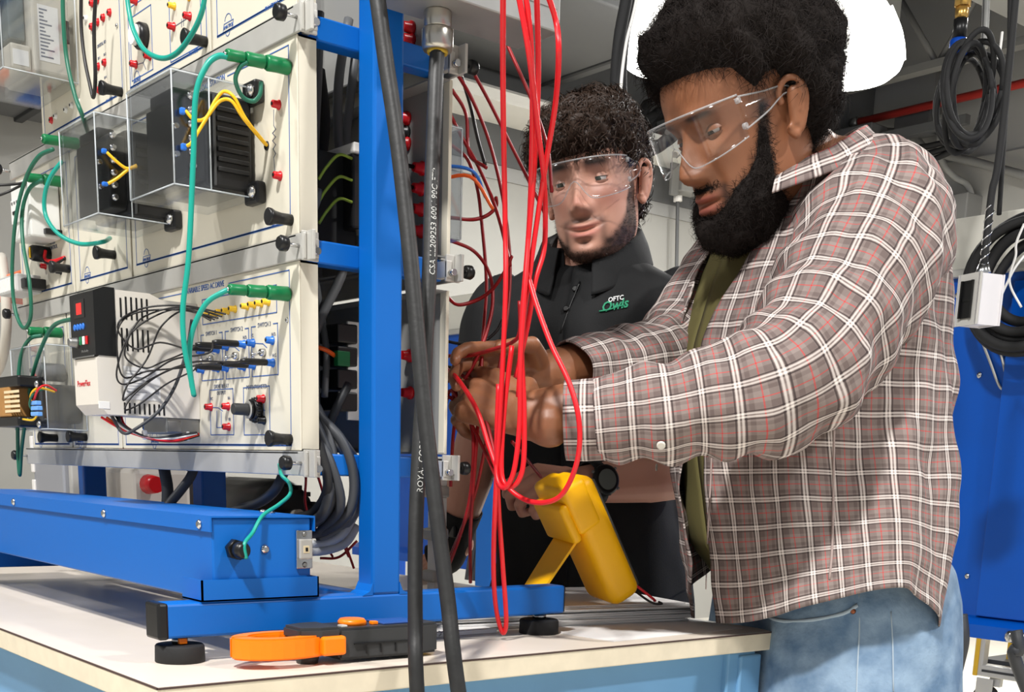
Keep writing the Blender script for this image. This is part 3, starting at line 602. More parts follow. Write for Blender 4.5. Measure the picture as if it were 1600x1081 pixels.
border(C2, -.973, -.745, 1.3235, 1.4985); thumb(C2, (-.752, 0, 1.345)); words(C2, 'SPEED', (-.82, 0, 1.392), .0085); words(C2, 'CONTROL', (-.82, 0, 1.384), .0085); words(C2, 'REMOTE DRIVE', (-.86, 0, 1.494), .008)
MB().bbox((-.86, -.15, 1.39), (-.775, -.103, 1.475), .003).build('relay_body', mat('relay_pale_grey', (222, 222, 218), .4), C2)
MB().bbox((-.855, -.1525, 1.415), (-.80, -.1498, 1.45), .001).build('relay_face', whitep, C2)
for i in range(4): MB().bbox((-.85+i*.012, -.1535, 1.443), (-.844+i*.012, -.152, 1.447), .0005).build('relay_terminal', dull_steel, C2)
MB().bbox((-.845, -.1538, 1.428), (-.825, -.152, 1.433), .0005).build('relay_label', blackp, C2)
for i in range(4): MB().cyl((-.853+i*.012, -.128, 1.474), (-.853+i*.012, -.128, 1.4775), .003, 8).build('terminal_screw', dull_steel, C2)
for p in ((-.905, 0, 1.43), (-.88, 0, 1.425), (-.895, 0, 1.405)): thumb(C2, p)
kq = Vector((-.84, PY, 1.375)); MB().lathe(kq, kq+Vector((0, -.03, 0)), [(0, .012), (.5, .0125), (.9, .012), (1, .010)], 18).build('selector_switch', blackp, C2)
MB().bbox(kq+Vector((-.003, -.0315, -.008)), kq+Vector((.003, -.0298, .008)), .0008).build('selector_marker', yellowp, C2)
MB().tube([kq+Vector((.012, -.01, .004)), kq+Vector((.02, -.014, -.01)), kq+Vector((.05, -.012, -.016)), kq+Vector((.075, -.002, -.012))], .0028, 6).build('switch_wire', redw, C2)
MB().tube([kq+Vector((.012, -.012, .0)), kq+Vector((.022, -.016, -.014)), kq+Vector((.05, -.01, -.02)), kq+Vector((.076, -.002, -.013))], .0024, 6).build('switch_wire', blackw, C2)
MB().bbox((-.79, -.13, 1.395), (-.765, -.104, 1.403), .001).build('wire_clip', blackp, C2)
jack(C2, 'red', (-.86, 0, 1.36)); jack(C2, 'black', (-.79, 0, 1.345))
MB().bbox((-.965, -.145, 1.318), (-.87, -.106, 1.346), .002).build('ribbed_connector', mat('smoked_clear', (205, 206, 204), .25, alpha=.8), C2)
for i in range(10): MB().bbox((-.96+i*.0085, -.147, 1.322), (-.957+i*.0085, -.1445, 1.342), .0004).build('connector_rib', whitep, C2)
MB().bbox((-.868, -.14, 1.322), (-.845, -.106, 1.338), .002).build('connector_plug', blackp, C2)

# ---- top row
A1 = module(-.231, -.028, *R1, 'blank cream trainer panel, top row at the right')
border(A1, -.218, -.045, 1.551, 1.725); logo(A1, -.19, 1.5555); words(A1, 'PN 17201A', (-.083, 0, 1.551), .0065, print_blue)
B1 = module(-.495, -.237, *R1, 'cream trainer panel with black rotary knob, top row second from the right')
border(B1, -.484, -.247, 1.549, 1.725); thumb(B1, (-0.2495,-0.101,1.5522)); logo(B1, -.462, 1.553, .9); words(B1, 'PN 17202', (-.285, 0, 1.549), .0062, print_blue)
lines(B1, rect(-.478, -.408, 1.556, 1.632)); lines(B1, rect(-.478, -.39, 1.645, 1.72)); lines(B1, rect(-.352, -.262, 1.552, 1.70))
kq = Vector((-0.4315,-0.101,1.5993)); MB().lathe(kq, kq+Vector((0, -.012, 0)), [(0, .0165), (.7, .0165), (1, .014)], 22).build('rotary_knob', blackp, B1)
MB().lathe(kq+Vector((0, -.012, 0)), kq+Vector((0, -.018, 0)), [(0, .013), (1, .012)], 22).build('knob_cap', whitep, B1)
for k_, p in (('red', (-0.3393,-0.101,1.5899)), ('red', (-0.2921,-0.101,1.5903)), ('red', (-0.4621,-0.101,1.573)), ('red', (-0.4152,-0.101,1.5729)), ('yellow', (-0.3356,-0.101,1.6122)), ('red', (-0.4543,-0.101,1.6473)), ('yellow', (-0.2924,-0.101,1.6115))): jack(B1, k_, p)
lines(B1, [((-0.3393,-0.101,1.5899), (-0.2921,-0.101,1.5903)), ((-0.3161,-0.101,1.5931), (-0.3168,-0.101,1.5847)), ((-0.3105,-0.101,1.5932), (-0.3111,-0.101,1.5848)), ((-0.4621,-0.101,1.573), (-0.4386,-0.101,1.5703)), ((-0.4386,-0.101,1.5703), (-0.4275,-0.101,1.5756)), ((-0.4386,-0.101,1.5703), (-0.431,-0.101,1.561))], .0009, print_dark)
C1 = module(-.841, -.501, *R1, 'cream trainer panel with rows of red sockets and clear-boxed servo drive, top row left')
border(C1, -.829, -.512, 1.549, 1.725)
for p in ((-0.6091,-0.101,1.6831), (-0.5908,-0.101,1.6544), (-0.569,-0.101,1.6549), (-0.5453,-0.101,1.6556), (-0.5872,-0.101,1.6818), (-0.613,-0.101,1.6539), (-0.5956,-0.101,1.5991), (-0.5713,-0.101,1.5988), (-0.5971,-0.101,1.5688), (-0.5739,-0.101,1.5691), (-0.7959,-0.101,1.566), (-0.7905,-0.101,1.6155)): jack(C1, 'flatred', p)
for p in ((-0.6334,-0.101,1.6694), (-0.7754,-0.101,1.5677), (-0.7303,-0.101,1.5681), (-0.7055,-0.101,1.5696), (-0.6786,-0.101,1.5704)): jack(C1, 'white', p)
put(small_screw, 'screw', (-0.5219,-0.1012,1.6342), C1); thumb(C1, (-0.5161,-0.101,1.5501)); words(C1, 'DIGITAL I/O', (-0.5801,-0.101,1.6244), .006); words(C1, 'PN 17203', (-.56, 0, 1.549), .0062, print_blue)
for p, s_ in (((-0.5918,-0.101,1.609), 'DI 1'), ((-0.57,-0.101,1.6091), 'DI 2'), ((-0.5933,-0.101,1.5788), 'DI 3'), ((-0.5713,-0.101,1.58), 'DI 4')): words(C1, s_, p, .0048)
cover(C1, -.835, -.663, -.212, -.106, 1.59, 1.76)
sv = MB().bbox((-.80, -.165, 1.597), (-.672, -.112, 1.70), .003).bbox((-.79, -.195, 1.597), (-.68, -.166, 1.63), .003).build('servo_drive', mat('servo_grey', (196, 190, 178), .45), C1)
MB().bbox((-.79, -.19, 1.64), (-.70, -.166, 1.72), .003).build('servo_terminal', mat('servo_teal_grey', (92, 104, 106), .5), sv)
MB().box((-.6722, -.157, 1.612), (-.6714, -.128, 1.685)).build('rating_label', MATS['white_label'], sv)
ll = MB()
for i in range(14): ll.box((-.6714, -.155, 1.68-i*.0047), (-.6711, -.15+.015*random.random(), 1.678-i*.0047))
ll.build('label_print', print_dark, sv)
MB().box((-.6802, -.192, 1.602), (-.6792, -.17, 1.622)).build('small_label', MATS['white_label'], sv)
MB().bbox((-.80, -.21, 1.70), (-.70, -.16, 1.74), .002).build('white_bracket', whitep, sv)
MB().bbox((-.667, -.125, 1.64), (-.664, -.115, 1.67), .001).build('cover_latch', blackp, C1)

# ================================================================ rear modules (seen from behind, through the rack)
RY = .109
rear_m = mat('rear_panel_shade', (140, 140, 138), .5)  # shade of the rack's interior put into the plate colour
def rear_module(x0, x1, z0, z1, label, jacks):
    t = thing('rear_module', ((x0+x1)/2, RY, z0), label, 'trainer panel', 'rear panels of the training rack')
    m_ = MB().bbox((x0, RY-.002, z0), (x1, RY, z1), .0008)
    m_.box((x0, RY-.024, z0), (x0+.002, RY-.002, z1)).box((x1-.0125, RY-.004, z0), (x1, RY-.002, z1)).box((x0, RY-.024, z0), (x1, RY-.002, z0+.002)).box((x0, RY-.024, z1-.002), (x1, RY-.002, z1))
    m_.build('face_plate', rear_m, t)
    MB().bbox((x1-.0126, RY-.0045, z0-.0002), (x1+.0002, RY+.0004, z1+.0002), .0008).build('edge_flange', cream, t)
    for p, c, L in jacks:
        p = Vector((p[0], RY-.002, p[2]))
        MB().lathe(p, p+Vector((0, -.014, 0)), [(0, .0085), (.25, .0085), (.3, .0065), (1, .0055)], 12).build('jack_body', c, t)
        if L: MB().cyl(p+Vector((0, -.014, 0)), p+Vector((0, -.014-L, 0)), .0025, 8).build('jack_stud', blackp, t)
    return t
rear_module(-.335, -.03, 1.5375, 1.737, 'rear trainer panel of the top row, right end', [((-0.1136,0.108,1.5825), redp, 0), ((-0.1134,0.108,1.5689), redp, 0)])
rear_module(-.335, -.03, 1.309, 1.508, 'rear trainer panel of the middle row, right end', [((-0.1217,0.108,1.4825), redp, 0), ((-0.1228,0.108,1.4665), blackp, 0), ((-0.1212,0.108,1.4537), redp, 0), ((-0.0867,0.108,1.4193), redp, .02), ((-0.0876,0.108,1.3959), redp, .018), ((-0.0871,0.108,1.372), redp, .016), ((-0.0865,0.108,1.3466), redp, .014)])
rear_module(-.335, -.03, 1.0755, 1.2715, 'rear trainer panel of the bottom row, right end', [((-0.1094,0.108,1.199), redp, 0), ((-0.1085,0.108,1.1527), redp, 0)])
for z0, z1, nm in ((1.5375, 1.737, 'top'), (1.309, 1.508, 'middle'), (1.0755, 1.2715, 'bottom')):
    rear_module(-.66, -.341, z0, z1, 'rear trainer panel of the %s row, middle of the rack' % nm, [((-.4, 0, z0+.05), redp, 0), ((-.4, 0, z0+.12), blackp, 0), ((-.43, 0, z0+.09), darkp, 0)])
    rear_module(-.97, -.666, z0, z1, 'rear trainer panel of the %s row, far end of the rack' % nm, [((-.8, 0, z0+.1), redp, 0)])

# ================================================================ plugs and patch leads on the front
def plug_stack(p, label, n=3, col=greenp, group='green banana plugs on the front panels', L=(.03, .024, .022), r=(.0082, .0070, .0060), drop=(0, -.001, -.002)):
    t = thing('banana_plug', p, label, 'plug', group); y = p[1]
    for i in range(n):
        z = p[2]+drop[i]
        b_ = MB().lathe((p[0], y, z), (p[0], y-L[i]+.002, z-.001), [(0, r[i]*.9), (.06, r[i]), (.5, r[i]*.96), (.9, r[i]), (1, r[i]*.85)], 16).build('plug_body', col, t)
        MB().cyl((p[0], y-L[i]+.002, z-.001), (p[0], y-L[i]-.001, z-.001), .0025, 8).build('plug_pin', steel, t)
        y -= L[i]
    return Vector((p[0], y, p[2]+drop[n-1]))
plug_stack((-.045, PY-.001, 1.481), 'green stacked banana plug at the top corner of the load station panel')
plug_stack((-.051, PY-.001, 1.247), 'green stacked banana plug on the motor drive panel')
def lead(name, pts, r, m, label, cat='cable', group=None, n=8, sub=8):
    return tag(MB().tube(pts, r, n, sub=sub).build(name, m), label, cat, group)
lead('patch_lead', [(-.045, -.173, 1.476), (-0.047,-0.185,1.4746), (-0.05,-0.197,1.4629), (-0.055,-0.2071,1.4336), (-0.06,-0.2097,1.3716), (-0.065,-0.2158,1.275), (-0.07,-0.222,1.222), (-0.07,-0.2218,1.1818), (-0.07,-0.2154,1.1484), (-0.07,-0.2122,1.13), (-0.075,-0.213,1.1521), (-0.08,-0.2115,1.1764), (-0.075,-0.2076,1.2037), (-0.065,-0.197,1.2282), (-0.055,-0.184,1.2394), (-.051, -.172, 1.2455)], .0031, teal, 'teal patch lead hanging in a long loop between the two green plugs', 'wire')
lead('patch_lead', [(-0.042,-0.1535,1.4746), (-0.045,-0.1604,1.4689), (-0.05,-0.1634,1.4568), (-0.055,-0.1537,1.4441), (-0.055,-0.1408,1.4415), (-0.05,-0.1348,1.4481), (-0.05,-0.133,1.4611)], .0024, dkgreen, 'short dark green lead curling below the upper green plug', 'wire')
lead('patch_lead', [(-0.3192,-0.17,1.6128), (-0.3124,-0.17,1.5834), (-0.2992,-0.17,1.5594), (-0.2708,-0.17,1.5335), (-0.224,-0.17,1.5144), (-0.1815,-0.17,1.5104), (-0.1432,-0.17,1.5195), (-0.1142,-0.17,1.5356), (-0.1016,-0.17,1.5574)], .0030, teal, 'teal patch lead in a U over the top row panels', 'wire')
lead('patch_lead', [(-0.4071,-0.215,1.6242), (-0.4104,-0.215,1.5893), (-0.4113,-0.213,1.5466), (-0.3935,-0.212,1.503), (-0.3857,-0.205,1.4742), (-0.4862,-0.16,1.4768)], .0028, dkgreen, 'dark green lead crossing the clear-boxed servo drive', 'wire')
lead('patch_lead', [(-0.5707,-0.13,1.6865), (-0.5773,-0.13,1.6406), (-0.5709,-0.13,1.599), (-0.5562,-0.13,1.5637), (-0.5444,-0.13,1.5436), (-0.521,-0.135,1.5634), (-0.5185,-0.135,1.6179), (-0.5047,-0.135,1.6685)], .0026, blackw, 'black lead hanging in a narrow V on the top left panel', 'wire')
plug_stack((-0.6813,-0.104,1.5122), 'green banana plug partly behind the smaller clear box', 2)
plug_stack((-0.7592,-0.104,1.4719), 'green banana plug at the top of the relay panel', 2)
plug_stack((-0.7942,-0.104,1.2524), 'green banana plug on the far-left bottom panel', 2)
lead('patch_lead', [(-0.6568,-0.15,1.493), (-0.6915,-0.16,1.4867), (-0.7384,-0.165,1.4626), (-0.7774,-0.17,1.4132), (-0.8104,-0.17,1.3428), (-0.8093,-0.17,1.2858), (-0.775,-0.17,1.2529), (-0.7359,-0.17,1.2661), (-0.7324,-0.17,1.3166), (-0.7671,-0.165,1.376), (-0.7768,-0.16,1.4238), (-0.7539,-0.155,1.4531), (-0.7099,-0.15,1.4598)], .0030, dkgreen, 'dark green lead looping down beside the relay panel', 'wire')
lead('patch_lead', [(-0.5946,-0.16,1.465), (-0.6131,-0.17,1.447), (-0.6292,-0.175,1.4232), (-0.6286,-0.175,1.3949), (-0.5942,-0.17,1.3673), (-0.5542,-0.155,1.3518), (-0.5091,-0.14,1.3511), (-0.5573,-0.11,1.3658)], .0030, teal, 'teal lead curving round the relay below the smaller clear box', 'wire')
lead('patch_lead', [(-0.517,-0.18,1.2473), (-0.6328,-0.17,1.2469), (-0.6909,-0.17,1.2214), (-0.7464,-0.17,1.1771), (-0.7799,-0.17,1.1297), (-0.8168,-0.17,1.0704), (-0.8349,-0.17,1.0275), (-0.8363,-0.17,1.0703), (-0.8204,-0.17,1.1503), (-0.812,-0.165,1.2093), (-0.7788,-0.16,1.2368), (-0.7633,-0.145,1.2429)], .0030, dkgreen, 'dark green lead hanging down past the brown reactor label', 'wire')
lead('ground_wire', [(.021, -.198, .9545), (0.02,-0.1993,0.9705), (0.01,-0.1839,0.9823), (0,-0.1665,1.0001), (-0.02,-0.1347,1.0122), (-0.03,-0.115,1.0236), (-0.04,-0.1102,1.0358), (-0.05,-0.1147,1.045), (-0.08,-0.1017,1.0574)], .0022, teal, 'teal ground wire leaving the black gland of the wiring trough', 'wire')
# black leads of the switches on the drive panel
def black_lead(jp, path, label):
    t = thing('patch_lead', jp, label, 'wire', 'black patch leads on the drive panel')
    p = Vector((jp[0], PY-.008, jp[2])); MB().lathe(p, p+Vector((0, -.034, -.001)), [(0, .0034), (.08, .004), (.8, .0037), (1, .0024)], 10).build('plug_body', blackp, t)
    MB().tube([p+Vector((0, -.033, -.001))]+list(path), .00115, 6, sub=7).build('wire', blackw, t)
for a, b, lb in (
    ((-0.237,-0.101,1.1968), [(-0.2,-0.1617,1.1905), (-0.26,-0.1682,1.2009), (-0.285,-0.1898,1.1929), (-0.285,-0.2103,1.2102), (-0.285,-0.2063,1.2271), (-0.285,-0.1727,1.244), (-0.25,-0.1374,1.2464), (-.135, -.14, 1.228)], 'black patch lead from the first switch looping up to the yellow sockets'),
    ((-0.1646,-0.101,1.1988), [(-0.16,-0.1515,1.1841), (-0.24,-0.1609,1.1799), (-0.285,-0.1803,1.1589), (-0.285,-0.2098,1.1492), (-0.285,-0.2147,1.168), (-0.285,-0.1947,1.2115), (-0.28,-0.154,1.2394), (-0.25,-0.1289,1.2442), (-.145, -.14, 1.226)], 'black patch lead from the second switch circling the drive vents'),
    ((-0.1405,-0.101,1.173), [(-0.15,-0.1524,1.1718), (-0.24,-0.1529,1.1706), (-0.285,-0.1758,1.167), (-0.285,-0.2053,1.1572), (-0.285,-0.2133,1.1796), (-0.285,-0.21,1.2177), (-0.285,-0.1854,1.2367), (-0.26,-0.1415,1.2422), (-.155, -.14, 1.225)], 'black patch lead from the lower jack of the third switch'),
    ((-0.0919,-0.101,1.1737), [(-0.12,-0.1423,1.1726), (-0.2,-0.1539,1.1755), (-0.28,-0.1698,1.1594), (-0.285,-0.1979,1.1384), (-0.285,-0.209,1.13), (-0.285,-0.2015,1.1498), (-0.285,-0.1752,1.1825), (-0.28,-0.1572,1.2223), (-0.26,-0.133,1.2431), (-.165, -.14, 1.224)], 'black patch lead from the lower right jack of the third switch'),
    ((-0.2116,-0.101,1.1988), [(-0.2,-0.1576,1.1886), (-0.27,-0.1606,1.1791), (-0.285,-0.1799,1.1706), (-0.285,-0.2041,1.1841), (-0.285,-0.1903,1.2196), (-0.285,-0.1688,1.2368), (-0.25,-0.1416,1.2444), (-.175, -.14, 1.224)], 'black patch lead from the middle switch arching over the rating label'),
    ((-0.213,-0.101,1.1732), [(-0.2,-0.1543,1.165), (-0.26,-0.1617,1.1515), (-0.285,-0.1859,1.1274), (-0.285,-0.2071,1.1184), (-0.285,-0.1937,1.1386), (-0.28,-0.1611,1.1639), (-0.22,-0.1533,1.1719), (-.27, -.125, 1.15)], 'black patch lead sagging lowest across the rating label')):
    black_lead(a, b, lb)
bw = thing('wire_bundle', (-.33, -.16, 1.09), 'red white and black wires tied in a bundle under the motor drive', 'wires')
for i, m_ in enumerate((redw, orangew, blackw, whitep, blackw, redw, dkgreyw)):
    d = Vector((0, (i % 3-1)*.003, (i//3-1)*.003))
    MB().tube([Vector((-.35, -.21+i*.004, 1.113))+d, Vector((-.33, -.19, 1.098))+d, Vector((-.31, -.165, 1.089-.001*i))+d, Vector((-.30, -.135, 1.086))+d, Vector((-.295, -.105, 1.093))+d*.5], .0018, 6).build('wire', m_, bw)
for q in (((-.315, -.17, 1.0895)), ((-.300, -.118, 1.090))): MB().bbox(Vector(q)+Vector((-.004, -.003, -.006)), Vector(q)+Vector((.004, .003, .006)), .002).build('cable_tie', whitep, bw)
lead('loop_wire', [(-.35, -.20, 1.114), (-0.29,-0.2088,1.0903), (-0.285,-0.1913,1.0973), (-0.28,-0.1628,1.1207), (-0.275,-0.1423,1.1533), (-0.27,-0.1283,1.1971), (-0.25,-0.1294,1.2305)], .0022, dkgreyw, 'dark grey wire rising from under the drive past its rating label', 'wire')
lead('side_wire', [(-0.7937,-0.2,1.4564), (-0.7831,-0.17,1.4613), (-0.7857,-0.14,1.4701), (-0.8462,-0.104,1.4811)], .002, blackw, 'thin black wire running in from the left to the relay panel, upper one', 'wire')
lead('side_wire', [(-0.7976,-0.2,1.4389), (-0.7777,-0.18,1.4481), (-0.7855,-0.15,1.4648), (-0.8469,-0.104,1.4774)], .002, blackw, 'thin black wire running in from the left to the relay panel, lower one', 'wire')

# ================================================================ overhead junction box and heavy cords
jb = thing('junction_box', (.045, .09, 1.546), 'grey steel junction box hanging above the rack with a cable gland', 'junction box')
galv = mat('galvanised_steel', (168, 168, 166), .42, .55, noise_amt=.15, noise_scale=14)
MB().bbox((.009, -.03, 1.5465), (.085, .176, 1.76), .002).build('box_body', galv, jb)
MB().box((.0848, .0, 1.57), (.0858, .17, 1.75)).build('box_cover', galv, jb)
for p in ((.0855, .165, 1.60), (.0855, .165, 1.72)): put(scr, 'screw', p, jb)
g = Vector((.044, .034, 1.5465)); nk = mat('nickel_gland', (190, 186, 178), .28, .9)
MB().lathe(g, g+Vector((0, 0, -.018)), [(0, .0145), (.1, .0155), (.9, .0155), (1, .0145)], 20).build('gland_body', nk, jb)
MB().lathe(g+Vector((0, 0, -.018)), g+Vector((0, 0, -.040)), [(0, .0165), (.06, .0175), (.8, .0175), (1, .0155)], 24).build('gland_nut', nk, jb)
MB().lathe(g+Vector((0, 0, -.040)), g+Vector((0, 0, -.043)), [(0, .012), (1, .011)], 18).build('gland_seal', mat('seal_yellow', (190, 160, 50), .5), jb)
MB().tube([(.047, .07, 1.76), (.047, .07, 2.6), (.047, .07, 4.6)], .012, 8).build('hanger_conduit', dull_steel, jb)
pc = thing('power_cord', (.2, -.05, 0), 'heavy black power cord hanging straight down from the steel junction box', 'power cord')
path = [(.044, .034, 1.512), (0.0567,0.0228,1.4633), (0.0726,0.0089,1.3675), (0.089,-0.0045,1.2715), (0.1041,-0.0196,1.1754), (0.1184,-0.0357,1.0791), (0.1353,-0.0511,0.9758), (0.1531,-0.0621,0.8864), (0.1704,-0.0705,0.8146), (.19, -.06, .55), (.22, -.05, .02)]
MB().tube(path, .0085, 14, sub=8).build('cord_jacket', cable_black, pc)
def cord_text(t, body, a, b, size, off):
    a = Vector(a); b = Vector(b); d = (b-a).normalized(); cdir = (Vector((1.24575, -.81525, 1.0575))-(a+b)/2); n = (cdir-d*cdir.dot(d)).normalized(); s_ = n.cross(d)
    me = text_mesh(body, size).copy(); me.materials.clear(); me.materials.append(mat('cord_print', (190, 190, 186), .6))
    R_ = Matrix((d, n.cross(d), n)).transposed(); o = put(me, 'cord_lettering', t.location, t)
    L = (b-a).length; w_ = max(v.co.x for v in me.vertices)-min(v.co.x for v in me.vertices); sc_ = min(1, L/w_)
    for v in me.vertices:  # wrap the print round the jacket
        y = v.co.y+off; v.co = ((a+b)/2+d*(v.co.x*sc_)+s_*(-1)*0+(n*math.cos(y/.0085)+n.cross(d)*math.sin(y/.0085))*(.0087+v.co.z*.3))-Vector(t.location)
cord_text(pc, 'CSA LL209253 600V 90C FT2', (0.0949,-0.0098,1.2372), (0.0662,0.0136,1.4018), .0095, -.004)
cord_text(pc, 'ROYAL CORD S/C 12 AWG', (0.128,-0.0449,1.0171), (0.1073,-0.0232,1.1548), .0095, -.003)
pc = thing('power_cord', (.25, -.05, 0), 'heavy black power cord slanting from upper left across the blue post', 'power cord')
path = [(0.0054,-0.0441,1.6819), (0.0422,-0.0431,1.5396), (0.0545,-0.0411,1.482), (0.0752,-0.0386,1.3975), (0.0978,-0.0388,1.2988), (0.1194,-0.0407,1.1993), (0.1377,-0.042,1.1125), (0.1614,-0.0418,1.0117), (0.184,-0.0408,0.9168), (0.211,-0.0437,0.8187), (.27, -.02, .5), (.3, .0, .02)]
MB().tube(path, .0088, 14, sub=8).build('cord_jacket', cable_black, pc)

# ================================================================ red test leads
G_ = 'red test leads draped beside the rack'
RL = 'red test lead '
near = [
 ([(0.1704,0.0248,1.5415), (0.1153,0.0718,1.455), (0.0649,0.1184,1.3517), (0.0744,0.1148,1.2661), (0.0794,0.1084,1.1429), (0.0721,0.1099,1.0386), (0.0406,0.1338,0.9432), (0.0222,0.1544,0.8837), (0.018,0.1696,0.8506), (0.026,0.169,0.8667), (0.0419,0.1486,0.9348), (0.0625,0.1222,1.0154), (0.0716,0.1097,1.0838), (0.0746,0.1079,1.1577)], RL+'hanging lowest, its loop in front of the foot bar'),
 ([(0.1834,0.041,1.5421), (0.1735,0.0605,1.4959), (0.1395,0.0942,1.4355), (0.0915,0.1341,1.3505), (0.0967,0.1256,1.2653), (0.1012,0.1184,1.1862), (0.1072,0.1154,1.1135), (0.1059,0.1098,1.0581), (0.0947,0.1048,1.0376), (0.0776,0.106,1.0538), (0.0671,0.1152,1.114)], RL+'in the bundle ending in a narrow bend above the yellow meter'),
 ([(0.1916,0.0511,1.5425), (0.1353,0.1041,1.4765), (0.1098,0.1236,1.3936), (0.089,0.1348,1.3162), (0.0963,0.1231,1.2155), (0.1076,0.1213,1.1284), (0.1119,0.1185,1.0621), (0.1002,0.1122,1.0394), (0.0815,0.1108,1.054), (0.0766,0.116,1.1287), (0.084,0.1192,1.2016)], RL+'in the bundle with the widest lower bend'),
 ([(0.1957,0.0561,1.5427), (0.1859,0.0831,1.5161), (0.1944,0.0817,1.4838), (0.1526,0.1154,1.4498), (0.1176,0.1332,1.394), (0.0917,0.1435,1.331), (0.0899,0.1367,1.2742), (0.0948,0.1267,1.2302), (0.1004,0.1178,1.1429)], RL+'bowing outwards at the right of the bundle'),
 ([(0.1785,0.0349,1.5419), (0.1748,0.0574,1.4829), (0.1439,0.0971,1.4289), (0.1176,0.1307,1.3869), (0.0862,0.1618,1.3552), (0.0858,0.1621,1.3131), (0.0865,0.1494,1.276), (0.0829,0.1427,1.2254), (0.0779,0.1313,1.1664)], RL+'crossing in front of the bearded face'),
 ([(0.0851,0.1362,1.2888), (0.1088,0.1338,1.2476), (0.1374,0.1351,1.1999), (0.1668,0.139,1.1565), (0.1822,0.1422,1.1139), (0.174,0.149,1.0712), (0.1479,0.1521,1.0339), (0.1202,0.1463,1.0216), (0.0864,0.1389,1.0257), (0.0594,0.1297,1.0462), (0.0338,0.1285,1.0843), (0.0063,0.1281,1.1307), (-0.0414,0.1327,1.1695), (-0.1138,0.1646,1.1882)], RL+'swinging round the shirt cuff and over the yellow meter'),
]
for p, l in near: lead('test_lead', p, .0031, redw, l, 'wire', G_, n=8, sub=7)
far = [
 ([(-0.1987,0.236,1.5791), (-0.1799,0.2475,1.5477), (-0.1683,0.2637,1.5091), (-0.1484,0.2696,1.4588), (-0.1291,0.2718,1.4001), (-0.1013,0.2612,1.3226), (-0.0725,0.2324,1.2362), (-0.0476,0.1935,1.1351), (-0.0565,0.1788,1.036), (-0.0747,0.1672,0.9764), (-0.1284,0.1753,0.9116)], 'from the top clamp down to the bench'),
 ([(-0.2228,0.2785,1.5986), (-0.2141,0.3066,1.558), (-0.1993,0.337,1.5032), (-0.1764,0.3492,1.4598), (-0.1349,0.3483,1.4079)], 'slanting from the top clamp towards the dark curls'),
 ([(-0.1795,0.2162,1.5493), (-0.179,0.2399,1.524), (-0.166,0.2369,1.4721), (-0.1305,0.2395,1.4494)], 'in a short bend below the top clamp'),
 ([(-0.1739,0.2108,1.516), (-0.1761,0.2321,1.4928), (-0.157,0.2433,1.4598), (-0.1386,0.2521,1.4225), (-0.1042,0.2451,1.377), (-0.0688,0.2351,1.3201)], 'leaving the upper rear panel beside the clear box'),
 ([(-0.1664,0.2061,1.4779), (-0.1837,0.247,1.4704), (-0.177,0.2593,1.4373), (-0.1647,0.2588,1.3948), (-0.1264,0.2408,1.3064), (-0.0907,0.2099,1.2353), (-0.0582,0.1804,1.1346), (-0.0456,0.1658,1.0526), (-0.0504,0.165,0.9777), (-0.0853,0.1933,0.9059)], 'hanging past the shirt sleeve to the bench top'),
 ([(-0.1302,0.1819,1.3793), (-0.1461,0.2296,1.3857), (-0.1428,0.2529,1.3943), (-0.138,0.2631,1.4065), (-0.1319,0.258,1.4161)], 'curling round the rear clear box'),
 ([(-0.1256,0.177,1.3505), (-0.1198,0.213,1.3411), (-0.1015,0.2255,1.3143), (-0.0917,0.2254,1.2813), (-0.08,0.2109,1.2468), (-0.0728,0.1865,1.2001), (-0.1002,0.1661,1.147)], 'bending back below the middle clamp'),
 ([(-0.1134,0.1656,1.2784), (-0.1193,0.1879,1.2708), (-0.1143,0.2128,1.2778), (-0.0955,0.2238,1.2895), (-0.0727,0.2257,1.3075), (-0.053,0.2252,1.329)], 'in a shallow sag at the middle clamp'),
 ([(-0.1174,0.1658,1.2039), (-0.0645,0.1645,1.2012), (0.0044,0.1526,1.2043), (0.0587,0.1394,1.2084), (0.0783,0.1349,1.2192), (0.0794,0.1326,1.2534)], 'running level into the rear panel above the hands'),
 ([(-0.1102,0.1614,1.1675), (-0.1014,0.1768,1.1804), (-0.0715,0.1759,1.1671), (-0.0189,0.16,1.1249), (0.0137,0.1514,1.0811), (0.0432,0.1407,1.0421)], 'arching over the thumb to the bundle bend'),
 ([(-0.1072,0.1595,1.1525), (-0.0902,0.1768,1.1433), (-0.0594,0.1704,1.1114), (-0.0499,0.1665,1.0689), (-0.0586,0.1671,1.0108), (-0.083,0.1653,0.9545), (-0.1266,0.1742,0.9029)], 'looping under the hands to the bench top'),
 ([(-0.1036,0.1573,1.1343), (-0.1026,0.1676,1.1594), (-0.0578,0.1614,1.1256), (-0.0202,0.1601,1.0851), (0.0376,0.1367,1.0497)], 'lowest of those arching out of the rear panel'),
 ([(-0.1113,0.166,1.1841), (-0.0976,0.1754,1.1639), (-0.0895,0.1625,1.1015), (-0.095,0.1637,1.0347)], 'dropping straight beside the rear panel edge'),
 ([(-0.1606,0.2731,1.6422), (-0.1406,0.2825,1.6013), (-0.1244,0.2904,1.5686), (-0.1049,0.2992,1.5276), (-0.0835,0.3058,1.4742), (-0.0696,0.3031,1.4204)], 'dark one behind the bundle, below the junction box'),
 ([(-0.1189,0.2872,1.0978), (-0.1627,0.3541,1.0727), (-0.201,0.4124,1.0499)], 'short one held in the fist with the watch'),
 ([(-0.3004,0.5862,0.9713), (-0.2888,0.6045,0.9826), (-0.274,0.6169,0.9672), (-0.2677,0.6169,0.9461), (-0.2763,0.6031,0.9371), (-0.2872,0.5908,0.9398)], 'curled against the black shirt beside the yellow meter'),
]
for p, l in far: lead('test_lead', p, .0025, dkredw, 'dark red test lead '+l, 'wire', G_, n=6, sub=6)
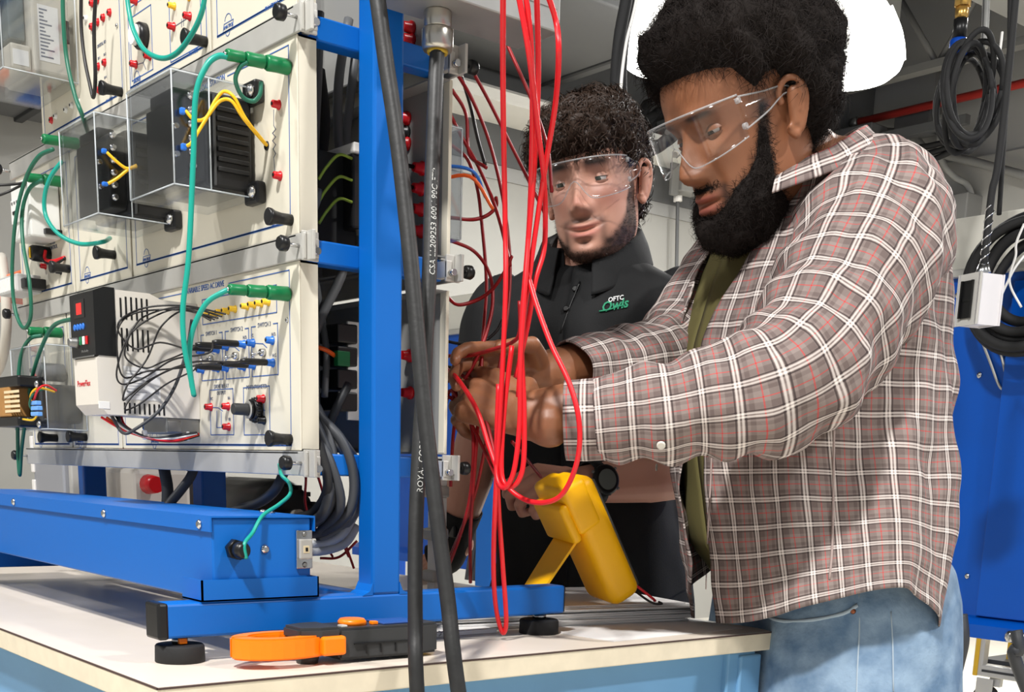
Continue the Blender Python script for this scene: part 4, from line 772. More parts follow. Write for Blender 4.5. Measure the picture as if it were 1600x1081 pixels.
lead('test_lead', [(-0.1949,0.2407,1.5792), (-0.1862,0.2525,1.5381), (-0.1718,0.2547,1.4961), (-0.1494,0.2517,1.4576)], .0025, blackw, 'black test lead among the red ones below the top clamp', 'wire', n=6)
lead('test_lead', [(-0.1214,0.1683,1.2239), (-0.1066,0.185,1.2204), (-0.0898,0.2064,1.2228), (-0.0803,0.2233,1.2375), (-0.0779,0.2318,1.2527)], .002, blackw, 'thin black lead leaving the rear panel above the hands', 'wire', n=6)
lead('test_lead', [(-0.1148,0.1642,1.1907), (-0.103,0.1778,1.1887), (-0.0932,0.1946,1.2017), (-0.0882,0.2053,1.2145)], .0025, blackw, 'black lead hooked to the rear panel beside the hands', 'wire', n=6)
# rear clear box behind the rear panel
rb = thing('rear_load_box', (-.16, .12, 1.34), 'clear-covered black transformer box on the rear side of the rack', 'transformer')
MB().bbox((-.26, .112, 1.355), (-.10, .155, 1.46), .003).build('transformer_core', MATS['transformer_black'], rb)
for i in range(6): MB().bbox((-.104, .12, 1.37+i*.014), (-.098, .15, 1.376+i*.014), .001).build('core_fin', blackp, rb)
cover(rb, -.27, -.085, .165, .112, 1.345, 1.475)
for q, m_ in (([(-.1, .13, 1.43), (-.07, .17, 1.425), (-.08, .2, 1.40)], bluep), ([(-.1, .13, 1.41), (-.06, .16, 1.415), (-.05, .19, 1.38)], orangew)): MB().tube(q, .0022, 6).build('transformer_wire', m_, rb)

# ================================================================ grey cables and parts inside the rack
ic = 'grey cables inside the rack'
inner = [
 ([(-0.1685,-0.0044,1.5733), (-0.1506,-0.0128,1.4907), (-0.1371,-0.0265,1.4079), (-0.1178,-0.0358,1.3178)], dkgreyw, .0060, 'dark grey cable in the upper bundle, second from the panel edge'),
 ([(-0.1984,0.0268,1.537), (-0.1821,0.0241,1.475), (-0.1722,0.0105,1.4049), (-0.1613,-0.0018,1.3347)], rubber, .0065, 'black cable in the upper bundle behind the grey ones'),
 ([(-0.1171,-0.0489,1.2799), (-0.0999,-0.0469,1.2276), (-0.0908,-0.0579,1.1673), (-0.0659,-0.0657,1.107), (-0.0341,-0.0592,1.0628), (-0.0333,-0.0449,1.0107), (-0.0695,-0.0523,0.9783)], dkgreyw, .0060, 'dark grey cable in the lower bundle beside the relay board'),
 ([(-0.0554,-0.0802,1.1208), (-0.0352,-0.0715,1.0772), (-0.0297,-0.0646,1.0331), (-0.0612,-0.0659,1.0018), (-0.1152,-0.0713,0.9901)], rubber, .0060, 'black cable in the lower bundle by the trough'),
 ([(-0.0733,-0.0086,1.1551), (-0.069,-0.0338,1.116), (-0.0713,-0.0506,1.0777), (-0.1146,-0.0457,1.0584)], dkgreyw, .0055, 'dark grey cable crossing the lower bundle'),
 ([(-0.1917,0.0041,1.6297), (-0.1752,-0.0034,1.5541), (-0.1591,-0.0198,1.4555), (-0.1366,-0.0282,1.3573), (-0.1251,-0.039,1.2891), (-0.112,-0.0507,1.2133), (-0.0869,-0.0586,1.1523), (-0.0568,-0.0544,1.1074), (-0.0406,-0.051,1.063), (-0.036,-0.0672,1.0029), (-0.1039,-0.0597,0.9843)], dkgreyw, .0062, 'dark grey cable running down behind the front panel edges'),
 ([(-0.181,0.0098,1.5654), (-0.1668,-0.0064,1.4737), (-0.1462,-0.0146,1.3824), (-0.1386,-0.022,1.3366)], dkgreyw, .006, 'dark grey cable just right of the load station edge'),
 ([(-0.1929,0.024,1.5997), (-0.1791,0.0128,1.5229), (-0.1633,-0.0016,1.4307), (-0.1482,-0.0055,1.3695), (-0.141,-0.0191,1.3079)], greyw, .0055, 'grey cable behind the upper crossbar'),
 ([(-0.2073,0.074,1.6075), (-0.2008,0.0559,1.5363), (-0.1894,0.0469,1.4732), (-0.1769,0.0449,1.4261), (-0.1588,0.044,1.3633), (-0.132,0.0201,1.2969), (-0.129,-0.0159,1.2326), (-0.1186,-0.0367,1.1851), (-0.0827,-0.048,1.123), (-0.0468,-0.0339,1.0859), (-0.0586,-0.0077,1.064)], greyw, .0062, 'light grey cable swinging left inside the rack'),
 ([(-0.2128,0.0878,1.5751), (-0.2059,0.0759,1.519), (-0.1984,0.0646,1.463), (-0.1868,0.0583,1.4071)], greyw, .0058, 'light grey cable next to the blue post'),
 ([(-0.1414,-0.0198,1.3079), (-0.1413,-0.0086,1.2494), (-0.1255,-0.0091,1.1952), (-0.1162,-0.0176,1.1407)], greyw, .0045, 'thin grey cable behind the middle crossbar'),
 ([(-0.0825,-0.0697,1.1514), (-0.0607,-0.0565,1.1148), (-0.0379,-0.0393,1.0857), (-0.0298,-0.0282,1.045), (-0.0343,-0.0327,1.0031), (-0.0671,-0.0493,0.9784), (-0.1016,-0.0611,0.9726)], dkgreyw, .0062, 'dark grey cable looping lowest under the bottom crossbar'),
 ([(-0.0677,-0.0748,1.1323), (-0.0501,-0.0653,1.0995), (-0.0392,-0.0519,1.0555), (-0.0406,-0.0512,1.0179), (-0.0654,-0.0591,0.9901), (-0.1089,-0.0659,0.9841)], dkgreyw, .0062, 'dark grey cable with the inner loop under the bottom crossbar'),
 ([(-0.0736,-0.0752,1.1067), (-0.0514,-0.0532,1.0926), (-0.0463,-0.0252,1.0636), (-0.0479,-0.0143,1.0103), (-0.0705,-0.0198,0.9819), (-0.0875,-0.0466,0.9654)], greyw, .0055, 'grey cable with the outer loop under the bottom crossbar'),
 ([(-0.0638,-0.0044,1.0019), (-0.069,-0.0208,0.9742), (-0.0817,-0.0408,0.9618), (-0.0739,-0.0634,0.9626)], mat('pale_grey_cable', (176, 178, 180), .45), .0055, 'pale grey cable curving into the trough, upper one'),
 ([(-0.0684,0.0003,0.9859), (-0.0732,-0.0136,0.9635), (-0.0777,-0.0387,0.9541), (-0.0721,-0.0645,0.9534)], MATS['pale_grey_cable'], .0055, 'pale grey cable curving into the trough, lower one'),
 ([(-0.3754,-0.066,1.0759), (-0.3753,-0.0786,1.0407), (-0.3805,-0.0931,1.0185), (-0.3902,-0.1163,0.9873), (-0.3945,-0.1345,0.952)], dkgreyw, .007, 'dark grey cable under the bottom rail, left one'),
 ([(-0.4811,-0.0785,1.084), (-0.4689,-0.0785,1.0434), (-0.4597,-0.0788,1.0118), (-0.4512,-0.0883,0.9573)], dkgreyw, .009, 'dark grey cable under the bottom rail, thick one'),
 ([(-0.1296,-0.0671,1.0498), (-0.1325,-0.0793,1.0261), (-0.1882,-0.0727,1.0084), (-0.2512,-0.0732,0.996), (-0.3162,-0.0797,0.9734)], dkgreyw, .0065, 'dark grey cable curving under the rail by the teal ground wire'),
]
for p, m_, r, l in inner: lead('inner_cable', p, r, m_, l, 'cable', ic, n=8, sub=6)
for q, k in (([(-0.1918,0.0162,1.0423), (-0.1908,0.033,0.9964), (-0.1977,0.0671,0.9354)], 'left'), ([(-0.1975,0.0371,1.03), (-0.2058,0.0568,0.9785), (-0.2075,0.0814,0.9185)], 'middle'), ([(-0.202,0.0036,1.0418), (-0.2098,0.0095,0.9955), (-0.2116,0.0499,0.9348)], 'far left'), ([(-0.1947,0.0787,0.9573), (-0.206,0.0568,0.935), (-0.2223,0.036,0.9325)], 'low')):
    lead('thin_lead', q, .0018, dkredw, 'thin dark red lead seen through the cable loops, %s one' % k, 'wire', n=6)
en = thing('inner_terminals', (-.16, -.02, 1.33), 'black terminal block with green and yellow wires inside the rack', 'terminal block')
MB().bbox((-.36, -.075, 1.312), (-.10, .02, 1.42), .003).build('dark_filler', mat('filler_black', (22, 23, 24), .6), en)  # added black box that darkens the interior behind the middle row
MB().bbox((-.12, .0, 1.335), (-.078, .05, 1.418), .003).build('terminal_strip', blackp, en)
MB().bbox((-.15, .0, 1.418), (-.075, .055, 1.430), .002).build('white_cap', whitep, en)
for i in range(3):
    z = 1.412-i*.024; MB().tube([(-.08, .0, z), (-.076, -.02, z), (-.078, -.035, z-.015), (-.08, -.045, z-.03)], .0018, 6).build('ground_wire', mat('green_yellow_wire', (140, 165, 60), .45), en)
MB().lathe((-.082, -.042, 1.372), (-.086, -.056, 1.334), [(0, .003), (.2, .006), (1, .006)], 10).build('heat_shrink', greyw, en)
rl = thing('relay_board', (-.15, -.02, 1.12), 'white-faced relay board with black relays inside the rack', 'relay board')
MB().bbox((-.13, .022, 1.115), (-.126, .056, 1.235), .001).build('mounting_plate', whitep, rl)
for i in range(4): MB().bbox((-.15, -.005, 1.125+i*.027), (-.105, .024, 1.148+i*.027), .002).build('relay', blackp, rl)
MB().bbox((-.11, -.008, 1.178), (-.1, .01, 1.196), .001).build('green_terminal', greenp, rl)
MB().bbox((-.40, -.075, 1.10), (-.16, .0, 1.245), .003).build('dark_filler_lower', MATS['filler_black'], rl)  # another added box, darkening the interior behind the bottom row
for z in (1.122, 1.148, 1.175, 1.202, 1.228): MB().cyl((-.126, .049, z), (-.124, .049, z), .003, 8).build('mounting_hole', blackp, rl)
MB().tube([(-.11, -.006, 1.19), (-.1, -.025, 1.195), (-.11, -.04, 1.2)], .003, 6).build('relay_wire', orangew, rl)

# ================================================================ clamp meter on the bench
cm = thing('clamp_meter', (.06, -.12, BZ), 'dark grey clamp meter with orange jaw lying on the bench', 'clamp meter')
zc = BZ+.004
def slab(poly, z0, z1, r=.003):
    bm = bmesh.new(); vs = [bm.verts.new((x, y, z0)) for x, y in poly]; f = bm.faces.new(vs); f.normal_update()
    e = bmesh.ops.extrude_face_region(bm, geom=[f]); bmesh.ops.translate(bm, verts=[v for v in e['geom'] if isinstance(v, bmesh.types.BMVert)], vec=(0, 0, z1-z0))
    bmesh.ops.recalc_face_normals(bm, faces=bm.faces[:]); bmesh.ops.bevel(bm, geom=[ed for ed in bm.edges if abs(ed.calc_face_angle(0)) > .6], offset=r, segments=2, affect='EDGES'); return bm
MB().bm(slab([(.085, -.118), (.088, -.02), (.082, .02), (.035, .02), (.03, -.02), (.03, -.118)], zc, zc+.036)).build('meter_body', darkp, cm)
MB().box((.0865, -.1, zc+.017), (.0885, -.02, zc+.0185)).build('body_seam', blackp, cm)
for i in range(3): MB().box((.0878, -.085+i*.02, zc+.006), (.0886, -.0835+i*.02, zc+.016)).build('grip_rib', blackp, cm)
MB().bm(slab([(.078, -.165), (.085, -.14), (.085, -.115), (.03, -.115), (.03, -.14), (.04, -.165)], zc+.024, zc+.038)).build('jaw_shroud', darkp, cm)
# jaw: a curved ring of two halves
def ring_half(a0, a1, c, ro, ri, z0, z1, n=14):
    poly = [(c[0]+ro[0]*math.cos(a), c[1]+ro[1]*math.sin(a)) for a in np.linspace(a0, a1, n)]+[(c[0]+ri[0]*math.cos(a), c[1]+ri[1]*math.sin(a)) for a in np.linspace(a1, a0, n)]
    return slab(poly, z0, z1, .002)
MB().bm(ring_half(-PI*.52, PI*.45, (.058, -.178), (.033, .058), (.018, .036), zc+.006, zc+.030)).build('jaw', orange, cm)
MB().bm(ring_half(PI*.55, PI*1.46, (.058, -.178), (.033, .058), (.018, .036), zc+.006, zc+.030)).build('jaw', orange, cm)
MB().bbox((.078, -.142, zc+.007), (.0915, -.112, zc+.0285), .003).build('jaw_trigger', orange, cm)
MB().lathe((.06, -.145, zc-.004), (.06, -.145, zc+.006), [(0, .012), (1, .014)], 16).build('hinge_boss', darkp, cm)
MB().lathe((.058, -.085, zc+.036), (.058, -.085, zc+.043), [(0, .0165), (.6, .0165), (1, .014)], 24).build('range_dial', orange, cm)
MB().bbox((.064, -.066, zc+.036), (.072, -.058, zc+.040), .001).build('hold_button', orange, cm)
MB().bbox((.04, -.055, zc+.036), (.078, -.005, zc+.0385), .001).build('display', mat('meter_display', (52, 84, 150), .2), cm)
MB().bbox((.07, -.112, zc+.036), (.08, -.104, zc+.039), .001).build('jaw_lever', alu, cm)
# spiral notebook corner and coiled yellow clip behind the cords
nb = thing('notepad', (-.02, .1, BZ), 'white notepad with wire binding under the foot bar', 'notepad')
MB().box((-.14, .06, BZ+.0005), (-.045, .21, BZ+.006)).build('pages', paper, nb)
for i in range(8): MB().tube([(-.046, .065+i*.008, BZ+.001), (-.04, .065+i*.008, BZ+.006), (-.046, .065+i*.008, BZ+.008)], .0009, 5).build('binding_coil', steel, nb)
yc = thing('yellow_clip', (.03, .028, BZ), 'small ribbed yellow clip behind the black cords', 'clip')
for i in range(3): MB().bbox((.02, .022, BZ+.001+i*.0055), (.045, .042, BZ+.0058+i*.0055), .002).build('rib', yellowp, yc)

# ================================================================ papers and yellow multimeter
ps = thing('paper_stack', (-.18, .38, BZ), 'thick stack of white papers under the yellow multimeter', 'papers')
random.seed(3); z = BZ+.0006
for i in range(13):
    a = .17+random.uniform(-.03, .03); cx, cy = -.178+random.uniform(-.008, .008), .378+random.uniform(-.008, .008); th = .0022
    hx, hy = .125, .215; ca, sa = math.cos(-a), math.sin(-a)
    poly = [(cx+u*ca-v*sa, cy+u*sa+v*ca) for u, v in ((-hx, -hy), (hx, -hy), (hx, hy), (-hx, hy))]
    MB().prism(poly, z, z+th-.0003, 'Z').build('sheet', paper, ps); z += th
STZ = z
tag(MB().prism([(-.1, .26), (.004, .286), (.098, .296), (.082, .575), (-.02, .585), (-.1, .56)], BZ+.0001, BZ+.0005, 'Z').build('loose_sheet', paper), 'single white sheet lying on the bench in front of the paper stack', 'paper')
mm = thing('multimeter', (-.07, .43, STZ), 'yellow multimeter propped on its stand on the paper stack', 'multimeter')
th_ = math.radians(31); ax = Vector((-.06, -math.sin(th_), math.cos(th_))).normalized(); wx = Vector((1, -.28, 0)); wx = (wx-ax*wx.dot(ax)).normalized(); nn = ax.cross(wx)*-1
if nn.y < 0: nn = -nn
base = Vector((-.055, .442, STZ+.012))
def ml(u, v, h): return base+wx*u+nn*v+ax*h
def mbox(name, u, v, h, r, m, par=mm, taper=1.0):
    bm = bmesh.new(); bmesh.ops.create_cube(bm, size=1)
    for q in bm.verts:
        s_ = taper if q.co.z > 0 else 1; q.co = Vector(((u[0]+u[1])/2+q.co.x*(u[1]-u[0])*s_, (v[0]+v[1])/2+q.co.y*(v[1]-v[0]), (h[0]+h[1])/2+q.co.z*(h[1]-h[0])))
    bmesh.ops.bevel(bm, geom=bm.edges[:], offset=r, segments=4, affect='EDGES', profile=.5)
    for q in bm.verts: q.co = ml(*q.co)
    return MB().bm(bm, True).build(name, m, par)
mbox('holster', (-.045, .045), (-.026, .026), (0, .196), .016, meter_yellow)
mbox('holster_shoulder', (-.047, .047), (-.031, .010), (.125, .2), .009, meter_yellow)
mbox('probe_clip', (-.044, .044), (-.043, -.028), (.118, .178), .006, meter_yellow)
mbox('meter_face', (-.037, .037), (.0235, .0275), (.01, .185), .002, darkp)
mbox('display', (-.032, .032), (.027, .0285), (.125, .175), .001, mat('lcd_grey', (150, 158, 148), .25))
a_, b_ = ml(0, .027, .075), ml(0, .036, .075); MB().lathe(a_, b_, [(0, .014), (1, .012)], 18).build('range_dial', darkp, mm)
st = MB(); p0 = ml(0, -.03, .118); p1 = Vector((-.075, p0.y-.075, STZ+.001))
d = (p1-p0); 
hw0, hw1, tk = .032, .026, .0035; nrm = d.cross(wx).normalized()*tk
vs = [p0-wx*hw0, p0+wx*hw0, p1+wx*hw1, p1-wx*hw1]
st.add([tuple(v) for v in vs]+[tuple(v+nrm) for v in vs], [(0, 1, 2, 3), (7, 6, 5, 4), (0, 4, 5, 1), (1, 5, 6, 2), (2, 6, 7, 3), (3, 7, 4, 0)]); st.build('kick_stand', meter_yellow, mm)
lead('probe_lead', [ml(.0, .02, .012), Vector((-.01, .47, STZ+.006)), Vector((.0, .485, STZ+.003)), Vector((-.02, .5, STZ+.003))], .0018, blackw, 'short black lead at the foot of the yellow multimeter', 'wire')
lead('probe_lead', [ml(.012, .022, .02), Vector((-.012, .478, STZ+.010)), Vector((-.03, .5, STZ+.004))], .002, redw, 'red lead at the foot of the yellow multimeter', 'wire')

# ================================================================ things in the background
hc = thing('hose_coil', (-0.4075,2.1204,1.5419), 'thick black hose coiled on the right blue booth', 'hose')
c = Vector((-0.3766,2.0743,1.5338)); xv = Vector((1, 0, 0)); 
for i in range(5):
    r = .158-.017*i+(.004 if i % 2 else 0); pts = []
    for k in range(25):
        a = 2*PI*k/24; pts.append(c+Vector((r*math.cos(a)*1.0+.003*i, -.02*(i % 2)-.008*math.sin(3*a+i), r*1.0*math.sin(a)+.004*math.sin(2*a+i))))
    MB().tube(pts, .0125, 10, sub=2).build('hose_turn', rubber, hc)
ob = thing('pendant_outlet', (-0.1771,1.5487,1.4229), 'white hanging outlet box with two black sockets', 'outlet box')
q = Vector((-0.1771,1.5487,1.4229)); ud = Vector((.0, .0, 1)); fx = Vector((-.62, -.78, 0)).normalized()
fy = Vector((-.78*-1, -.62, 0)).normalized()
def obx(u, v, h): return q+Vector((.85, -.53, 0))*v*0+Vector((.629, .777, 0))*u+Vector((.753, -.618, 0))*v+ud*h
bm = bmesh.new(); bmesh.ops.create_cube(bm, size=1)
ang = math.radians(-52); 
def rotbox(sx, sy, sz, off, name, m, par, r=.003):
    bm = bmesh.new(); bmesh.ops.create_cube(bm, size=1)
    Rz = Matrix.Rotation(math.atan2(-.95, -.30), 3, 'Z')
    for v in bm.verts: v.co = q+Rz@Vector((off[0]+v.co.x*sx, off[1]+v.co.y*sy, off[2]+v.co.z*sz))
    bmesh.ops.bevel(bm, geom=bm.edges[:], offset=r, segments=2, affect='EDGES'); return MB().bm(bm).build(name, m, par)
rotbox(.058, .052, .092, (0, 0, 0), 'box_body', mat('outlet_white', (225, 222, 224), .4), ob)
rotbox(.003, .062, .098, (.0305, 0, 0), 'cover_plate', mat('plate_grey', (196, 194, 188), .35), ob, .001)
for dz in (-.018, .018): rotbox(.003, .026, .028, (.033, 0, dz), 'socket', blackp, ob, .004)
MB().lathe(q+ud*.046, q+ud*.07, [(0, .012), (.3, .016), (.6, .013), (1, .010)], 16).build('cord_grip', steel, ob)
mesh_pts = []
for k in range(2):
    pts = [q+ud*(.07+.11*t/20)+Vector((.008*math.cos(t*.9+k*PI), .008*math.sin(t*.9+k*PI), 0)) for t in range(21)]
    MB().tube(pts, .0016, 5, sub=2).build('strain_mesh', steel, ob)
MB().tube([q+ud*.06, q+ud*.2, q+ud*.35+Vector((.005, .005, 0)), q+ud*1.2, q+Vector((.02, .02, 3.2))], .0075, 8).build('drop_cord', rubber, ob)
hk = thing('wire_hanger', (-0.3834,2.0011,1.356), 'bent grey wire hook hanging on the blue booth', 'hook')
MB().tube([(-0.5631,2.193,1.4514), (-0.5213,2.193,1.3777), (-0.4862,2.193,1.3128), (-0.4704,2.193,1.2996), (-0.4632,2.193,1.312), (-0.4782,2.193,1.3599), (-0.4939,2.193,1.3999)], .0035, 6).build('hook_wire', alu, hk)
wh = thing('wire_hanger', (-0.3337,1.9601,1.5212), 'thin white wires dangling in front of the hose coil', 'hook')
MB().tube([(-0.2932,1.8876,1.631), (-0.2957,1.8691,1.5885), (-0.2911,1.8645,1.5605), (-0.2909,1.8493,1.5181), (-0.2835,1.8481,1.4902), (-0.2607,1.8608,1.4489)], .0028, 6).build('hook_wire', whitep, wh)
MB().tube([(-0.2793,1.879,1.561), (-0.2873,1.8588,1.5324), (-0.2926,1.8369,1.4898), (-0.2948,1.8249,1.4643)], .0028, 6).build('hook_wire', whitep, wh)
# air hose coil hanging from the ceiling with its coupler
ah = thing('air_hose', (-0.4256,1.8271,1.9073), 'black air hose coiled and hung from the ceiling beside the lamp', 'hose')
for i in range(9):
    cx = 1500+i*3.6; rx = 38+5*math.sin(i*1.7); ry = 72+6*math.cos(i*2.1); pts = []
    c0 = Vector((-0.4256,1.8271,1.9073)); s_ = 2.7/1879
    for k in range(21):
        a = 2*PI*k/20; u = ((cx-1515)+rx*math.cos(a))*s_; h = (ry*math.sin(a)+4*math.sin(i*2.3))*s_
        pts.append(c0+Vector((.629, .777, .03)).normalized()*u+Vector((0, 0, 1))*h+Vector((-.753, .618, 0))*(.05*math.sin(a+i)+.012*(i-4)))
    MB().tube(pts, .0065, 8, sub=2).build('hose_turn', rubber, ah)
p = Vector((-0.46,1.8166,1.9933)); MB().lathe(p, p+ud*.035, [(0, .018), (.1, .02), (.9, .02), (1, .017)], 16).build('blue_collar', mat('blue_anodised', (20, 80, 190), .3, .4), ah)
MB().lathe(p+ud*.035, p+ud*.075, [(0, .016), (1, .016)], 8).build('coupler_black', blackp, ah)
MB().lathe(p+ud*.075, p+ud*.1, [(0, .013), (.3, .015), (1, .015)], 6).build('brass_nut', mat('brass', (205, 165, 90), .3, .8), ah)
MB().lathe(p+ud*.1, p+ud*.135, [(0, .018), (1, .018)], 6).build('brass_coupler', MATS['brass'], ah)
MB().tube([p+ud*.13, p+ud*.6, p+ud*1.9], .011, 8).build('drop_hose', whitep, ah)
MB().tube([(-0.4073,1.9013,2.0494), (-0.403,1.8936,2.0143), (-0.4016,1.8877,1.9932), (-0.4091,1.8722,1.9759), (-0.419,1.8599,1.9754)], .003, 6).build('hang_wire', whitep, ah)
rp = thing('hanging_pole', (-0.54,2.0621,2.0466), 'thin vertical steel rod hanging behind the hose coil', 'rod')
MB().tube([(-0.6266,2.1211,2.4977), (-0.5689,2.0817,2.1969), (-0.5494,2.0643,2.0841)], .009, 8).build('rod', dull_steel, rp)
rp = thing('hanging_pole', (-0.4811,2.0796,1.8976), 'thin dark cord hanging at the right of the hose coil', 'cord')
MB().tube([(-0.5907,2.1655,2.4993), (-0.5116,2.1111,2.0858), (-0.4811,2.0796,1.8976), (-0.4496,2.0438,1.6943)], .006, 8).build('cord', rubber, rp)
# cart with a carton under the booth
ct = thing('equipment_cart', (-1.8273,4.8674,0), 'aluminium frame cart on casters under the right booth', 'cart')
y0 = 2.95; ex = mat('extrusion_alu', (196, 194, 186), .4, .3); ey = mat('yellow_strip', (222, 176, 40), .5)
a = Vector((-0.8976,2.95,0.4297))
MB().bbox((a.x, y0, a.z), (a.x+.035, y0+.035, 1.0), .004).build('upright', ex, ct)
MB().bbox((a.x+.005, y0-.004, a.z), (a.x+.02, y0+.001, 1.0), .001).build('yellow_insert', ey, ct)
MB().bbox((a.x+.06, y0+.1, a.z), (a.x+.095, y0+.135, 1.0), .004).build('upright', ey, ct)
MB().bbox((a.x+.03, y0, a.z), (a.x+.9, y0+.04, a.z+.04), .004).build('base_rail', ex, ct)
MB().box((a.x+.035, y0-.001, a.z+.016), (a.x+.9, y0+.002, a.z+.024)).build('rail_slot', darkp, ct)
MB().box((a.x+.0, y0+.04, a.z+.04), (a.x+.9, y0+.5, a.z+.055)).build('shelf', darkp, ct)
MB().bbox((a.x+.06, y0+.01, a.z-.03), (a.x+.1, y0+.03, a.z), .003).build('caster_plate', ex, ct)
w0 = Vector((a.x+.05, y0+.02, max(.045, a.z-.075)))
MB().lathe(w0+Vector((0, -.015, 0)), w0+Vector((0, .015, 0)), [(0, .04), (.15, .045), (.85, .045), (1, .04)], 20).build('caster_wheel', rubber, ct)
MB().bbox(w0+Vector((-.03, -.022, .0)), w0+Vector((.03, -.017, .07)), .002).build('caster_fork', ex, ct)
bx = tag(MB().bbox((a.x+.2, y0+.06, a.z+.056), (a.x+.7, y0+.4, a.z+.36), .004).build('carton', mat('carton_cream', (222, 208, 170), .7)), 'cream carton standing on the cart under the booth', 'box')
lead('floor_cable', [(-0.3464,1.9049,0.7469), (-0.3313,1.901,0.6859), (-0.3537,1.9295,0.617), (-0.4045,1.9944,0.5213), (-0.4521,2.0677,0.4373), (-.3, 2.75, .02)], .014, dkgreyw, 'grey cable dropping from the booth to the floor beside the cart', 'cable')
lead('floor_cable', [(-0.1277,1.765,0.7418), (-0.1149,1.7654,0.7), (-0.1236,1.8099,0.6294), (-.05, 2.3, .02)], .014, dkgreyw, 'grey cable dropping from the booth at the right edge', 'cable')
# big black hose loop and white cord hanging between the two men
lead('overhead_hose', [(-0.8947,1.2267,2.2728), (-0.8729,1.1842,2.0834), (-0.8637,1.1559,1.975), (-0.8475,1.1362,1.867), (-0.828,1.1305,1.7863), (-0.8029,1.1457,1.7439), (-0.776,1.1774,1.7411), (-0.7552,1.213,1.7692), (-0.7564,1.2686,1.8371), (-0.7797,1.3174,1.9153)], .0135, rubber, 'thick black hose hanging in a big loop between the two heads', 'hose', n=10)
lead('overhead_hose', [(-0.9006,1.2554,2.2826), (-0.8822,1.2082,2.0916), (-0.8719,1.1759,1.9687), (-0.8521,1.1603,1.86), (-0.8246,1.1644,1.7791), (-0.7978,1.1885,1.7556), (-0.7731,1.222,1.765), (-0.7693,1.2749,1.8086)], .012, rubber, 'thinner black hose beside the big hanging loop', 'hose', n=10)
lead('hanging_string', [(-0.8571,1.2191,2.2594), (-0.8338,1.1744,2.0588), (-0.8281,1.1421,1.9515), (-0.8165,1.1222,1.8579), (-0.8016,1.1209,1.8049), (-0.7802,1.1316,1.7628), (-0.763,1.1465,1.7462)], .0035, whitep, 'thin white cord following the hanging hose loop', 'cord', n=6)
# far-left neighbours of the rack
lc = thing('aluminium_upright', (-1.3, .05, BZ), 'grey slotted aluminium upright at the left edge of the bench', 'upright')
MB().bbox((-1.6634,0.05,1.3758)[:1]+(.05, BZ) if False else (-1.45, .05, BZ+.001), (-1.27, .09, 1.62), .004).build('profile', mat('upright_grey', (158, 160, 166), .45, .3), lc)
for i in range(7): MB().bbox((-1.455, .046, BZ+.05+i*.045), (-1.44, .052, BZ+.08+i*.045), .002).build('slot_cover', whitep, lc)
MB().bbox((-1.268, .06, BZ+.001), (-1.25, .09, 1.4), .003).build('side_channel', alu, lc)
ot = thing('orange_tray', (-1.35, .0, 1.37), 'translucent orange tray at the left edge behind the green leads', 'tray')
MB().bbox((-1.42, -.02, 1.36), (-1.19, .045, 1.395), .004).build('tray_body', mat('orange_clear', (224, 84, 44), .25, alpha=.9), ot)
MB().bbox((-1.425, -.025, 1.395), (-1.185, .05, 1.401), .002).build('tray_rim', mat('orange_rim', (236, 120, 70), .3), ot)
ye = tag(MB().prism([(-1.2, 1.22), (-1.165, 1.22), (-1.165, 1.335), (-1.2, 1.345)], .0, .03, 'Y').build('yellow_holder', yellowp), 'yellow plastic holder left of the bottom row panels', 'holder'); 
ht = tag(MB().tube([(-1.35,-0.02,1.439), (-1.306,-0.03,1.3747), (-1.3129,-0.03,1.3043), (-1.3827,-0.02,1.2486), (-1.4838,-0.01,1.216)], .010, 8).build('cream_hose', mat('cream_hose', (205, 200, 188), .5)), 'cream flexible tube at the far left edge', 'hose')

# things glimpsed under and behind the rack
mo = thing('electric_motor', (-.79, .24, BZ), 'black electric motor on the bench behind the rack', 'motor')
mz = BZ+.13
MB().lathe((-.90, .24, mz), (-.69, .24, mz), [(0, .05), (.04, .062), (.9, .062), (1, .055)], 26).build('motor_body', blackp, mo)
for i in range(16):
    a = 2*PI*i/16; MB().bbox((-.69, .24+.052*math.cos(a)-.004, mz+.052*math.sin(a)-.004), (-.675, .24+.052*math.cos(a)+.004, mz+.052*math.sin(a)+.004), .001).build('cooling_tooth', blackp, mo)
for yy in (.20, .28): MB().bbox((-.88, yy-.012, BZ+.0003), (-.71, yy+.012, BZ+.09), .002).build('motor_foot', dkgreyw, mo)
MB().cyl((-.675, .24, mz), (-.645, .24, mz), .012, 12).build('motor_shaft', steel, mo)
gb = thing('gear_unit', (-1.25, .22, BZ), 'cream gear unit with a red plug on the bench behind the rack', 'gear unit')
MB().bbox((-1.37, .16, BZ+.0003), (-1.17, .28, BZ+.20), .01).build('gear_housing', drive_grey, gb)
MB().lathe((-1.15, .18, BZ+.17), (-1.11, .18, BZ+.17), [(0, .02), (1, .016)], 14).build('red_plug', redp, gb)
MB().cyl((-1.17, .18, BZ+.17), (-1.15, .18, BZ+.17), .013, 12).build('plug_neck', whitep, gb)
sb3 = thing('slotted_bracket', (-1.05, .31, BZ), 'slotted aluminium bracket standing left of the black motor', 'bracket')
MB().prism([(-1.10, BZ+.0003), (-1.02, BZ+.0003), (-1.025, BZ+.06), (-1.04, BZ+.19), (-1.07, BZ+.19), (-1.085, BZ+.06)], .30, .31, 'Y').build('bracket_plate', alu, sb3)
for zz in (.06, .10, .14): MB().bbox((-1.068, .2985, BZ+zz), (-1.048, .3005, BZ+zz+.02), .001).build('bracket_slot', darkp, sb3)
eq = thing('equipment_case', (-1.5, .3, BZ), 'dark equipment case behind the left end of the rack', 'case')
MB().bbox((-1.75, .34, BZ+.0005), (-1.46, .5, BZ+.30), .006).build('case_body', mat('case_dark', (42, 36, 36), .6), eq)
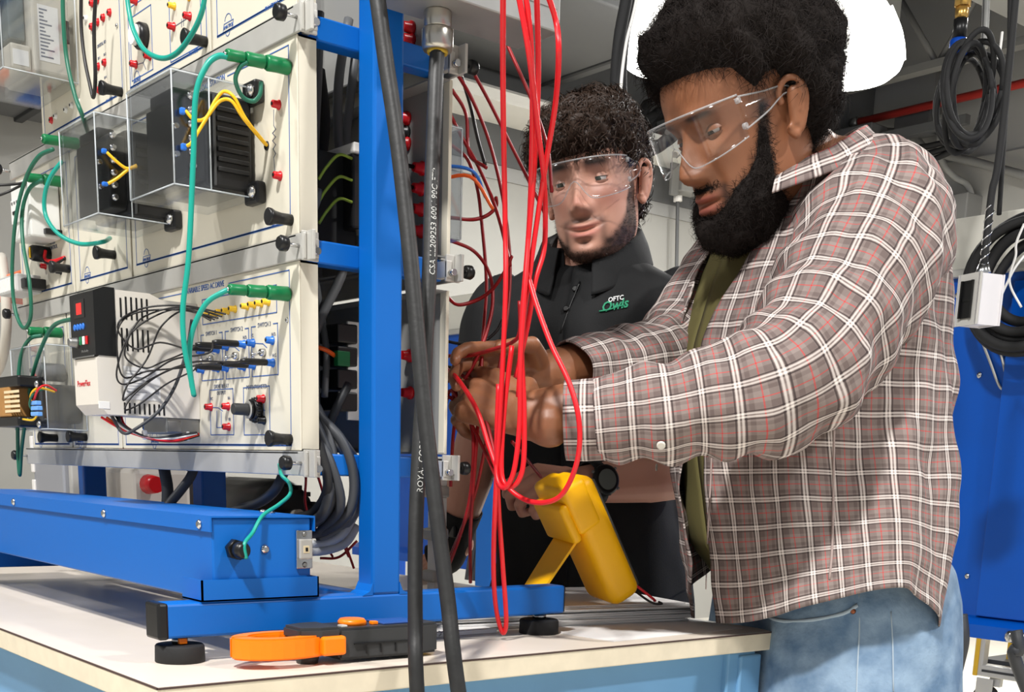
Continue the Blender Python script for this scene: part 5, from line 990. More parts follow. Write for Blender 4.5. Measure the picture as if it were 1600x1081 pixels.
MB().bbox((-1.76, .335, BZ+.295), (-1.45, .505, BZ+.31), .004).build('case_lid', darkp, eq)
for i in range(5): lead('hanging_lead', [(-1.66+i*.022, .33-.004*i, BZ+.318), (-1.66+i*.02, .322, BZ+.2), (-1.67+i*.024, .32, BZ+.004)], .0035, redw, 'red lead hanging in front of the dark case, %s from the left' % ('first', 'second', 'third', 'fourth', 'fifth')[i], 'wire', 'red leads before the dark case', n=6)
wp = thing('white_profile', (-0.4379,0.385,0.8792), 'white slotted profile with clips standing behind the blue post', 'profile')
q0 = Vector((-0.4375,0.3873,0.8845)); MB().bbox((q0.x-.012, q0.y-.012, BZ+.0005), (q0.x+.012, q0.y+.012, 1.07), .003).build('profile_bar', whitep, wp)
for zz in (BZ+.03, BZ+.10, BZ+.17): MB().bbox((q0.x-.016, q0.y-.02, zz), (q0.x+.016, q0.y+.014, zz+.02), .004).build('profile_clip', alu, wp)

# ================================================================ people: helpers
def skin_mat(name, rough=.48, sss=.12):
    m = bpy.data.materials.new(name); m.use_nodes = True; nt = m.node_tree; b = nt.nodes['Principled BSDF']
    a = nt.nodes.new('ShaderNodeAttribute'); a.attribute_name = 'col'; nt.links.new(a.outputs['Color'], b.inputs['Base Color'])
    b.inputs['Roughness'].default_value = rough; b.inputs['Subsurface Weight'].default_value = sss; b.inputs['Subsurface Radius'].default_value = (.012, .005, .003)
    b.inputs['Subsurface Scale'].default_value = .5
    tc = nt.nodes.new('ShaderNodeTexCoord'); n = nt.nodes.new('ShaderNodeTexNoise'); n.inputs['Scale'].default_value = 380; n.inputs['Detail'].default_value = 3
    nt.links.new(tc.outputs['Object'], n.inputs['Vector']); bp = nt.nodes.new('ShaderNodeBump'); bp.inputs['Strength'].default_value = .12; bp.inputs['Distance'].default_value = .001
    nt.links.new(n.outputs['Fac'], bp.inputs['Height']); nt.links.new(bp.outputs[0], b.inputs['Normal']); return m
def cap(mb, p, q, r1, r2, n=14):
    p = Vector(p); q = Vector(q); mb.sphere(p, r1, n); mb.sphere(q, r2, n); mb.lathe(p, q, [(0, r1), (1, r2)], n); return mb
def remesh(mb, voxel, iters=6, fac=.5):
    me = mb.mesh('tmp', blackp); o = bpy.data.objects.new('tmp', me); COL.objects.link(o)
    r = o.modifiers.new('r', 'REMESH'); r.mode = 'VOXEL'; r.voxel_size = voxel
    s = o.modifiers.new('s', 'SMOOTH'); s.factor = fac; s.iterations = iters
    ev = bpy.data.meshes.new_from_object(o.evaluated_get(bpy.context.evaluated_depsgraph_get()))
    n = len(ev.vertices); co = np.empty(n*3); ev.vertices.foreach_get('co', co); fs = [tuple(p.vertices) for p in ev.polygons]
    bpy.data.objects.remove(o); bpy.data.meshes.remove(me); bpy.data.meshes.remove(ev); return co.reshape(-1, 3), fs
def np_noise(P, scale, seed=0):
    return np.array([noise.noise(Vector((x*scale+seed*7.3, y*scale+seed*3.1, z*scale-seed*5.7))) for x, y, z in P])
class Body:
    def __init__(s): s.v = []; s.f = []; s.c = []; s.n = 0
    def add(s, v, f, c):
        v = np.asarray(v, float).reshape(-1, 3); s.v.append(v); s.f.extend([tuple(i+s.n for i in q) for q in f]); s.n += len(v)
        c = np.asarray(c, float); s.c.append(np.tile(c, (len(v), 1)) if c.ndim == 1 else c)
    def build(s, name, m, parent):
        V = np.concatenate(s.v)-np.array(parent.location); C = np.concatenate(s.c)
        me = bpy.data.meshes.new(name); me.from_pydata(V.tolist(), [], s.f); me.update()
        at = me.color_attributes.new('col', 'FLOAT_COLOR', 'POINT'); at.data.foreach_set('color', np.concatenate([C, np.ones((len(C), 1))], 1).ravel())
        me.polygons.foreach_set('use_smooth', [True]*len(me.polygons)); me.materials.append(m)
        o = bpy.data.objects.new(name, me); COL.objects.link(o); o.parent = parent; return o
G = lambda x, s: np.exp(-(x/s)**2)
HP = np.array([(-.108, .050, -.0, .024), (-.104, .072, .0, .034), (-.096, .086, -.005, .043), (-.085, .0925, -.03, .0505), (-.07, .094, -.045, .056), (-.05, .0935, -.06, .0615), (-.03, .091, -.07, .0655), (0, .089, -.085, .0705), (.02, .089, -.093, .073), (.04, .0935, -.098, .075), (.06, .096, -.10, .076), (.08, .092, -.098, .074), (.10, .079, -.088, .066), (.115, .059, -.07, .052), (.125, .036, -.046, .034), (.130, .005, -.010, .006)])
class Head:
    def __init__(h, org, F, U, k, jaw=1.0, smile=0):
        h.o = np.array(org); h.F = np.array(Vector(F).normalized()); u = Vector(U); u = (u-Vector(h.F)*u.dot(Vector(h.F))).normalized()
        h.U = np.array(u); h.S = np.cross(h.U, h.F); h.k = k  # S: the person's left
        n, m = 220, 130; t = np.linspace(0, 1, m); zz = np.interp(t, np.linspace(0, 1, len(HP)), HP[:, 0])
        zs = HP[:, 0]; fx = np.interp(zz, zs, HP[:, 1]); bx = np.interp(zz, zs, HP[:, 2]); wx = np.interp(zz, zs, HP[:, 3])
        for arr in (fx, bx, wx):
            ker = np.ones(7)/7; pad = np.concatenate([np.repeat(arr[0], 3), arr, np.repeat(arr[-1], 3)]); arr[3:-3] = np.convolve(pad, ker, 'valid')[3:-3]
        wx = wx*np.where(zz < -.02, 1+(jaw-1)*np.clip((-.02-zz)/.04, 0, 1), 1)
        ph = np.linspace(0, 2*PI, n, endpoint=False); c, s = np.cos(ph), np.sin(ph)
        sp = lambda x, p: np.sign(x)*np.abs(x)**p
        Sg = wx[:, None]*sp(s, .86)[None]; ce = (fx+bx)[:, None]*0
        Fg = np.where(c[None] > 0, fx[:, None]*sp(c, .9)[None], -bx[:, None]*sp(c, .95)[None])+ce
        Z = np.repeat(zz[:, None], n, 1); fr = np.clip(c, 0, 1)[None]**.6
        # features
        amp = np.interp(Z, [-.04, -.034, -.028, -.018, -.008, .01, .024, .034], [0, .004, .019, .0275, .0245, .013, .0055, 0])
        sg = np.interp(Z, [-.03, -.018, .0, .024], [.0135, .0125, .009, .0085])
        d = amp*np.exp(-(np.abs(Sg)/sg)**2.3)
        for q in (-1, 1):
            d += .0095*G(Sg-q*.0145, .0065)*G(Z+.023, .0075)
            d -= .0078*G(Sg-q*.031, .0165)*G(Z-.017, .0125)
            d += .0055*G(Sg-q*.03, .022)*G(Z-.041, .0085)
            d += .006*G(Sg-q*.045, .018)*G(Z+.006, .016)
            d -= .004*G(Sg-q*.028, .008)*G(Z+.038, .014)
        Zm = Z-smile*Sg**2; h.Zm = Zm
        d += .0075*np.exp(-(np.abs(Sg)/.021)**3)*G(Zm+.0495, .0052)+.0085*np.exp(-(np.abs(Sg)/.018)**3)*G(Zm+.064, .0062)
        d -= .0055*np.exp(-(np.abs(Sg)/(.024+.0006*smile))**4)*G(Zm+.0565, .0026)
        d -= .0035*G(Sg, .012)*G(Z+.074, .006); d += .0065*G(Sg, .02)*G(Z+.09, .012)
        Fg = Fg+d*fr
        h.Sg, h.Fg, h.Z, h.n, h.m = Sg, Fg, Z, n, m; h.front = np.repeat(c[None], m, 0)
        h.V = h.w(Sg, Fg, Z).reshape(-1, 3)
        h.faces = [(j*n+i, j*n+(i+1) % n, (j+1)*n+(i+1) % n, (j+1)*n+i) for j in range(m-1) for i in range(n)]
        h.faces = [tuple(q[::-1]) for q in h.faces]
        h.faces += [tuple(range(n)), tuple(range((m-1)*n, m*n))[::-1]]
        P = np.stack([Sg, Fg, Z], -1); du = np.roll(P, -1, 1)-np.roll(P, 1, 1); dv = np.gradient(P, axis=0); N = np.cross(dv, du); N /= np.linalg.norm(N, axis=-1, keepdims=True)+1e-9
        sgn = np.sign((N*np.stack([Sg, Fg, Z-.02], -1)).sum(-1, keepdims=True)); h.N = N*np.where(sgn == 0, 1, sgn); h.P = P
    def w(h, s, f, z):
        s, f, z = np.asarray(s), np.asarray(f), np.asarray(z)
        return h.o+h.k*(s[..., None]*h.S+f[..., None]*h.F+z[..., None]*h.U)
    def pt(h, s, f, z): return Vector(h.w(np.array(s), np.array(f), np.array(z)).tolist())
    def ear(h, body, col, q):
        mb = MB(); P = lambda f, z, o=0: h.pt(q*(.0735+o), f, z)
        rim = [P(.006, -.012, .004), P(-.004, -.022, .008), P(-.012, -.008, .014), P(-.018, .012, .018), P(-.014, .030, .018), P(-.002, .036, .012), P(.008, .026, .006), P(.006, .012, .003)]
        mb.tube(rim, .0042*h.k, 8, sub=4); 
        for a, b, r in ((P(-.004, -.012, .006), P(-.008, .02, .010), .0075), (P(-.008, .0, .010), P(-.010, .02, .012), .0065), (P(.002, -.018, .002), P(.0, -.024, .006), .006)): cap(mb, a, b, r*h.k, r*h.k, 10)
        v, f = remesh(mb, .0018, 3); body.add(v, f, col)
    def eye(h, par, q, look=(0, 0), iris=(60, 36, 22), open_=.0045, body=None, col=None):
        c = h.pt(q*.0315, .0688, .0175); r = .0118*h.k; g = (Vector(h.F)+Vector(h.S)*look[0]+Vector(h.U)*look[1]).normalized()
        e = MB().sphere(c, r, 20).build('eye', mat('eye_white', (214, 206, 200), .25), par)
        MB().lathe(c+g*(r*.87), c+g*(r*1.02), [(0, r*.5), (.6, r*.4), (1, r*.1)], 16).build('iris', mat('iris_%d' % iris[0], iris, .15), e)
        # lids
        for sgn, cut in ((1, open_), (-1, open_*.9)):
            vs = []; fs = []; nn, mm_ = 24, 8
            for j in range(mm_):
                for i in range(nn):
                    a = PI*i/(nn-1); el = math.asin(min(1, cut/.0136))+(PI/2-.1-math.asin(min(1, cut/.0136)))*j/(mm_-1); R_ = .0130
                    cc = math.cos(el); x = R_*cc*math.cos(a); y = R_*cc*math.sin(a); z = sgn*R_*math.sin(el)
                    vs.append(h.pt(q*.0315+x*1.15, .0688+y, .0175+z*(1-.1*abs(x)/.013)+look[1]*.005))
            for j in range(mm_-1):
                for i in range(nn-1):
                    k_ = (j*nn+i, j*nn+i+1, (j+1)*nn+i+1, (j+1)*nn+i); fs.append(k_ if sgn > 0 else k_[::-1])
            body.add([tuple(v) for v in vs], fs, col)
def ribbons(pts, nrm, length, width, curl, seed, mb, segs=4, up=(0, 0, 0)):
    rnd = random.Random(seed)
    for p, n in zip(pts, nrm):
        p = Vector(p); n = Vector(n)
        t = Vector((rnd.uniform(-1, 1), rnd.uniform(-1, 1), rnd.uniform(-1, 1))); side = n.cross(t)
        if side.length < 1e-3: continue
        side.normalize(); L = length*rnd.uniform(.6, 1.25); cur = p-n*length*.25; d = (n+t*.35+Vector(up)).normalized(); a = rnd.uniform(.5, 1)*curl; base = len(mb.v); vs = []
        for k in range(segs+1):
            wd = width*(1-.8*k/segs); vs.append(tuple(cur-side*wd)); vs.append(tuple(cur+side*wd))
            cur = cur+d*(L/segs); d = (Matrix.Rotation(a, 3, side)@d+t*.12).normalized()
            if k % 2: side = (Matrix.Rotation(a*.8, 3, d)@side).normalized()
        mb.add(vs, [(2*k, 2*k+1, 2*k+3, 2*k+2) for k in range(segs)], True)
def hair_shell(h, thick, name, m, par, strands, length, width, curl, lump=.25, lscale=60, seed=1, up=(0, 0, 0), inset=.25):
    T = np.clip(thick, 0, None); P = h.P; flat = (P.reshape(-1, 3))
    nz = np_noise(flat*1.0, lscale, seed).reshape(T.shape); nz2 = np_noise(flat, lscale*2.3, seed+3).reshape(T.shape)
    Q = P+h.N*((T*(1-inset)*(1+lump*nz+lump*.5*nz2))-.002)[..., None]
    V = h.w(Q[..., 0], Q[..., 1], Q[..., 2]).reshape(-1, 3); n, mm_ = h.n, h.m; tf = T.ravel()
    fs = [q for q in h.faces[:-2] if max(tf[i] for i in q) > .0008]
    used = sorted({i for q in fs for i in q}); mp = {i: k for k, i in enumerate(used)}
    mb = MB(); mb.add([tuple(V[i]) for i in used], [tuple(mp[i] for i in q) for q in fs], True)
    rnd = random.Random(seed+9); ar = np.clip(tf, 0, None); idx = [i for i in range(len(tf)) if tf[i] > .0015]
    # weight by area so strands spread evenly
    dU = np.linalg.norm(np.roll(P, -1, 1)-P, axis=-1); dV = np.linalg.norm(np.gradient(P, axis=0), axis=-1); A = (dU*dV).ravel()[idx]; A = A/A.sum()
    ch = np.random.RandomState(seed).choice(idx, strands, p=A)
    Nw = (h.N.reshape(-1, 3)[:, 0:1]*h.S+h.N.reshape(-1, 3)[:, 1:2]*h.F+h.N.reshape(-1, 3)[:, 2:3]*h.U)
    jit = np.random.RandomState(seed+1).normal(0, .0018, (strands, 3))
    lens = length
    ribbons((V[ch]+jit).tolist(), Nw[ch].tolist(), lens, width, curl, seed, mb, up=up)
    return mb.build(name, m, par)
def glasses(h, label):
    t = thing('safety_glasses', h.pt(0, .1, .02), label, 'glasses')
    mb = MB(); vs = []; n, m_ = 41, 9; top = []; bot = []
    def sf(a, v): # a -1..1 side, v 0 (top)..1 (bottom)
        zt = .046-.004*a*a; zb = -.014+.010*abs(a)**3+.030*math.exp(-(a/.16)**2); z = zt+(zb-zt)*v
        s_ = .076*math.sin(a*1.35)/math.sin(1.35); f = .118-.056*abs(a)**2.6-.006*v*(1-abs(a))
        return s_, f, z
    for j in range(m_):
        for i in range(n): vs.append(tuple(h.pt(*sf(-1+2*i/(n-1), j/(m_-1)))))
    mb.add(vs, [(j*n+i, j*n+i+1, (j+1)*n+i+1, (j+1)*n+i) for j in range(m_-1) for i in range(n-1)], True)
    lens = mb.build('lens', lens_clear, t); so = lens.modifiers.new('s', 'SOLIDIFY'); so.thickness = .0012
    e = [h.pt(*sf(-1+2*i/(n-1), 0)) for i in range(n)]; MB().tube(e, .0013, 6, smooth_path=False).build('brow_edge', lens_edge, t)
    e = [h.pt(*sf(-1+2*i/(n-1), 1)) for i in range(n)]; MB().tube(e, .0010, 6, smooth_path=False).build('lower_edge', lens_edge, t)
    for q in (-1, 1):
        a = [h.pt(q*.076, .062, .040), h.pt(q*.0805, .03, .034), h.pt(q*.081, .0, .030), h.pt(q*.079, -.02, .018)]; b = [h.pt(q*.076, .062, .004), h.pt(q*.0805, .03, .012), h.pt(q*.081, .0, .022), h.pt(q*.079, -.02, .012)]
        A = spline(a, 5); B = spline(b, 5); mb = MB(); mb.add([tuple(v) for v in A]+[tuple(v) for v in B], [(i, i+1, len(A)+i+1, len(A)+i) for i in range(len(A)-1)], True)
        tm = mb.build('temple', lens_clear, t); so = tm.modifiers.new('s', 'SOLIDIFY'); so.thickness = .0022
        MB().tube(a, .0012, 6).tube(b, .0012, 6).build('temple_edge', lens_edge, t)
        for z in (.036, .008): MB().lathe(h.pt(q*.0745, .064, z), h.pt(q*.079, .062, z), [(0, .004), (1, .0035)], 10).build('hinge', lens_edge, t)
    return t
def hand(mb, wrist, d, up, side, s=1.0, curl=(.6, .7, .8, .9), thumb=.5, spread=.1):
    # d: direction of the hand, up: back-of-hand normal, side: +1 thumb on d x up side, -1 on the other
    d = Vector(d).normalized(); up = Vector(up); up = (up-d*up.dot(d)).normalized(); x = d.cross(up)*side; w_ = Vector(wrist)
    for k in (-1, -.35, .35, 1): cap(mb, w_+x*(k*.016*s)+d*.012*s, w_+x*(k*.030*s)+d*(.085-.006*abs(k+.3))*s, .0155*s, .0128*s, 12)
    cap(mb, w_-d*.03*s, w_+d*.02*s, .027*s, .025*s, 14)
    lens = ((.045, .027, .02), (.049, .031, .021), (.045, .028, .021), (.036, .021, .018)); offs = (.0295, .0095, -.0105, -.029)
    for i in range(4):
        p = w_+x*(offs[i]*s)+d*((.088, .092, .087, .078)[i]*s)+up*.002*s; a = curl[i]; dd = (d+x*(spread*(1.5-i)/1.5*.5)).normalized(); axis = dd.cross(up).normalized()
        for j, L in enumerate(lens[i]):
            dd = (Matrix.Rotation(-a*(.75 if j == 0 else 1.0), 3, axis)@dd).normalized(); q = p+dd*L*s
            r = (.0094, .0086, .0076)[j]*s*(1 if i < 3 else .86); cap(mb, p, q, r, r*.9, 10); p = q
    p = w_+x*.026*s+d*.022*s-up*.006*s; dd = (d*.75+x*.72-up*(.25+thumb*.6)).normalized(); q = p+dd*.042*s; cap(mb, p, q, .0155*s, .0115*s, 12)
    dd = (d*.95+x*.15-up*(.15+thumb*.7)).normalized(); p2 = q+dd*.032*s; cap(mb, q, p2, .0110*s, .0098*s, 10); dd = (d-up*thumb*.6-x*.15).normalized(); cap(mb, p2, p2+dd*.026*s, .0098*s, .0080*s, 10)
def hull_cloth(name, rings, n, m_, mat_, par, gap=None, fold=.004, fscale=9, seed=0, hem=None, top=None, uvr=None, thick=.0025, power=.9, folds_extra=None):
    # rings: (center, a side half-width, b front half-depth, bb back half-depth, f dir); theta 0 = front, + towards the person's left
    K = len(rings); t = np.linspace(0, 1, m_); keys = np.linspace(0, 1, K)
    cen = np.array([r[0] for r in rings]); sm = lambda col: np.array([catmull(keys, col, x) for x in t])
    C = np.stack([sm(cen[:, i]) for i in range(3)], 1); a = sm(np.array([r[1] for r in rings])); b = sm(np.array([r[2] for r in rings])); bb = sm(np.array([r[3] for r in rings])); fang = sm(np.array([math.atan2(r[4][1], r[4][0]) for r in rings]))
    V = np.zeros((m_, n, 3)); UV = np.zeros((m_, n, 2)); vl = 0
    u_ref = 2*PI*np.sqrt((a.max()**2+b.max()**2)/2)*.97
    for j in range(m_):
        g0, g1 = gap(t[j]) if gap else (0, 0)
        th = np.linspace(g0, 2*PI-g1, n); c, s = np.cos(th), np.sin(th); f = np.array([math.cos(fang[j]), math.sin(fang[j]), 0]); l = np.array([-f[1], f[0], 0])
        ex = np.sign(s)*np.abs(s)**power*a[j]; ey = np.where(c > 0, np.abs(c)**power*b[j], -np.abs(c)**power*bb[j])
        V[j] = C[j]+ex[:, None]*l+ey[:, None]*f
        if j: vl += np.linalg.norm(C[j]-C[j-1])
        UV[j, :, 0] = th/(2*PI)*u_ref; UV[j, :, 1] = vl
        if hem: V[j, :, 2] += hem(th, t[j])
        if top: V[j, :, 2] += top(th, t[j])
    V = fold_noise(V, fold, fscale, seed, folds_extra)
    return grid_mesh(name, V, UV, mat_, par, thick, closed=gap is None)
def catmull(keys, col, x):
    n = len(keys); i = min(max(int(np.searchsorted(keys, x, 'right'))-1, 0), n-2); h = keys[i+1]-keys[i]; u = (x-keys[i])/h
    m0 = (col[i+1]-col[max(i-1, 0)])/(keys[i+1]-keys[max(i-1, 0)])*h; m1 = (col[min(i+2, n-1)]-col[i])/(keys[min(i+2, n-1)]-keys[i])*h
    return (2*u**3-3*u**2+1)*col[i]+(u**3-2*u**2+u)*m0+(-2*u**3+3*u**2)*col[i+1]+(u**3-u**2)*m1
def fold_noise(V, amp, sc, seed, extra=None):
    du = np.gradient(V, axis=1); dv = np.gradient(V, axis=0); N = np.cross(du, dv); N /= np.linalg.norm(N, axis=-1, keepdims=True)+1e-9
    F_ = V.reshape(-1, 3); n1 = np_noise(F_*np.array([1, 1, .45]), sc, seed); n2 = np_noise(F_*np.array([1, 1, .8]), sc*2.4, seed+2)
    r = (1-np.abs(n1)*2.6)*.6+n2*.7; D = r.reshape(V.shape[:2])*amp
    if extra is not None: D = D+extra(V)
    return V+N*D[..., None]
def grid_mesh(name, V, UV, mat_, par, thick, closed):
    m_, n = V.shape[:2]; me = bpy.data.meshes.new(name); org = np.array(par.location) if par else np.zeros(3)
    fs = [(j*n+i, j*n+(i+1) % n, (j+1)*n+(i+1) % n, (j+1)*n+i) for j in range(m_-1) for i in range(n-1)]
    me.from_pydata((V.reshape(-1, 3)-org).tolist(), [], fs); me.update()
    uvl = me.uv_layers.new(name='UVMap'); li = np.array([l.vertex_index for l in me.loops]); uvl.data.foreach_set('uv', UV.reshape(-1, 2)[li].ravel())
    me.polygons.foreach_set('use_smooth', [True]*len(me.polygons)); me.materials.append(mat_)
    o = bpy.data.objects.new(name, me); COL.objects.link(o); o.parent = par
    if thick: so = o.modifiers.new('s', 'SOLIDIFY'); so.thickness = thick; so.offset = -1
    return o
def sleeve(name, path, radii, mat_, par, n=72, m_=110, fold=.005, fscale=12, seed=0, v0=0, thick=.0025, rip=None, flat=1.0):
    P = spline(path, 40); L = [0]
    for i in range(1, len(P)): L.append(L[-1]+(P[i]-P[i-1]).length)
    L = np.array(L); tt = np.linspace(0, L[-1], m_); C = np.stack([np.interp(tt, L, [p[k] for p in P]) for k in range(3)], 1)
    keyL = np.array([L[min(i*40, len(L)-1)] for i in range(len(path))]); R_ = np.array([catmull(keyL/L[-1], np.array(radii), x/L[-1]) for x in tt])
    T = np.gradient(C, axis=0); T /= np.linalg.norm(T, axis=1, keepdims=True); u = None; V = np.zeros((m_, n, 3)); UV = np.zeros((m_, n, 2)); th = np.linspace(0, 2*PI, n)
    for j in range(m_):
        u = np.cross(T[j], [0, 0, 1.0]) if u is None else u-T[j]*(u@T[j]); u /= np.linalg.norm(u); w_ = np.cross(T[j], u)
        V[j] = C[j]+R_[j]*(np.cos(th)[:, None]*u+np.sin(th)[:, None]*w_*flat); UV[j, :, 0] = th*np.mean(radii); UV[j, :, 1] = tt[j]+v0
    ex = None
    if rip:
        def ex(V_):
            D = np.zeros(V_.shape[:2])
            for (tc, wd, amp, fr) in rip:
                g = np.exp(-((np.linspace(0, 1, m_)-tc)/wd)**2)[:, None]; D += amp*g*np.sin(fr*tt[:, None]+1.6*np.sin(th)[None]+.8*np.cos(2*th+seed)[None])*(.6+.4*np.cos(th-1.0)[None])
            return D
    V = fold_noise(V, fold, fscale, seed, ex); V[:, -1] = V[:, 0]
    return grid_mesh(name, V, UV, mat_, par, thick, True)
def plaid_mat():
    m = bpy.data.materials.new('plaid_cotton'); m.use_nodes = True; nt = m.node_tree; b = nt.nodes['Principled BSDF']; b.inputs['Roughness'].default_value = .85; b.inputs['Specular IOR Level'].default_value = .2
    uv = nt.nodes.new('ShaderNodeUVMap'); sx = nt.nodes.new('ShaderNodeSeparateXYZ'); nt.links.new(uv.outputs[0], sx.inputs[0]); P = .041
    def stripes(sock, wins, shift):
        mt = nt.nodes.new('ShaderNodeMath'); mt.operation = 'MULTIPLY_ADD'; mt.inputs[1].default_value = 1/P; mt.inputs[2].default_value = shift; nt.links.new(sock, mt.inputs[0])
        fr = nt.nodes.new('ShaderNodeMath'); fr.operation = 'FRACT'; nt.links.new(mt.outputs[0], fr.inputs[0])
        cr = nt.nodes.new('ShaderNodeValToRGB'); cr.color_ramp.interpolation = 'LINEAR'; el = cr.color_ramp.elements; nt.links.new(fr.outputs[0], cr.inputs[0])
        pts = [(0, 0)]
        for a, c, v in wins: pts += [(a-.008, 0), (a+.008, v), (c-.008, v), (c+.008, 0)]
        pts.append((1, 0))
        while len(el) < len(pts): el.new(.5)
        for e, (p, v) in zip(el, sorted(pts)): e.position = max(0, min(1, p)); e.color = (v, v, v, 1)
        return cr.outputs[0]
    def mathn(op, a, c):
        q = nt.nodes.new('ShaderNodeMath'); q.operation = op
        for i, v in enumerate((a, c)):
            if isinstance(v, float): q.inputs[i].default_value = v
            else: nt.links.new(v, q.inputs[i])
        q.use_clamp = op == 'ADD'; return q.outputs[0]
    def layer(col, fac, c):
        q = nt.nodes.new('ShaderNodeMix'); q.data_type = 'RGBA'; nt.links.new(fac, q.inputs[0])
        if isinstance(col, tuple): q.inputs[6].default_value = col
        else: nt.links.new(col, q.inputs[6])
        q.inputs[7].default_value = lin(c)+(1,); return q.outputs[2]
    W = [(.10, .155, .56), (.20, .255, .56)]; K = [(.035, .08, .85), (.275, .32, .85)]; D = [(.33, .52, .35), (.85, .97, .35)]; Rr = [(.64, .67, .7)]
    ux, uy = sx.outputs[0], sx.outputs[1]
    col = lin((140, 127, 122))+(1,)
    col = layer(col, mathn('ADD', stripes(ux, D, .1), stripes(uy, D, .3)), (92, 78, 76))
    col = layer(col, mathn('ADD', stripes(ux, Rr, .1), stripes(uy, Rr, .3)), (196, 62, 62))
    col = layer(col, mathn('ADD', stripes(ux, K, .1), stripes(uy, K, .3)), (64, 54, 54))
    col = layer(col, mathn('ADD', stripes(ux, W, .1), stripes(uy, W, .3)), (234, 224, 218))
    nt.links.new(col, b.inputs['Base Color']); tc = nt.nodes.new('ShaderNodeTexCoord'); n = nt.nodes.new('ShaderNodeTexNoise'); n.inputs['Scale'].default_value = 60; n.inputs['Detail'].default_value = 6; nt.links.new(tc.outputs['Object'], n.inputs['Vector'])
    bp = nt.nodes.new('ShaderNodeBump'); bp.inputs['Strength'].default_value = .35; bp.inputs['Distance'].default_value = .004; nt.links.new(n.outputs['Fac'], bp.inputs['Height']); nt.links.new(bp.outputs[0], b.inputs['Normal']); return m
plaid = plaid_mat()
hair_black = mat('hair_black', (32, 27, 25), .75, spec=.15); hair_brown = mat('hair_dark_brown', (52, 38, 30), .5, spec=.35)
olive = mat('olive_jersey', (98, 92, 52), .85, bump=.1, bump_scale=300)
black_knit = mat('black_polo_knit', (17, 18, 20), .8, bump=.2, bump_scale=500)
denim = mat('washed_denim', (140, 164, 188), .8, noise_amt=.35, noise_scale=22, bump=.5, bump_scale=160, col2=(92, 120, 150))
button_m = mat('shirt_button', (225, 220, 210), .3)

from mathutils.bvhtree import BVHTree
def surf(o):
    dg = bpy.context.evaluated_depsgraph_get(); e = o.evaluated_get(dg); me = e.to_mesh(); off = Vector((0, 0, 0)); p = o.parent
    while p is not None: off += p.location; p = p.parent
    b = BVHTree.FromPolygons([v.co+off for v in me.vertices], [tuple(q.vertices) for q in me.polygons]); e.to_mesh_clear(); return b
def hit(b, p, q):
    p = Vector(p); q = Vector(q); r = b.ray_cast(p, (q-p).normalized()); return (r[0], r[1]) if r[0] is not None else (q, (p-q).normalized())
def smooth01(x): x = np.clip(x, 0, 1); return x*x*(3-2*x)
ZR = Vector((0, 0, 1)); IMR = Vector((.629, .777, 0)); TOC = Vector((.753, -.618, 0))

# ================================================================ man in the plaid shirt
f1 = Vector((-.41, -.91, 0)).normalized(); l1 = Vector((-f1.y, f1.x, 0))
man = thing('person', (0.126,0.7108,0.8194)[:2]+(0,), 'bearded man in an open plaid shirt reaching both hands to the rack', 'person')
SK1 = np.array(lin((142, 92, 63)))
pt_ = math.radians(27); hh = Vector((-.25, -.968, 0)).normalized()
F1 = (hh*math.cos(pt_)+Vector((0, 0, -math.sin(pt_)))); U1 = (hh*math.sin(pt_)+Vector((0, 0, math.cos(pt_)))); S1 = U1.cross(F1)
H1 = Head(Vector((0.118,0.5462,1.5264))-S1*.082, F1, U1, 1.12, jaw=1.06)
b1 = Body(); S, Z, C = H1.Sg, H1.Z, H1.front
zl = np.interp(C, [-1, -.6, -.35, -.12, .0, .12, .3, .5, .7, 1], [-.06, -.05, -.02, .01, .046, .046, .036, .066, .074, .08])
hair_t = smooth01((Z-zl)/.035)*.060*np.interp(C, [-1, -.5, .2, 1], [.85, .92, .95, 1.0])*np.interp(Z, [-.06, 0, .06, .13], [.35, .75, 1, .95])
zb = np.interp(C, [-.2, .02, .12, .3, .45, .6, .8, .93, 1], [-.2, -.06, .036, .034, -.015, -.036, -.047, -.064, -.0685])
bm_ = smooth01((zb-Z)/.014)*smooth01((C-np.interp(Z, [-.1, -.06, .0], [.05, .26, .16]))/.12)
beard_t = bm_*np.interp(Z, [-.108, -.09, -.06, -.03, .03], [.046, .034, .018, .009, .003])*np.interp(C, [-.1, .1, .4, .7, 1], [.15, .3, .7, .9, .8])
mous = G(Z+.0405, .0042)*np.exp(-(np.abs(S)/.027)**4)*(C > 0)
corner = G(np.abs(S)-.031, .006)*smooth01((-.036-Z)/.01)*smooth01((Z+.075)/.01)*(C > 0)
dark = np.clip(bm_*.9+mous*.75+corner*.8+smooth01((Z-zl)/.02)*.9, 0, 1)
brow = sum(np.exp(-((np.abs(S)-.031)/.018)**4)*G(Z-.0385-.004*(1-((np.abs(S)-.03)/.02)**2)*0, .0042) for _ in (0,))*(C > 0)
lip = np.clip(np.exp(-(np.abs(S)/.0235)**4)*(G(Z+.0505, .0042)+G(Z+.0635, .0055)), 0, 1)*(C > 0)
col = np.tile(SK1, (H1.m*H1.n, 1)); D_ = np.array(lin((26, 20, 17))); LIP = np.array(lin((158, 82, 74)))
nz_ = np_noise(H1.P.reshape(-1, 3), 40, 2)[:, None]; col = col*(1+.10*nz_)
col = col*(1-dark.reshape(-1, 1))+D_*dark.reshape(-1, 1); lm = (lip*.75).reshape(-1, 1); col = col*(1-lm)+LIP*lm; bmk = np.clip(brow, 0, .85).reshape(-1, 1); col = col*(1-bmk)+D_*bmk
b1.add(H1.V, H1.faces, col)
for q in (-1, 1): H1.ear(b1, SK1*1.02, q); H1.eye(man, q, (0.05, -.30), (40, 24, 16), .0023, b1, SK1*.85)
TOP1 = Vector((0.0401,0.7027,1.4836))
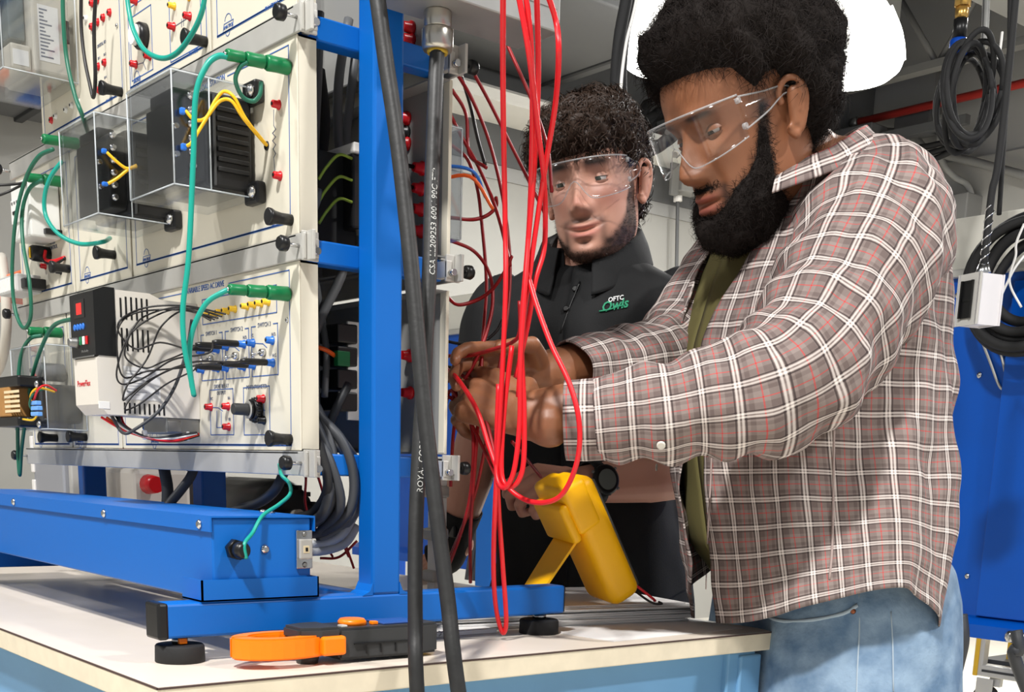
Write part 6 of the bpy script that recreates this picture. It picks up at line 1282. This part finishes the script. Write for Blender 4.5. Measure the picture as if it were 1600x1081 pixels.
mb = MB(); cap(mb, H1.pt(0, -.018, -.01), TOP1, .064, .062, 20); cap(mb, H1.pt(0, .01, -.05), TOP1+f1*.02, .05, .05, 18)
AX = [Vector(p) for p in ((0.0226,0.7669,1.452), (0.0297,0.758,1.3596), (0.0455,0.7324,1.2366), (0.0754,0.7138,1.0856), (0.0909,0.7256,0.9329), (0.1019,0.7601,0.8132))]
for q in (-1, 1): cap(mb, TOP1+l1*q*.02-ZR*.05, AX[0]+l1*q*.14-ZR*.02, .05, .055)
for i, r in enumerate((.09, .115, .12, .115, .09)):
    for q in (-.07, 0, .07): cap(mb, AX[i]+l1*q*(1 if i else .9), AX[i+1]+l1*q, r, r)
for q in (-1, 1):
    hip = AX[5]+l1*q*.09; cap(mb, hip, Vector((hip.x, hip.y, .48))+f1*.01, .085, .062); cap(mb, Vector((hip.x, hip.y, .48))+f1*.01, Vector((hip.x, hip.y, .08)), .06, .042); cap(mb, Vector((hip.x, hip.y, .05))-f1*.05, Vector((hip.x, hip.y, .045))+f1*.12, .04, .034)
LS, LE, LW = Vector((0.1665,0.6836,1.4083)), Vector((0.2297,0.4288,1.1641)), Vector((0.0256,0.1986,1.1262)); RS, RE, RW = Vector((-0.1436,0.8143,1.4275)), Vector((-0.1315,0.6164,1.2439)), Vector((-0.0877,0.31,1.1892))
cap(mb, LS, LE, .055, .047); cap(mb, RS, RE, .055, .047)
v, f = remesh(mb, .008, 8); b1.add(v, f, SK1)
mb = MB(); cap(mb, LE, LE+(LW-LE)*.45, .040, .041, 18); cap(mb, LE+(LW-LE)*.45, LE+(LW-LE)*.8, .041, .038, 18); cap(mb, LE+(LW-LE)*.8, LW, .038, .031, 18)
hand(mb, LW, Vector((-0.0639,0.1736,1.157))-LW, TOC*.8+Vector((0, 0, .45)), 1, 1.08, (.45, .75, .95, 1.1), .35, .12)
v, f = remesh(mb, .0027, 5); b1.add(v, f, SK1*.97)
mb = MB(); cap(mb, RE, RE+(RW-RE)*.5, .044, .044, 18); cap(mb, RE+(RW-RE)*.5, RW, .044, .03, 18)
hand(mb, RW, Vector((-0.0969,0.202,1.1902))-RW, -TOC*.8+Vector((0, 0, .5)), -1, 1.06, (.35, .5, .7, .85), .25, .12)
v, f = remesh(mb, .0027, 5); b1.add(v, f, SK1*.97)
b1.build('body', skin_mat('skin_brown'), man)
hair_shell(H1, hair_t, 'hair', hair_black, man, 26000, .030, .00042, 1.0, .3, 45, 4, inset=.26)
hair_shell(H1, beard_t, 'beard', hair_black, man, 8000, .016, .00038, .8, .35, 60, 8, inset=.4)
hair_shell(H1, mous*.005, 'moustache', hair_black, man, 500, .007, .0004, .4, .2, 90, 9, inset=.5)
glasses(H1, 'clear wraparound safety glasses on the man in the plaid shirt')
# shirt body
RG = [((0.0441,0.6871,1.4942), .080, .078, .080), ((0.0372,0.7308,1.4816), .145, .105, .092), ((0.0279,0.7591,1.4573), .208, .135, .118), ((0.0314,0.7536,1.3861), .230, .165, .148), ((0.0323,0.7439,1.3121), .24, .186, .162), ((0.0418,0.7279,1.2364), .245, .199, .172), ((0.0587,0.7174,1.1515), .245, .20, .174), ((0.0811,0.7104,1.0573), .24, .195, .165), ((0.1047,0.7014,0.9537), .235, .188, .152), ((0.1255,0.6896,0.8518), .23, .178, .128)]
rings = [(np.array(c), a, b, bb, f1) for c, a, b, bb in RG]
def gap1(t): return (.15+.70*math.exp(-(t/.36)**2), .10+.50*math.exp(-(t/.36)**2))
def hem1(th, t): 
    w_ = float(np.clip((t-.72)/.28, 0, 1))**1.6; return w_*(.07*np.abs(np.sin(th))**2.2-.042*(np.cos(th) < 0)*np.abs(np.cos(th)))
def ex1(V):
    j = np.linspace(0, 1, V.shape[0])[:, None]; th = np.linspace(0, 2*PI, V.shape[1])[None]
    D = .006*np.sin(9*th+5*j)*smooth01((j-.45)/.4)                          # vertical drape
    D += .005*np.sin(34*j-3.5*np.cos(th-2.2))*np.exp(-((j-.62)/.22)**2)*smooth01((th-1.6)/1.0)  # sideways wrinkles on the back
    return D
def top1(th, t):
    w_ = math.exp(-(t/.10)**2); return w_*(-.045*np.cos(th)-.005)
shirt = hull_cloth('shirt', rings, 220, 150, plaid, man, gap1, .0075, 10, 3, hem1, top1, folds_extra=ex1)
und = [(np.array(c), a*.93, b*.93, bb*.93, f1) for c, a, b, bb in RG[1:9]]+[(np.array((0.1035,0.7235,0.8851)), .2, .155, .13, f1)]
def hem1u(th, t): return np.full_like(th, .03*float(np.clip((t-.8)/.2, 0, 1)))
hull_cloth('undershirt', und, 120, 80, olive, man, None, .003, 9, 6, hem1u)
SL = [Vector(p) for p in ((0.1038,0.7517,1.4492), (0.1684,0.6891,1.3947), (0.2188,0.5657,1.2872), (0.2405,0.4302,1.1761), (0.1689,0.3302,1.1414), (0.0921,0.2501,1.1254))]
sleeve('sleeve', SL, [.088, .106, .094, .081, .062, .050], plaid, man, 96, 150, .0085, 13, 11, rip=[(.52, .15, .011, 78), (.82, .13, .008, 95), (.2, .12, .007, 60)])
sleeve('cuff', [Vector(p) for p in ((0.0992,0.2567,1.1241), (0.0842,0.2412,1.1228), (0.0663,0.2237,1.1214))], [.050, .050, .049], plaid, man, 64, 24, .0012, 14, 12, v0=.013, thick=.004)
SR = [Vector(p) for p in ((-0.1401,0.8243,1.4431), (-0.1474,0.7327,1.3496), (-0.1315,0.6164,1.2439), (-0.1029,0.4773,1.2105), (-0.0803,0.352,1.191))]
sleeve('sleeve', SR, [.08, .078, .066, .056, .046], plaid, man, 72, 110, .006, 13, 15, rip=[(.5, .15, .006, 80), (.85, .15, .004, 95)])
# collar: stand, fold and falling leaf
cn = Vector((0.0465,0.6748,1.4969)); rows = []; nth = 90
for k, (rr, dz) in enumerate(((.080, -.016), (.081, .012), (.085, .030), (.097, .034), (.116, .022), (.134, .002))):
    row = []
    for th in np.linspace(1.0, 2*PI-1.0, nth):
        back = .5-.5*math.cos(th); fr = 1-back; p = cn+f1*((rr*1.05 if math.cos(th) > 0 else .03+rr*.52)*math.cos(th)+.02*fr)+l1*(rr*1.0*math.sin(th))
        z = dz-.026+.045*back-.062*fr-(.014*fr**2 if k >= 4 else 0); p = p+(f1*.022+l1*(.02 if th < PI else -.02))*(fr**2 if k >= 4 else 0); row.append(np.array(p+Vector((0, 0, z))))
    rows.append(row)
CV = np.array(rows); kk = np.linspace(0, 1, 24); CV = np.stack([np.stack([np.interp(kk, np.linspace(0, 1, 6), CV[:, i, c]) for c in range(3)], -1) for i in range(nth)], 1)
UVc = np.zeros(CV.shape[:2]+(2,)); UVc[..., 0] = np.linspace(0, .5, nth)[None]; UVc[..., 1] = np.linspace(0, .09, 24)[:, None]
CV = fold_noise(CV, .0018, 14, 21); grid_mesh('collar', CV, UVc, plaid, man, .003, False)
sb_ = surf(shirt); bt1 = MB().lathe((0, 0, 0), (0, 0, .0025), [(0, .0055), (.8, .0055), (1, .004)], 12).mesh('button', button_m)
def pin(b, p, q, me, name, par, off=.001):
    h_, n_ = hit(b, p, q)
    if n_.dot(Vector(p)-Vector(q)) < 0: n_ = -n_
    o = put(me, name, h_+n_*off, par); o.rotation_euler = n_.to_track_quat('Z', 'Y').to_euler(); return o
for o_ in man.children:
    if o_.name.startswith('cuff'): pin(surf(o_), (0.3446,0.037,1.0813), (-0.6316,0.9602,1.1071), bt1, 'button', man)
sl_ = [o_ for o_ in man.children if o_.name.startswith('sleeve')][0]; pin(surf(sl_), (0.3765,0.0783,1.0878), (-0.5651,1.0463,1.1207), bt1, 'button', man)
for p, q in (((0.1613,0.2939,1.0673), (-0.634,1.1073,1.0744)), ((0.1723,0.2824,0.9987), (-0.6148,1.0873,0.9556))): put(bt1, 'button', (-0.0984,0.5608,1.0696) if p[2] > .99 else (-0.0846,0.5466,0.9846), man, (PI/2, 0, -.9))
# seams and placket on the near side
def seam(b, pts, r, m_, name):
    P = [hit(b, Vector(p)+(Vector(p)-Vector(q))*0, q)[0] for p, q in pts]; MB().tube(P, r, 6, sub=4).build(name, m_, man)
seam(sb_, [((0.4121,0.3046,1.1457), (-0.3574,1.3383,1.2271)), ((0.4224,0.2974,1.0918), (-0.3377,1.3245,1.1234)), ((0.4326,0.2903,1.0378), (-0.318,1.3108,1.0197)), ((0.4425,0.2826,0.9839), (-0.2991,1.296,0.916)), ((0.4467,0.2767,0.9535), (-0.2908,1.2846,0.8575))], .0016, mat('shirt_seam', (168, 150, 145), .85), 'side_seam')
seam(sb_, [((0.3384,0.1961,1.0947), (-0.4992,1.1297,1.129)), ((0.3464,0.1887,1.0474), (-0.4837,1.1154,1.0382)), ((0.3554,0.1799,0.9935), (-0.4665,1.0985,0.9343)), ((0.3648,0.1717,0.9395), (-0.4484,1.0827,0.8305))], .0014, MATS['shirt_seam'], 'placket_seam')
# jeans
mb = MB(); P0 = Vector((0.0983,0.7577,0.8632)); P1 = P0+Vector((0, 0, -.14))
for q in (-.1, -.05, 0, .05, .1): cap(mb, P0+l1*q, P1+l1*q*1.15, .150-.25*abs(q)*.3, .156-.25*abs(q)*.3, 18)
for q in (-1, 1):
    hp = P1+l1*q*.105; kn = Vector((hp.x, hp.y, .46))+f1*.02; an = Vector((hp.x, hp.y, .09))-f1*.01; cap(mb, hp, kn, .115, .09, 18); cap(mb, kn, an, .09, .075, 18)
v, f = remesh(mb, .009, 6); nz_ = np_noise(v*np.array([1, 1, .6]), 14, 5); ctr = v.mean(0); dv = v-np.array([P0.x, P0.y, 0]); dv[:, 2] = 0; dv /= np.linalg.norm(dv, axis=1, keepdims=True)+1e-6; v = v+dv*(nz_*.006)[:, None]
bj = MB(); bj.add([tuple(q) for q in v], f, True); jeans = bj.build('jeans', denim, man); jb_ = surf(jeans)
stitch = mat('denim_seam', (166, 182, 196), .8)
seam(jb_, [((0.4077,0.2185,0.9245), (-0.3659,1.1728,0.8017)), ((0.4126,0.2204,0.9131), (-0.3565,1.1763,0.7799)), ((0.4245,0.2331,0.9083), (-0.3335,1.2009,0.7705)), ((0.4438,0.2575,0.9105), (-0.2964,1.2477,0.7748)), ((0.4634,0.2841,0.9182), (-0.2588,1.299,0.7897)), ((0.4712,0.297,0.9274), (-0.2437,1.3238,0.8074))], .003, stitch, 'pocket_edge')
seam(jb_, [((0.4694,0.2998,0.9409), (-0.2472,1.329,0.8334)), ((0.4772,0.2958,0.9039), (-0.2322,1.3213,0.7621)), ((0.4839,0.2892,0.8634), (-0.2193,1.3086,0.6843)), ((0.4911,0.2831,0.8229), (-0.2055,1.297,0.6064))], .0012, stitch, 'side_seam')
seam(jb_, [((0.4952,0.3242,0.9217), (-0.1977,1.376,0.7964)), ((0.5038,0.3212,0.8847), (-0.181,1.3703,0.7253)), ((0.5136,0.316,0.8376), (-0.1622,1.3602,0.6346))], .0011, stitch, 'back_pocket_edge')
pin(jb_, (0.4695,0.2925,0.9206), (-0.247,1.3149,0.7941), MB().lathe((0, 0, 0), (0, 0, .002), [(0, .004), (1, .002)], 10).mesh('rivet', mat('copper_rivet', (170, 100, 70), .35, .8)), 'rivet', man)
for q in (-1, 1):
    hp = P1+l1*q*.105; sh = MB(); cap(sh, Vector((hp.x, hp.y, .055))-f1*.06, Vector((hp.x, hp.y, .05))+f1*.14, .05, .042); cap(sh, Vector((hp.x, hp.y, .10))-f1*.05, Vector((hp.x, hp.y, .055)), .05, .05)
    v, f = remesh(sh, .008, 4); v[:, 2] = np.maximum(v[:, 2], .002); x_ = MB(); x_.add([tuple(q_) for q_ in v], f, True); x_.build('shoe', rubber, man)

# ================================================================ man in the black polo
f2 = Vector((.5, -.866, 0)); l2 = Vector((.866, .5, 0))
man2 = thing('person', (-0.4608,0.7568,0.8659)[:2]+(0,), 'man in a black polo shirt leaning on the bench behind the red leads', 'person')
SK2 = np.array(lin((214, 160, 138)))
h2 = Vector((.516, -.857, 0)).normalized(); pt_ = math.radians(11); F2 = h2*math.cos(pt_)-ZR*math.sin(pt_); U2 = (h2*math.sin(pt_)+ZR*math.cos(pt_)-IMR*.13)
H2 = Head((-0.4484,0.726,1.5384), F2, U2, 1.06, jaw=1.1, smile=7)
b2 = Body(); S, Z, C = H2.Sg, H2.Z, H2.front
zl = np.interp(C, [-1, -.6, -.3, -.12, .0, .12, .3, .5, .7, 1], [-.07, -.06, -.03, .01, .046, .044, .020, .050, .050, .050])
hair_t = smooth01((Z-zl)/.022)*.028*np.interp(Z, [-.06, 0, .06, .13], [.6, .8, 1, .9])*np.interp(C, [-1, 0, .6, 1], [1, .85, 1, 1.1])
zb = np.interp(C, [-.2, .0, .1, .3, .45, .6, .8, .93, 1], [-.2, -.07, .02, .018, -.028, -.044, -.060, -.075, -.078])
bm_ = smooth01((zb-Z)/.02)*smooth01((C+.02)/.08)
mous = G(Z+.0405, .0048)*np.exp(-(np.abs(S)/.027)**4)*(C > 0); corner = G(np.abs(S)-.031, .007)*smooth01((-.034-Z)/.01)*smooth01((Z+.085)/.01)*(C > 0); soul = G(S, .006)*G(Z+.075, .006)*(C > 0)
nzb = .88+.2*np_noise(H2.P.reshape(-1, 3), 130, 4).reshape(S.shape)
dark = np.clip((bm_*.97+mous*.8+corner*.65+soul*.6)*nzb, 0, .95); hd_ = smooth01((Z-zl)/.02)*.9
brow = np.exp(-((np.abs(S)-.031)/.019)**4)*G(Z-.038-.003*np.cos((np.abs(S)-.03)*60), .0058)*(C > 0)
lip = np.clip(np.exp(-(np.abs(S)/.026)**4)*(G(H2.Zm+.0515, .003)+G(H2.Zm+.0630, .0048)), 0, 1)*(C > 0)
rosy = np.clip(sum(G(S-q*.042, .02)*G(Z+.012, .02) for q in (-1, 1))+G(S, .012)*G(Z+.015, .012), 0, 1)*(C > 0)
col = np.tile(SK2, (H2.m*H2.n, 1))*(1+.05*np_noise(H2.P.reshape(-1, 3), 45, 6)[:, None]); D2 = np.array(lin((36, 27, 23))); RO = np.array(lin((206, 128, 112)))
for msk, c_ in ((rosy*.45, RO), (dark, D2), (hd_, D2), (np.clip(brow*1.1, 0, .95), D2), (lip*.7, np.array(lin((186, 104, 98))))):
    mk = msk.reshape(-1, 1); col = col*(1-mk)+c_*mk
b2.add(H2.V, H2.faces, col)
for q in (-1, 1): H2.ear(b2, SK2*np.array([1, .93, .92]), q); H2.eye(man2, q, (-.2, -.28), (70, 74, 66), .0034, b2, SK2*.82)
TOP2 = Vector((-0.4866,0.7613,1.4082))
mb = MB(); cap(mb, H2.pt(0, -.012, -.02), TOP2, .064, .072, 20); cap(mb, H2.pt(0, .008, -.05), TOP2+f2*.035, .05, .058, 18)
AX2 = [Vector(p) for p in ((-0.4928,0.7629,1.3445), (-0.4931,0.7656,1.2199), (-0.4835,0.7664,1.0566), (-0.4608,0.7568,0.8659), (-0.4492,0.7519,0.7693))]
for q in (-1, 1): cap(mb, TOP2+l2*q*.02, AX2[0]+l2*q*.13, .05, .06)
for i, r in enumerate((.095, .105, .11, .11)):
    for q in (-.06, 0, .06): cap(mb, AX2[i]+l2*q, AX2[i+1]+l2*q, r, r)
for q in (-1, 1):
    hip = AX2[4]+l2*q*.085; cap(mb, hip, Vector((hip.x, hip.y, .46)), .085, .06); cap(mb, Vector((hip.x, hip.y, .46)), Vector((hip.x, hip.y, .08)), .058, .042); cap(mb, Vector((hip.x, hip.y, .05))-f2*.05, Vector((hip.x, hip.y, .045))+f2*.12, .04, .034)
LS2, LE2, LW2 = Vector((-0.3698,0.873,1.3681)), Vector((-0.2504,0.8106,1.0645)), Vector((-0.2861,0.5797,1.0388)); RS2, RE2, RW2 = Vector((-0.6082,0.6581,1.3541)), Vector((-0.6079,0.6145,1.1447)), Vector((-0.7416,0.6354,0.8948))
cap(mb, LS2, LE2, .052, .045); cap(mb, RS2, RE2, .052, .045)
v, f = remesh(mb, .008, 8); b2.add(v, f, SK2)
mb = MB(); cap(mb, LE2, LE2+(LW2-LE2)*.4, .043, .044, 18); cap(mb, LE2+(LW2-LE2)*.4, LW2, .044, .031, 18)
hand(mb, LW2, Vector((-0.3023,0.4783,1.0367))-LW2, TOC*.75+Vector((0, 0, .6)), 1, 1.02, (1.05, 1.2, 1.25, 1.3), .8, .0)
v, f = remesh(mb, .0027, 5); b2.add(v, f, SK2*np.array([1, .94, .92]))
mb = MB(); cap(mb, RE2, RE2+(RW2-RE2)*.4, .045, .046, 18); cap(mb, RE2+(RW2-RE2)*.4, RW2, .046, .031, 18)
hand(mb, RW2, Vector((-0.8098,0.5985,0.8439))-RW2, TOC*.5+Vector((0, 0, .8)), -1, 1.0, (.35, .4, .45, .5), .2, .25)
v, f = remesh(mb, .0027, 5); b2.add(v, f, SK2*np.array([1, .96, .94]))
b2.build('body', skin_mat('skin_light'), man2)
hair_shell(H2, hair_t, 'hair', hair_brown, man2, 10000, .032, .0013, 1.05, .9, 26, 14, inset=.22)
hair_shell(H2, np.clip(bm_, 0, 1)*.004, 'beard', hair_brown, man2, 6000, .006, .0003, .3, .2, 90, 18, inset=.9)
glasses(H2, 'clear safety glasses on the man in the black polo')
RG2 = [((-0.4843,0.759,1.4384), .078, .074, .078), ((-0.4889,0.7614,1.4161), .125, .09, .095), ((-0.4922,0.763,1.3868), .185, .11, .12), ((-0.4913,0.7605,1.3329), .200, .13, .135), ((-0.49,0.7615,1.2424), .185, .145, .14), ((-0.4822,0.7612,1.1269), .172, .15, .14), ((-0.4687,0.7629,0.9977), .178, .15, .14), ((-0.4539,0.7654,0.8662), .186, .148, .14), ((-0.4395,0.7616,0.7637), .19, .145, .14)]
def ex2(V):
    j = np.linspace(0, 1, V.shape[0])[:, None]; th = np.linspace(0, 2*PI, V.shape[1])[None]; return .004*np.sin(7*th+6*j)*smooth01((j-.3)/.4)+.004*np.sin(26*j+3*np.sin(th))*np.exp(-((j-.35)/.2)**2)
polo = hull_cloth('polo_shirt', [(np.array(c), a, b, bb, f2) for c, a, b, bb in RG2], 160, 120, black_knit, man2, None, .004, 9, 31, None, lambda th, t: math.exp(-(t/.06)**2)*(-.045*np.clip(np.cos(th), 0, 1)**2), folds_extra=ex2)
sleeve('sleeve', [Vector(p) for p in ((-0.4062,0.8481,1.3774), (-0.3635,0.8648,1.347), (-0.3204,0.8507,1.2528), (-0.2875,0.8335,1.1624))], [.05, .075, .074, .07], black_knit, man2, 64, 60, .004, 12, 33)
sleeve('sleeve', [Vector(p) for p in ((-0.5743,0.6791,1.3648), (-0.6048,0.6559,1.3367), (-0.6092,0.635,1.2498), (-0.6059,0.6224,1.1822))], [.05, .073, .07, .066], black_knit, man2, 64, 60, .004, 12, 34)
cn = Vector((-0.4817,0.7562,1.4443)); rows = []
for k, (rr, dz) in enumerate(((.072, -.02), (.073, .01), (.077, .030), (.086, .030), (.098, .008), (.108, -.024))):
    row = []
    for th in np.linspace(.36, 2*PI-.36, nth):
        back = .5-.5*math.cos(th); fr = 1-back; p = cn+f2*(rr*math.cos(th)+.018*fr)+l2*(rr*math.sin(th)); z = dz+.034*back-.040*fr-(.028*fr**3 if k >= 4 else 0); row.append(np.array(p+Vector((0, 0, z))))
    rows.append(row)
CV = np.array(rows); CV = np.stack([np.stack([np.interp(kk, np.linspace(0, 1, 6), CV[:, i, c]) for c in range(3)], -1) for i in range(nth)], 1)
CV = fold_noise(CV, .0015, 14, 41); grid_mesh('collar', CV, UVc, black_knit, man2, .004, False)
ps_ = surf(polo)
bt2 = MB().lathe((0, 0, 0), (0, 0, .003), [(0, .0055), (.8, .0055), (1, .004)], 12).mesh('button', blackp)
pin(ps_, (-0.263,0.5235,1.3399), (-0.8189,1.0167,1.4439), bt2, 'button', man2); pin(ps_, (-0.2658,0.5087,1.3089), (-0.8227,0.9965,1.4016), bt2, 'button', man2)
pl_ = [hit(ps_, p, q)[0] for p, q in (((-0.2609,0.5305,1.3519), (-0.816,1.0262,1.4604)), ((-0.263,0.5152,1.317), (-0.8188,1.0054,1.4127)), ((-0.2643,0.4972,1.2722), (-0.8207,0.9807,1.3514)))]; MB().tube([p+TOC*.001 for p in pl_], .0016, 6).build('placket_edge', blackp, man2)
def embroider(body, px0, px1, size, m_, name, shear=0, slant=0, bold=0):
    # lettering laid on the knit along the chest
    me = text_mesh(body, size, shear, bold).copy(); me.materials.clear(); me.materials.append(m_); a = Vector(px0); b_ = Vector(px1); c = (a+b_)/2; xd = (b_-a).normalized(); n_ = (Vector((1.24575, -.81525, 1.0575))-c).normalized(); yd = n_.cross(xd)*-1
    if yd.z < 0: yd = -yd
    w_ = max(v.co.x for v in me.vertices)-min(v.co.x for v in me.vertices); sc_ = (b_-a).length/w_
    for v in me.vertices:
        p = c+xd*(v.co.x*sc_)+yd*(v.co.y*sc_); h_, q = hit(ps_, p+n_*.4, p-n_*.2); v.co = h_+n_*(.0022+v.co.z*2)-Vector(man2.location)
    return put(me, name, man2.location, man2)
def curve_on(pts, r, m_, name):
    P = [hit(ps_, Vector(p)+TOC*.4, Vector(p)-TOC*.2)[0]+TOC*.002 for p in pts]; MB().tube(P, r, 6, sub=4).build(name, m_, man2)
white_thread = mat('white_thread', (225, 226, 226), .7); green_thread = mat('green_thread', (40, 150, 110), .7)
embroider('OFTC', (-0.3823,0.7064,1.3528), (-0.3664,0.7279,1.3585), .02, white_thread, 'embroidered_letters', .15, bold=.0006)
embroider('Owls', (-0.3874,0.6953,1.3394), (-0.3604,0.732,1.3494), .02, green_thread, 'embroidered_script', .35, bold=.0004)
curve_on([(-0.3885,0.6907,1.3305), (-0.3784,0.704,1.3332), (-0.3682,0.7186,1.3392), (-0.3628,0.7257,1.3405)], .0013, green_thread, 'embroidered_underline')
# trousers, wrist band, shoes
mb = MB(); P0 = AX2[3]+Vector((0, 0, -.03)); P1 = P0+Vector((0, 0, -.13))
for q in (-.09, -.045, 0, .045, .09): cap(mb, P0+l2*q*.8, P1+l2*q, .125-.2*abs(q)*.3, .13-.2*abs(q)*.3, 16)
for q in (-1, 1):
    hp = P1+l2*q*.095; kn = Vector((hp.x, hp.y, .45)); cap(mb, hp, kn, .1, .082, 16); cap(mb, kn, Vector((hp.x, hp.y, .09)), .082, .07, 16)
    sh = MB(); cap(sh, Vector((hp.x, hp.y, .055))-f2*.06, Vector((hp.x, hp.y, .05))+f2*.14, .05, .042); v, f = remesh(sh, .008, 4); v[:, 2] = np.maximum(v[:, 2], .002); x_ = MB(); x_.add([tuple(q_) for q_ in v], f, True); x_.build('shoe', rubber, man2)
v, f = remesh(mb, .009, 6); x_ = MB(); x_.add([tuple(q) for q in v], f, True); x_.build('trousers', mat('black_trousers', (20, 21, 23), .85), man2)
ar = (RW2-RE2).normalized(); wb_ = thing('wrist_brace', RW2, 'black fabric wrist brace on the hand resting on the bench', 'brace')
ob_ = sleeve('brace_sleeve', [RW2-ar*.10, RW2-ar*.05, RW2+ar*.005, RW2+ar*.02+Vector((-.02, -.02, -.005))], [.043, .039, .0355, .036], mat('brace_black', (24, 24, 26), .85, bump=.2, bump_scale=400), wb_, 48, 30, .0015, 20, 51)
MB().bbox(RW2-ar*.05+TOC*.034+Vector((-.012, -.012, -.012)), RW2-ar*.05+TOC*.040+Vector((.012, .012, .012)), .003).build('brace_strap', blackp, wb_)
# wrist watch
aw = (LW2-LE2).normalized(); wt = thing('wrist_watch', LW2, 'black digital wrist watch on the fist behind the yellow meter', 'watch')
wc = Vector((-0.2836,0.5979,1.036)); wr = .0345
ctr = LE2+(LW2-LE2)*max(0, min(1, (wc-LE2).dot(aw)/(LW2-LE2).length)); nw = (TOC*1.0+Vector((0, 0, .1))); nw = (nw-aw*nw.dot(aw)).normalized()
MB().lathe(ctr-aw*.0105, ctr+aw*.0105, [(0, wr+.001), (.05, wr+.004), (.95, wr+.004), (1, wr+.001)], 36, caps=False).build('strap', rubber, wt)
fc = ctr+nw*(wr+.001); MB().lathe(fc, fc+nw*.010, [(0, .0225), (.3, .0255), (.75, .025), (1, .021)], 28).build('watch_case', blackp, wt)
MB().lathe(fc+nw*.0095, fc+nw*.0108, [(0, .0175), (1, .017)], 24).build('watch_dial', mat('watch_lcd', (112, 118, 114), .25), wt)
for a in (0.6, 2.5, 3.8, 5.7):
    u_ = aw; v_ = nw.cross(aw); p = fc+(u_*math.cos(a)+v_*math.sin(a))*.0255+nw*.005; MB().cyl(p, p+(u_*math.cos(a)+v_*math.sin(a))*.003, .0028, 8).build('watch_button', dull_steel, wt)
sd = nw.cross(aw)
for s_ in (-1, 1): MB().lathe(ctr+nw*(wr*.93)+sd*s_*.020-aw*.010, ctr+nw*(wr*.93)+sd*s_*.020+aw*.010, [(0, .006), (1, .006)], 10).build('strap_lug', rubber, wt)
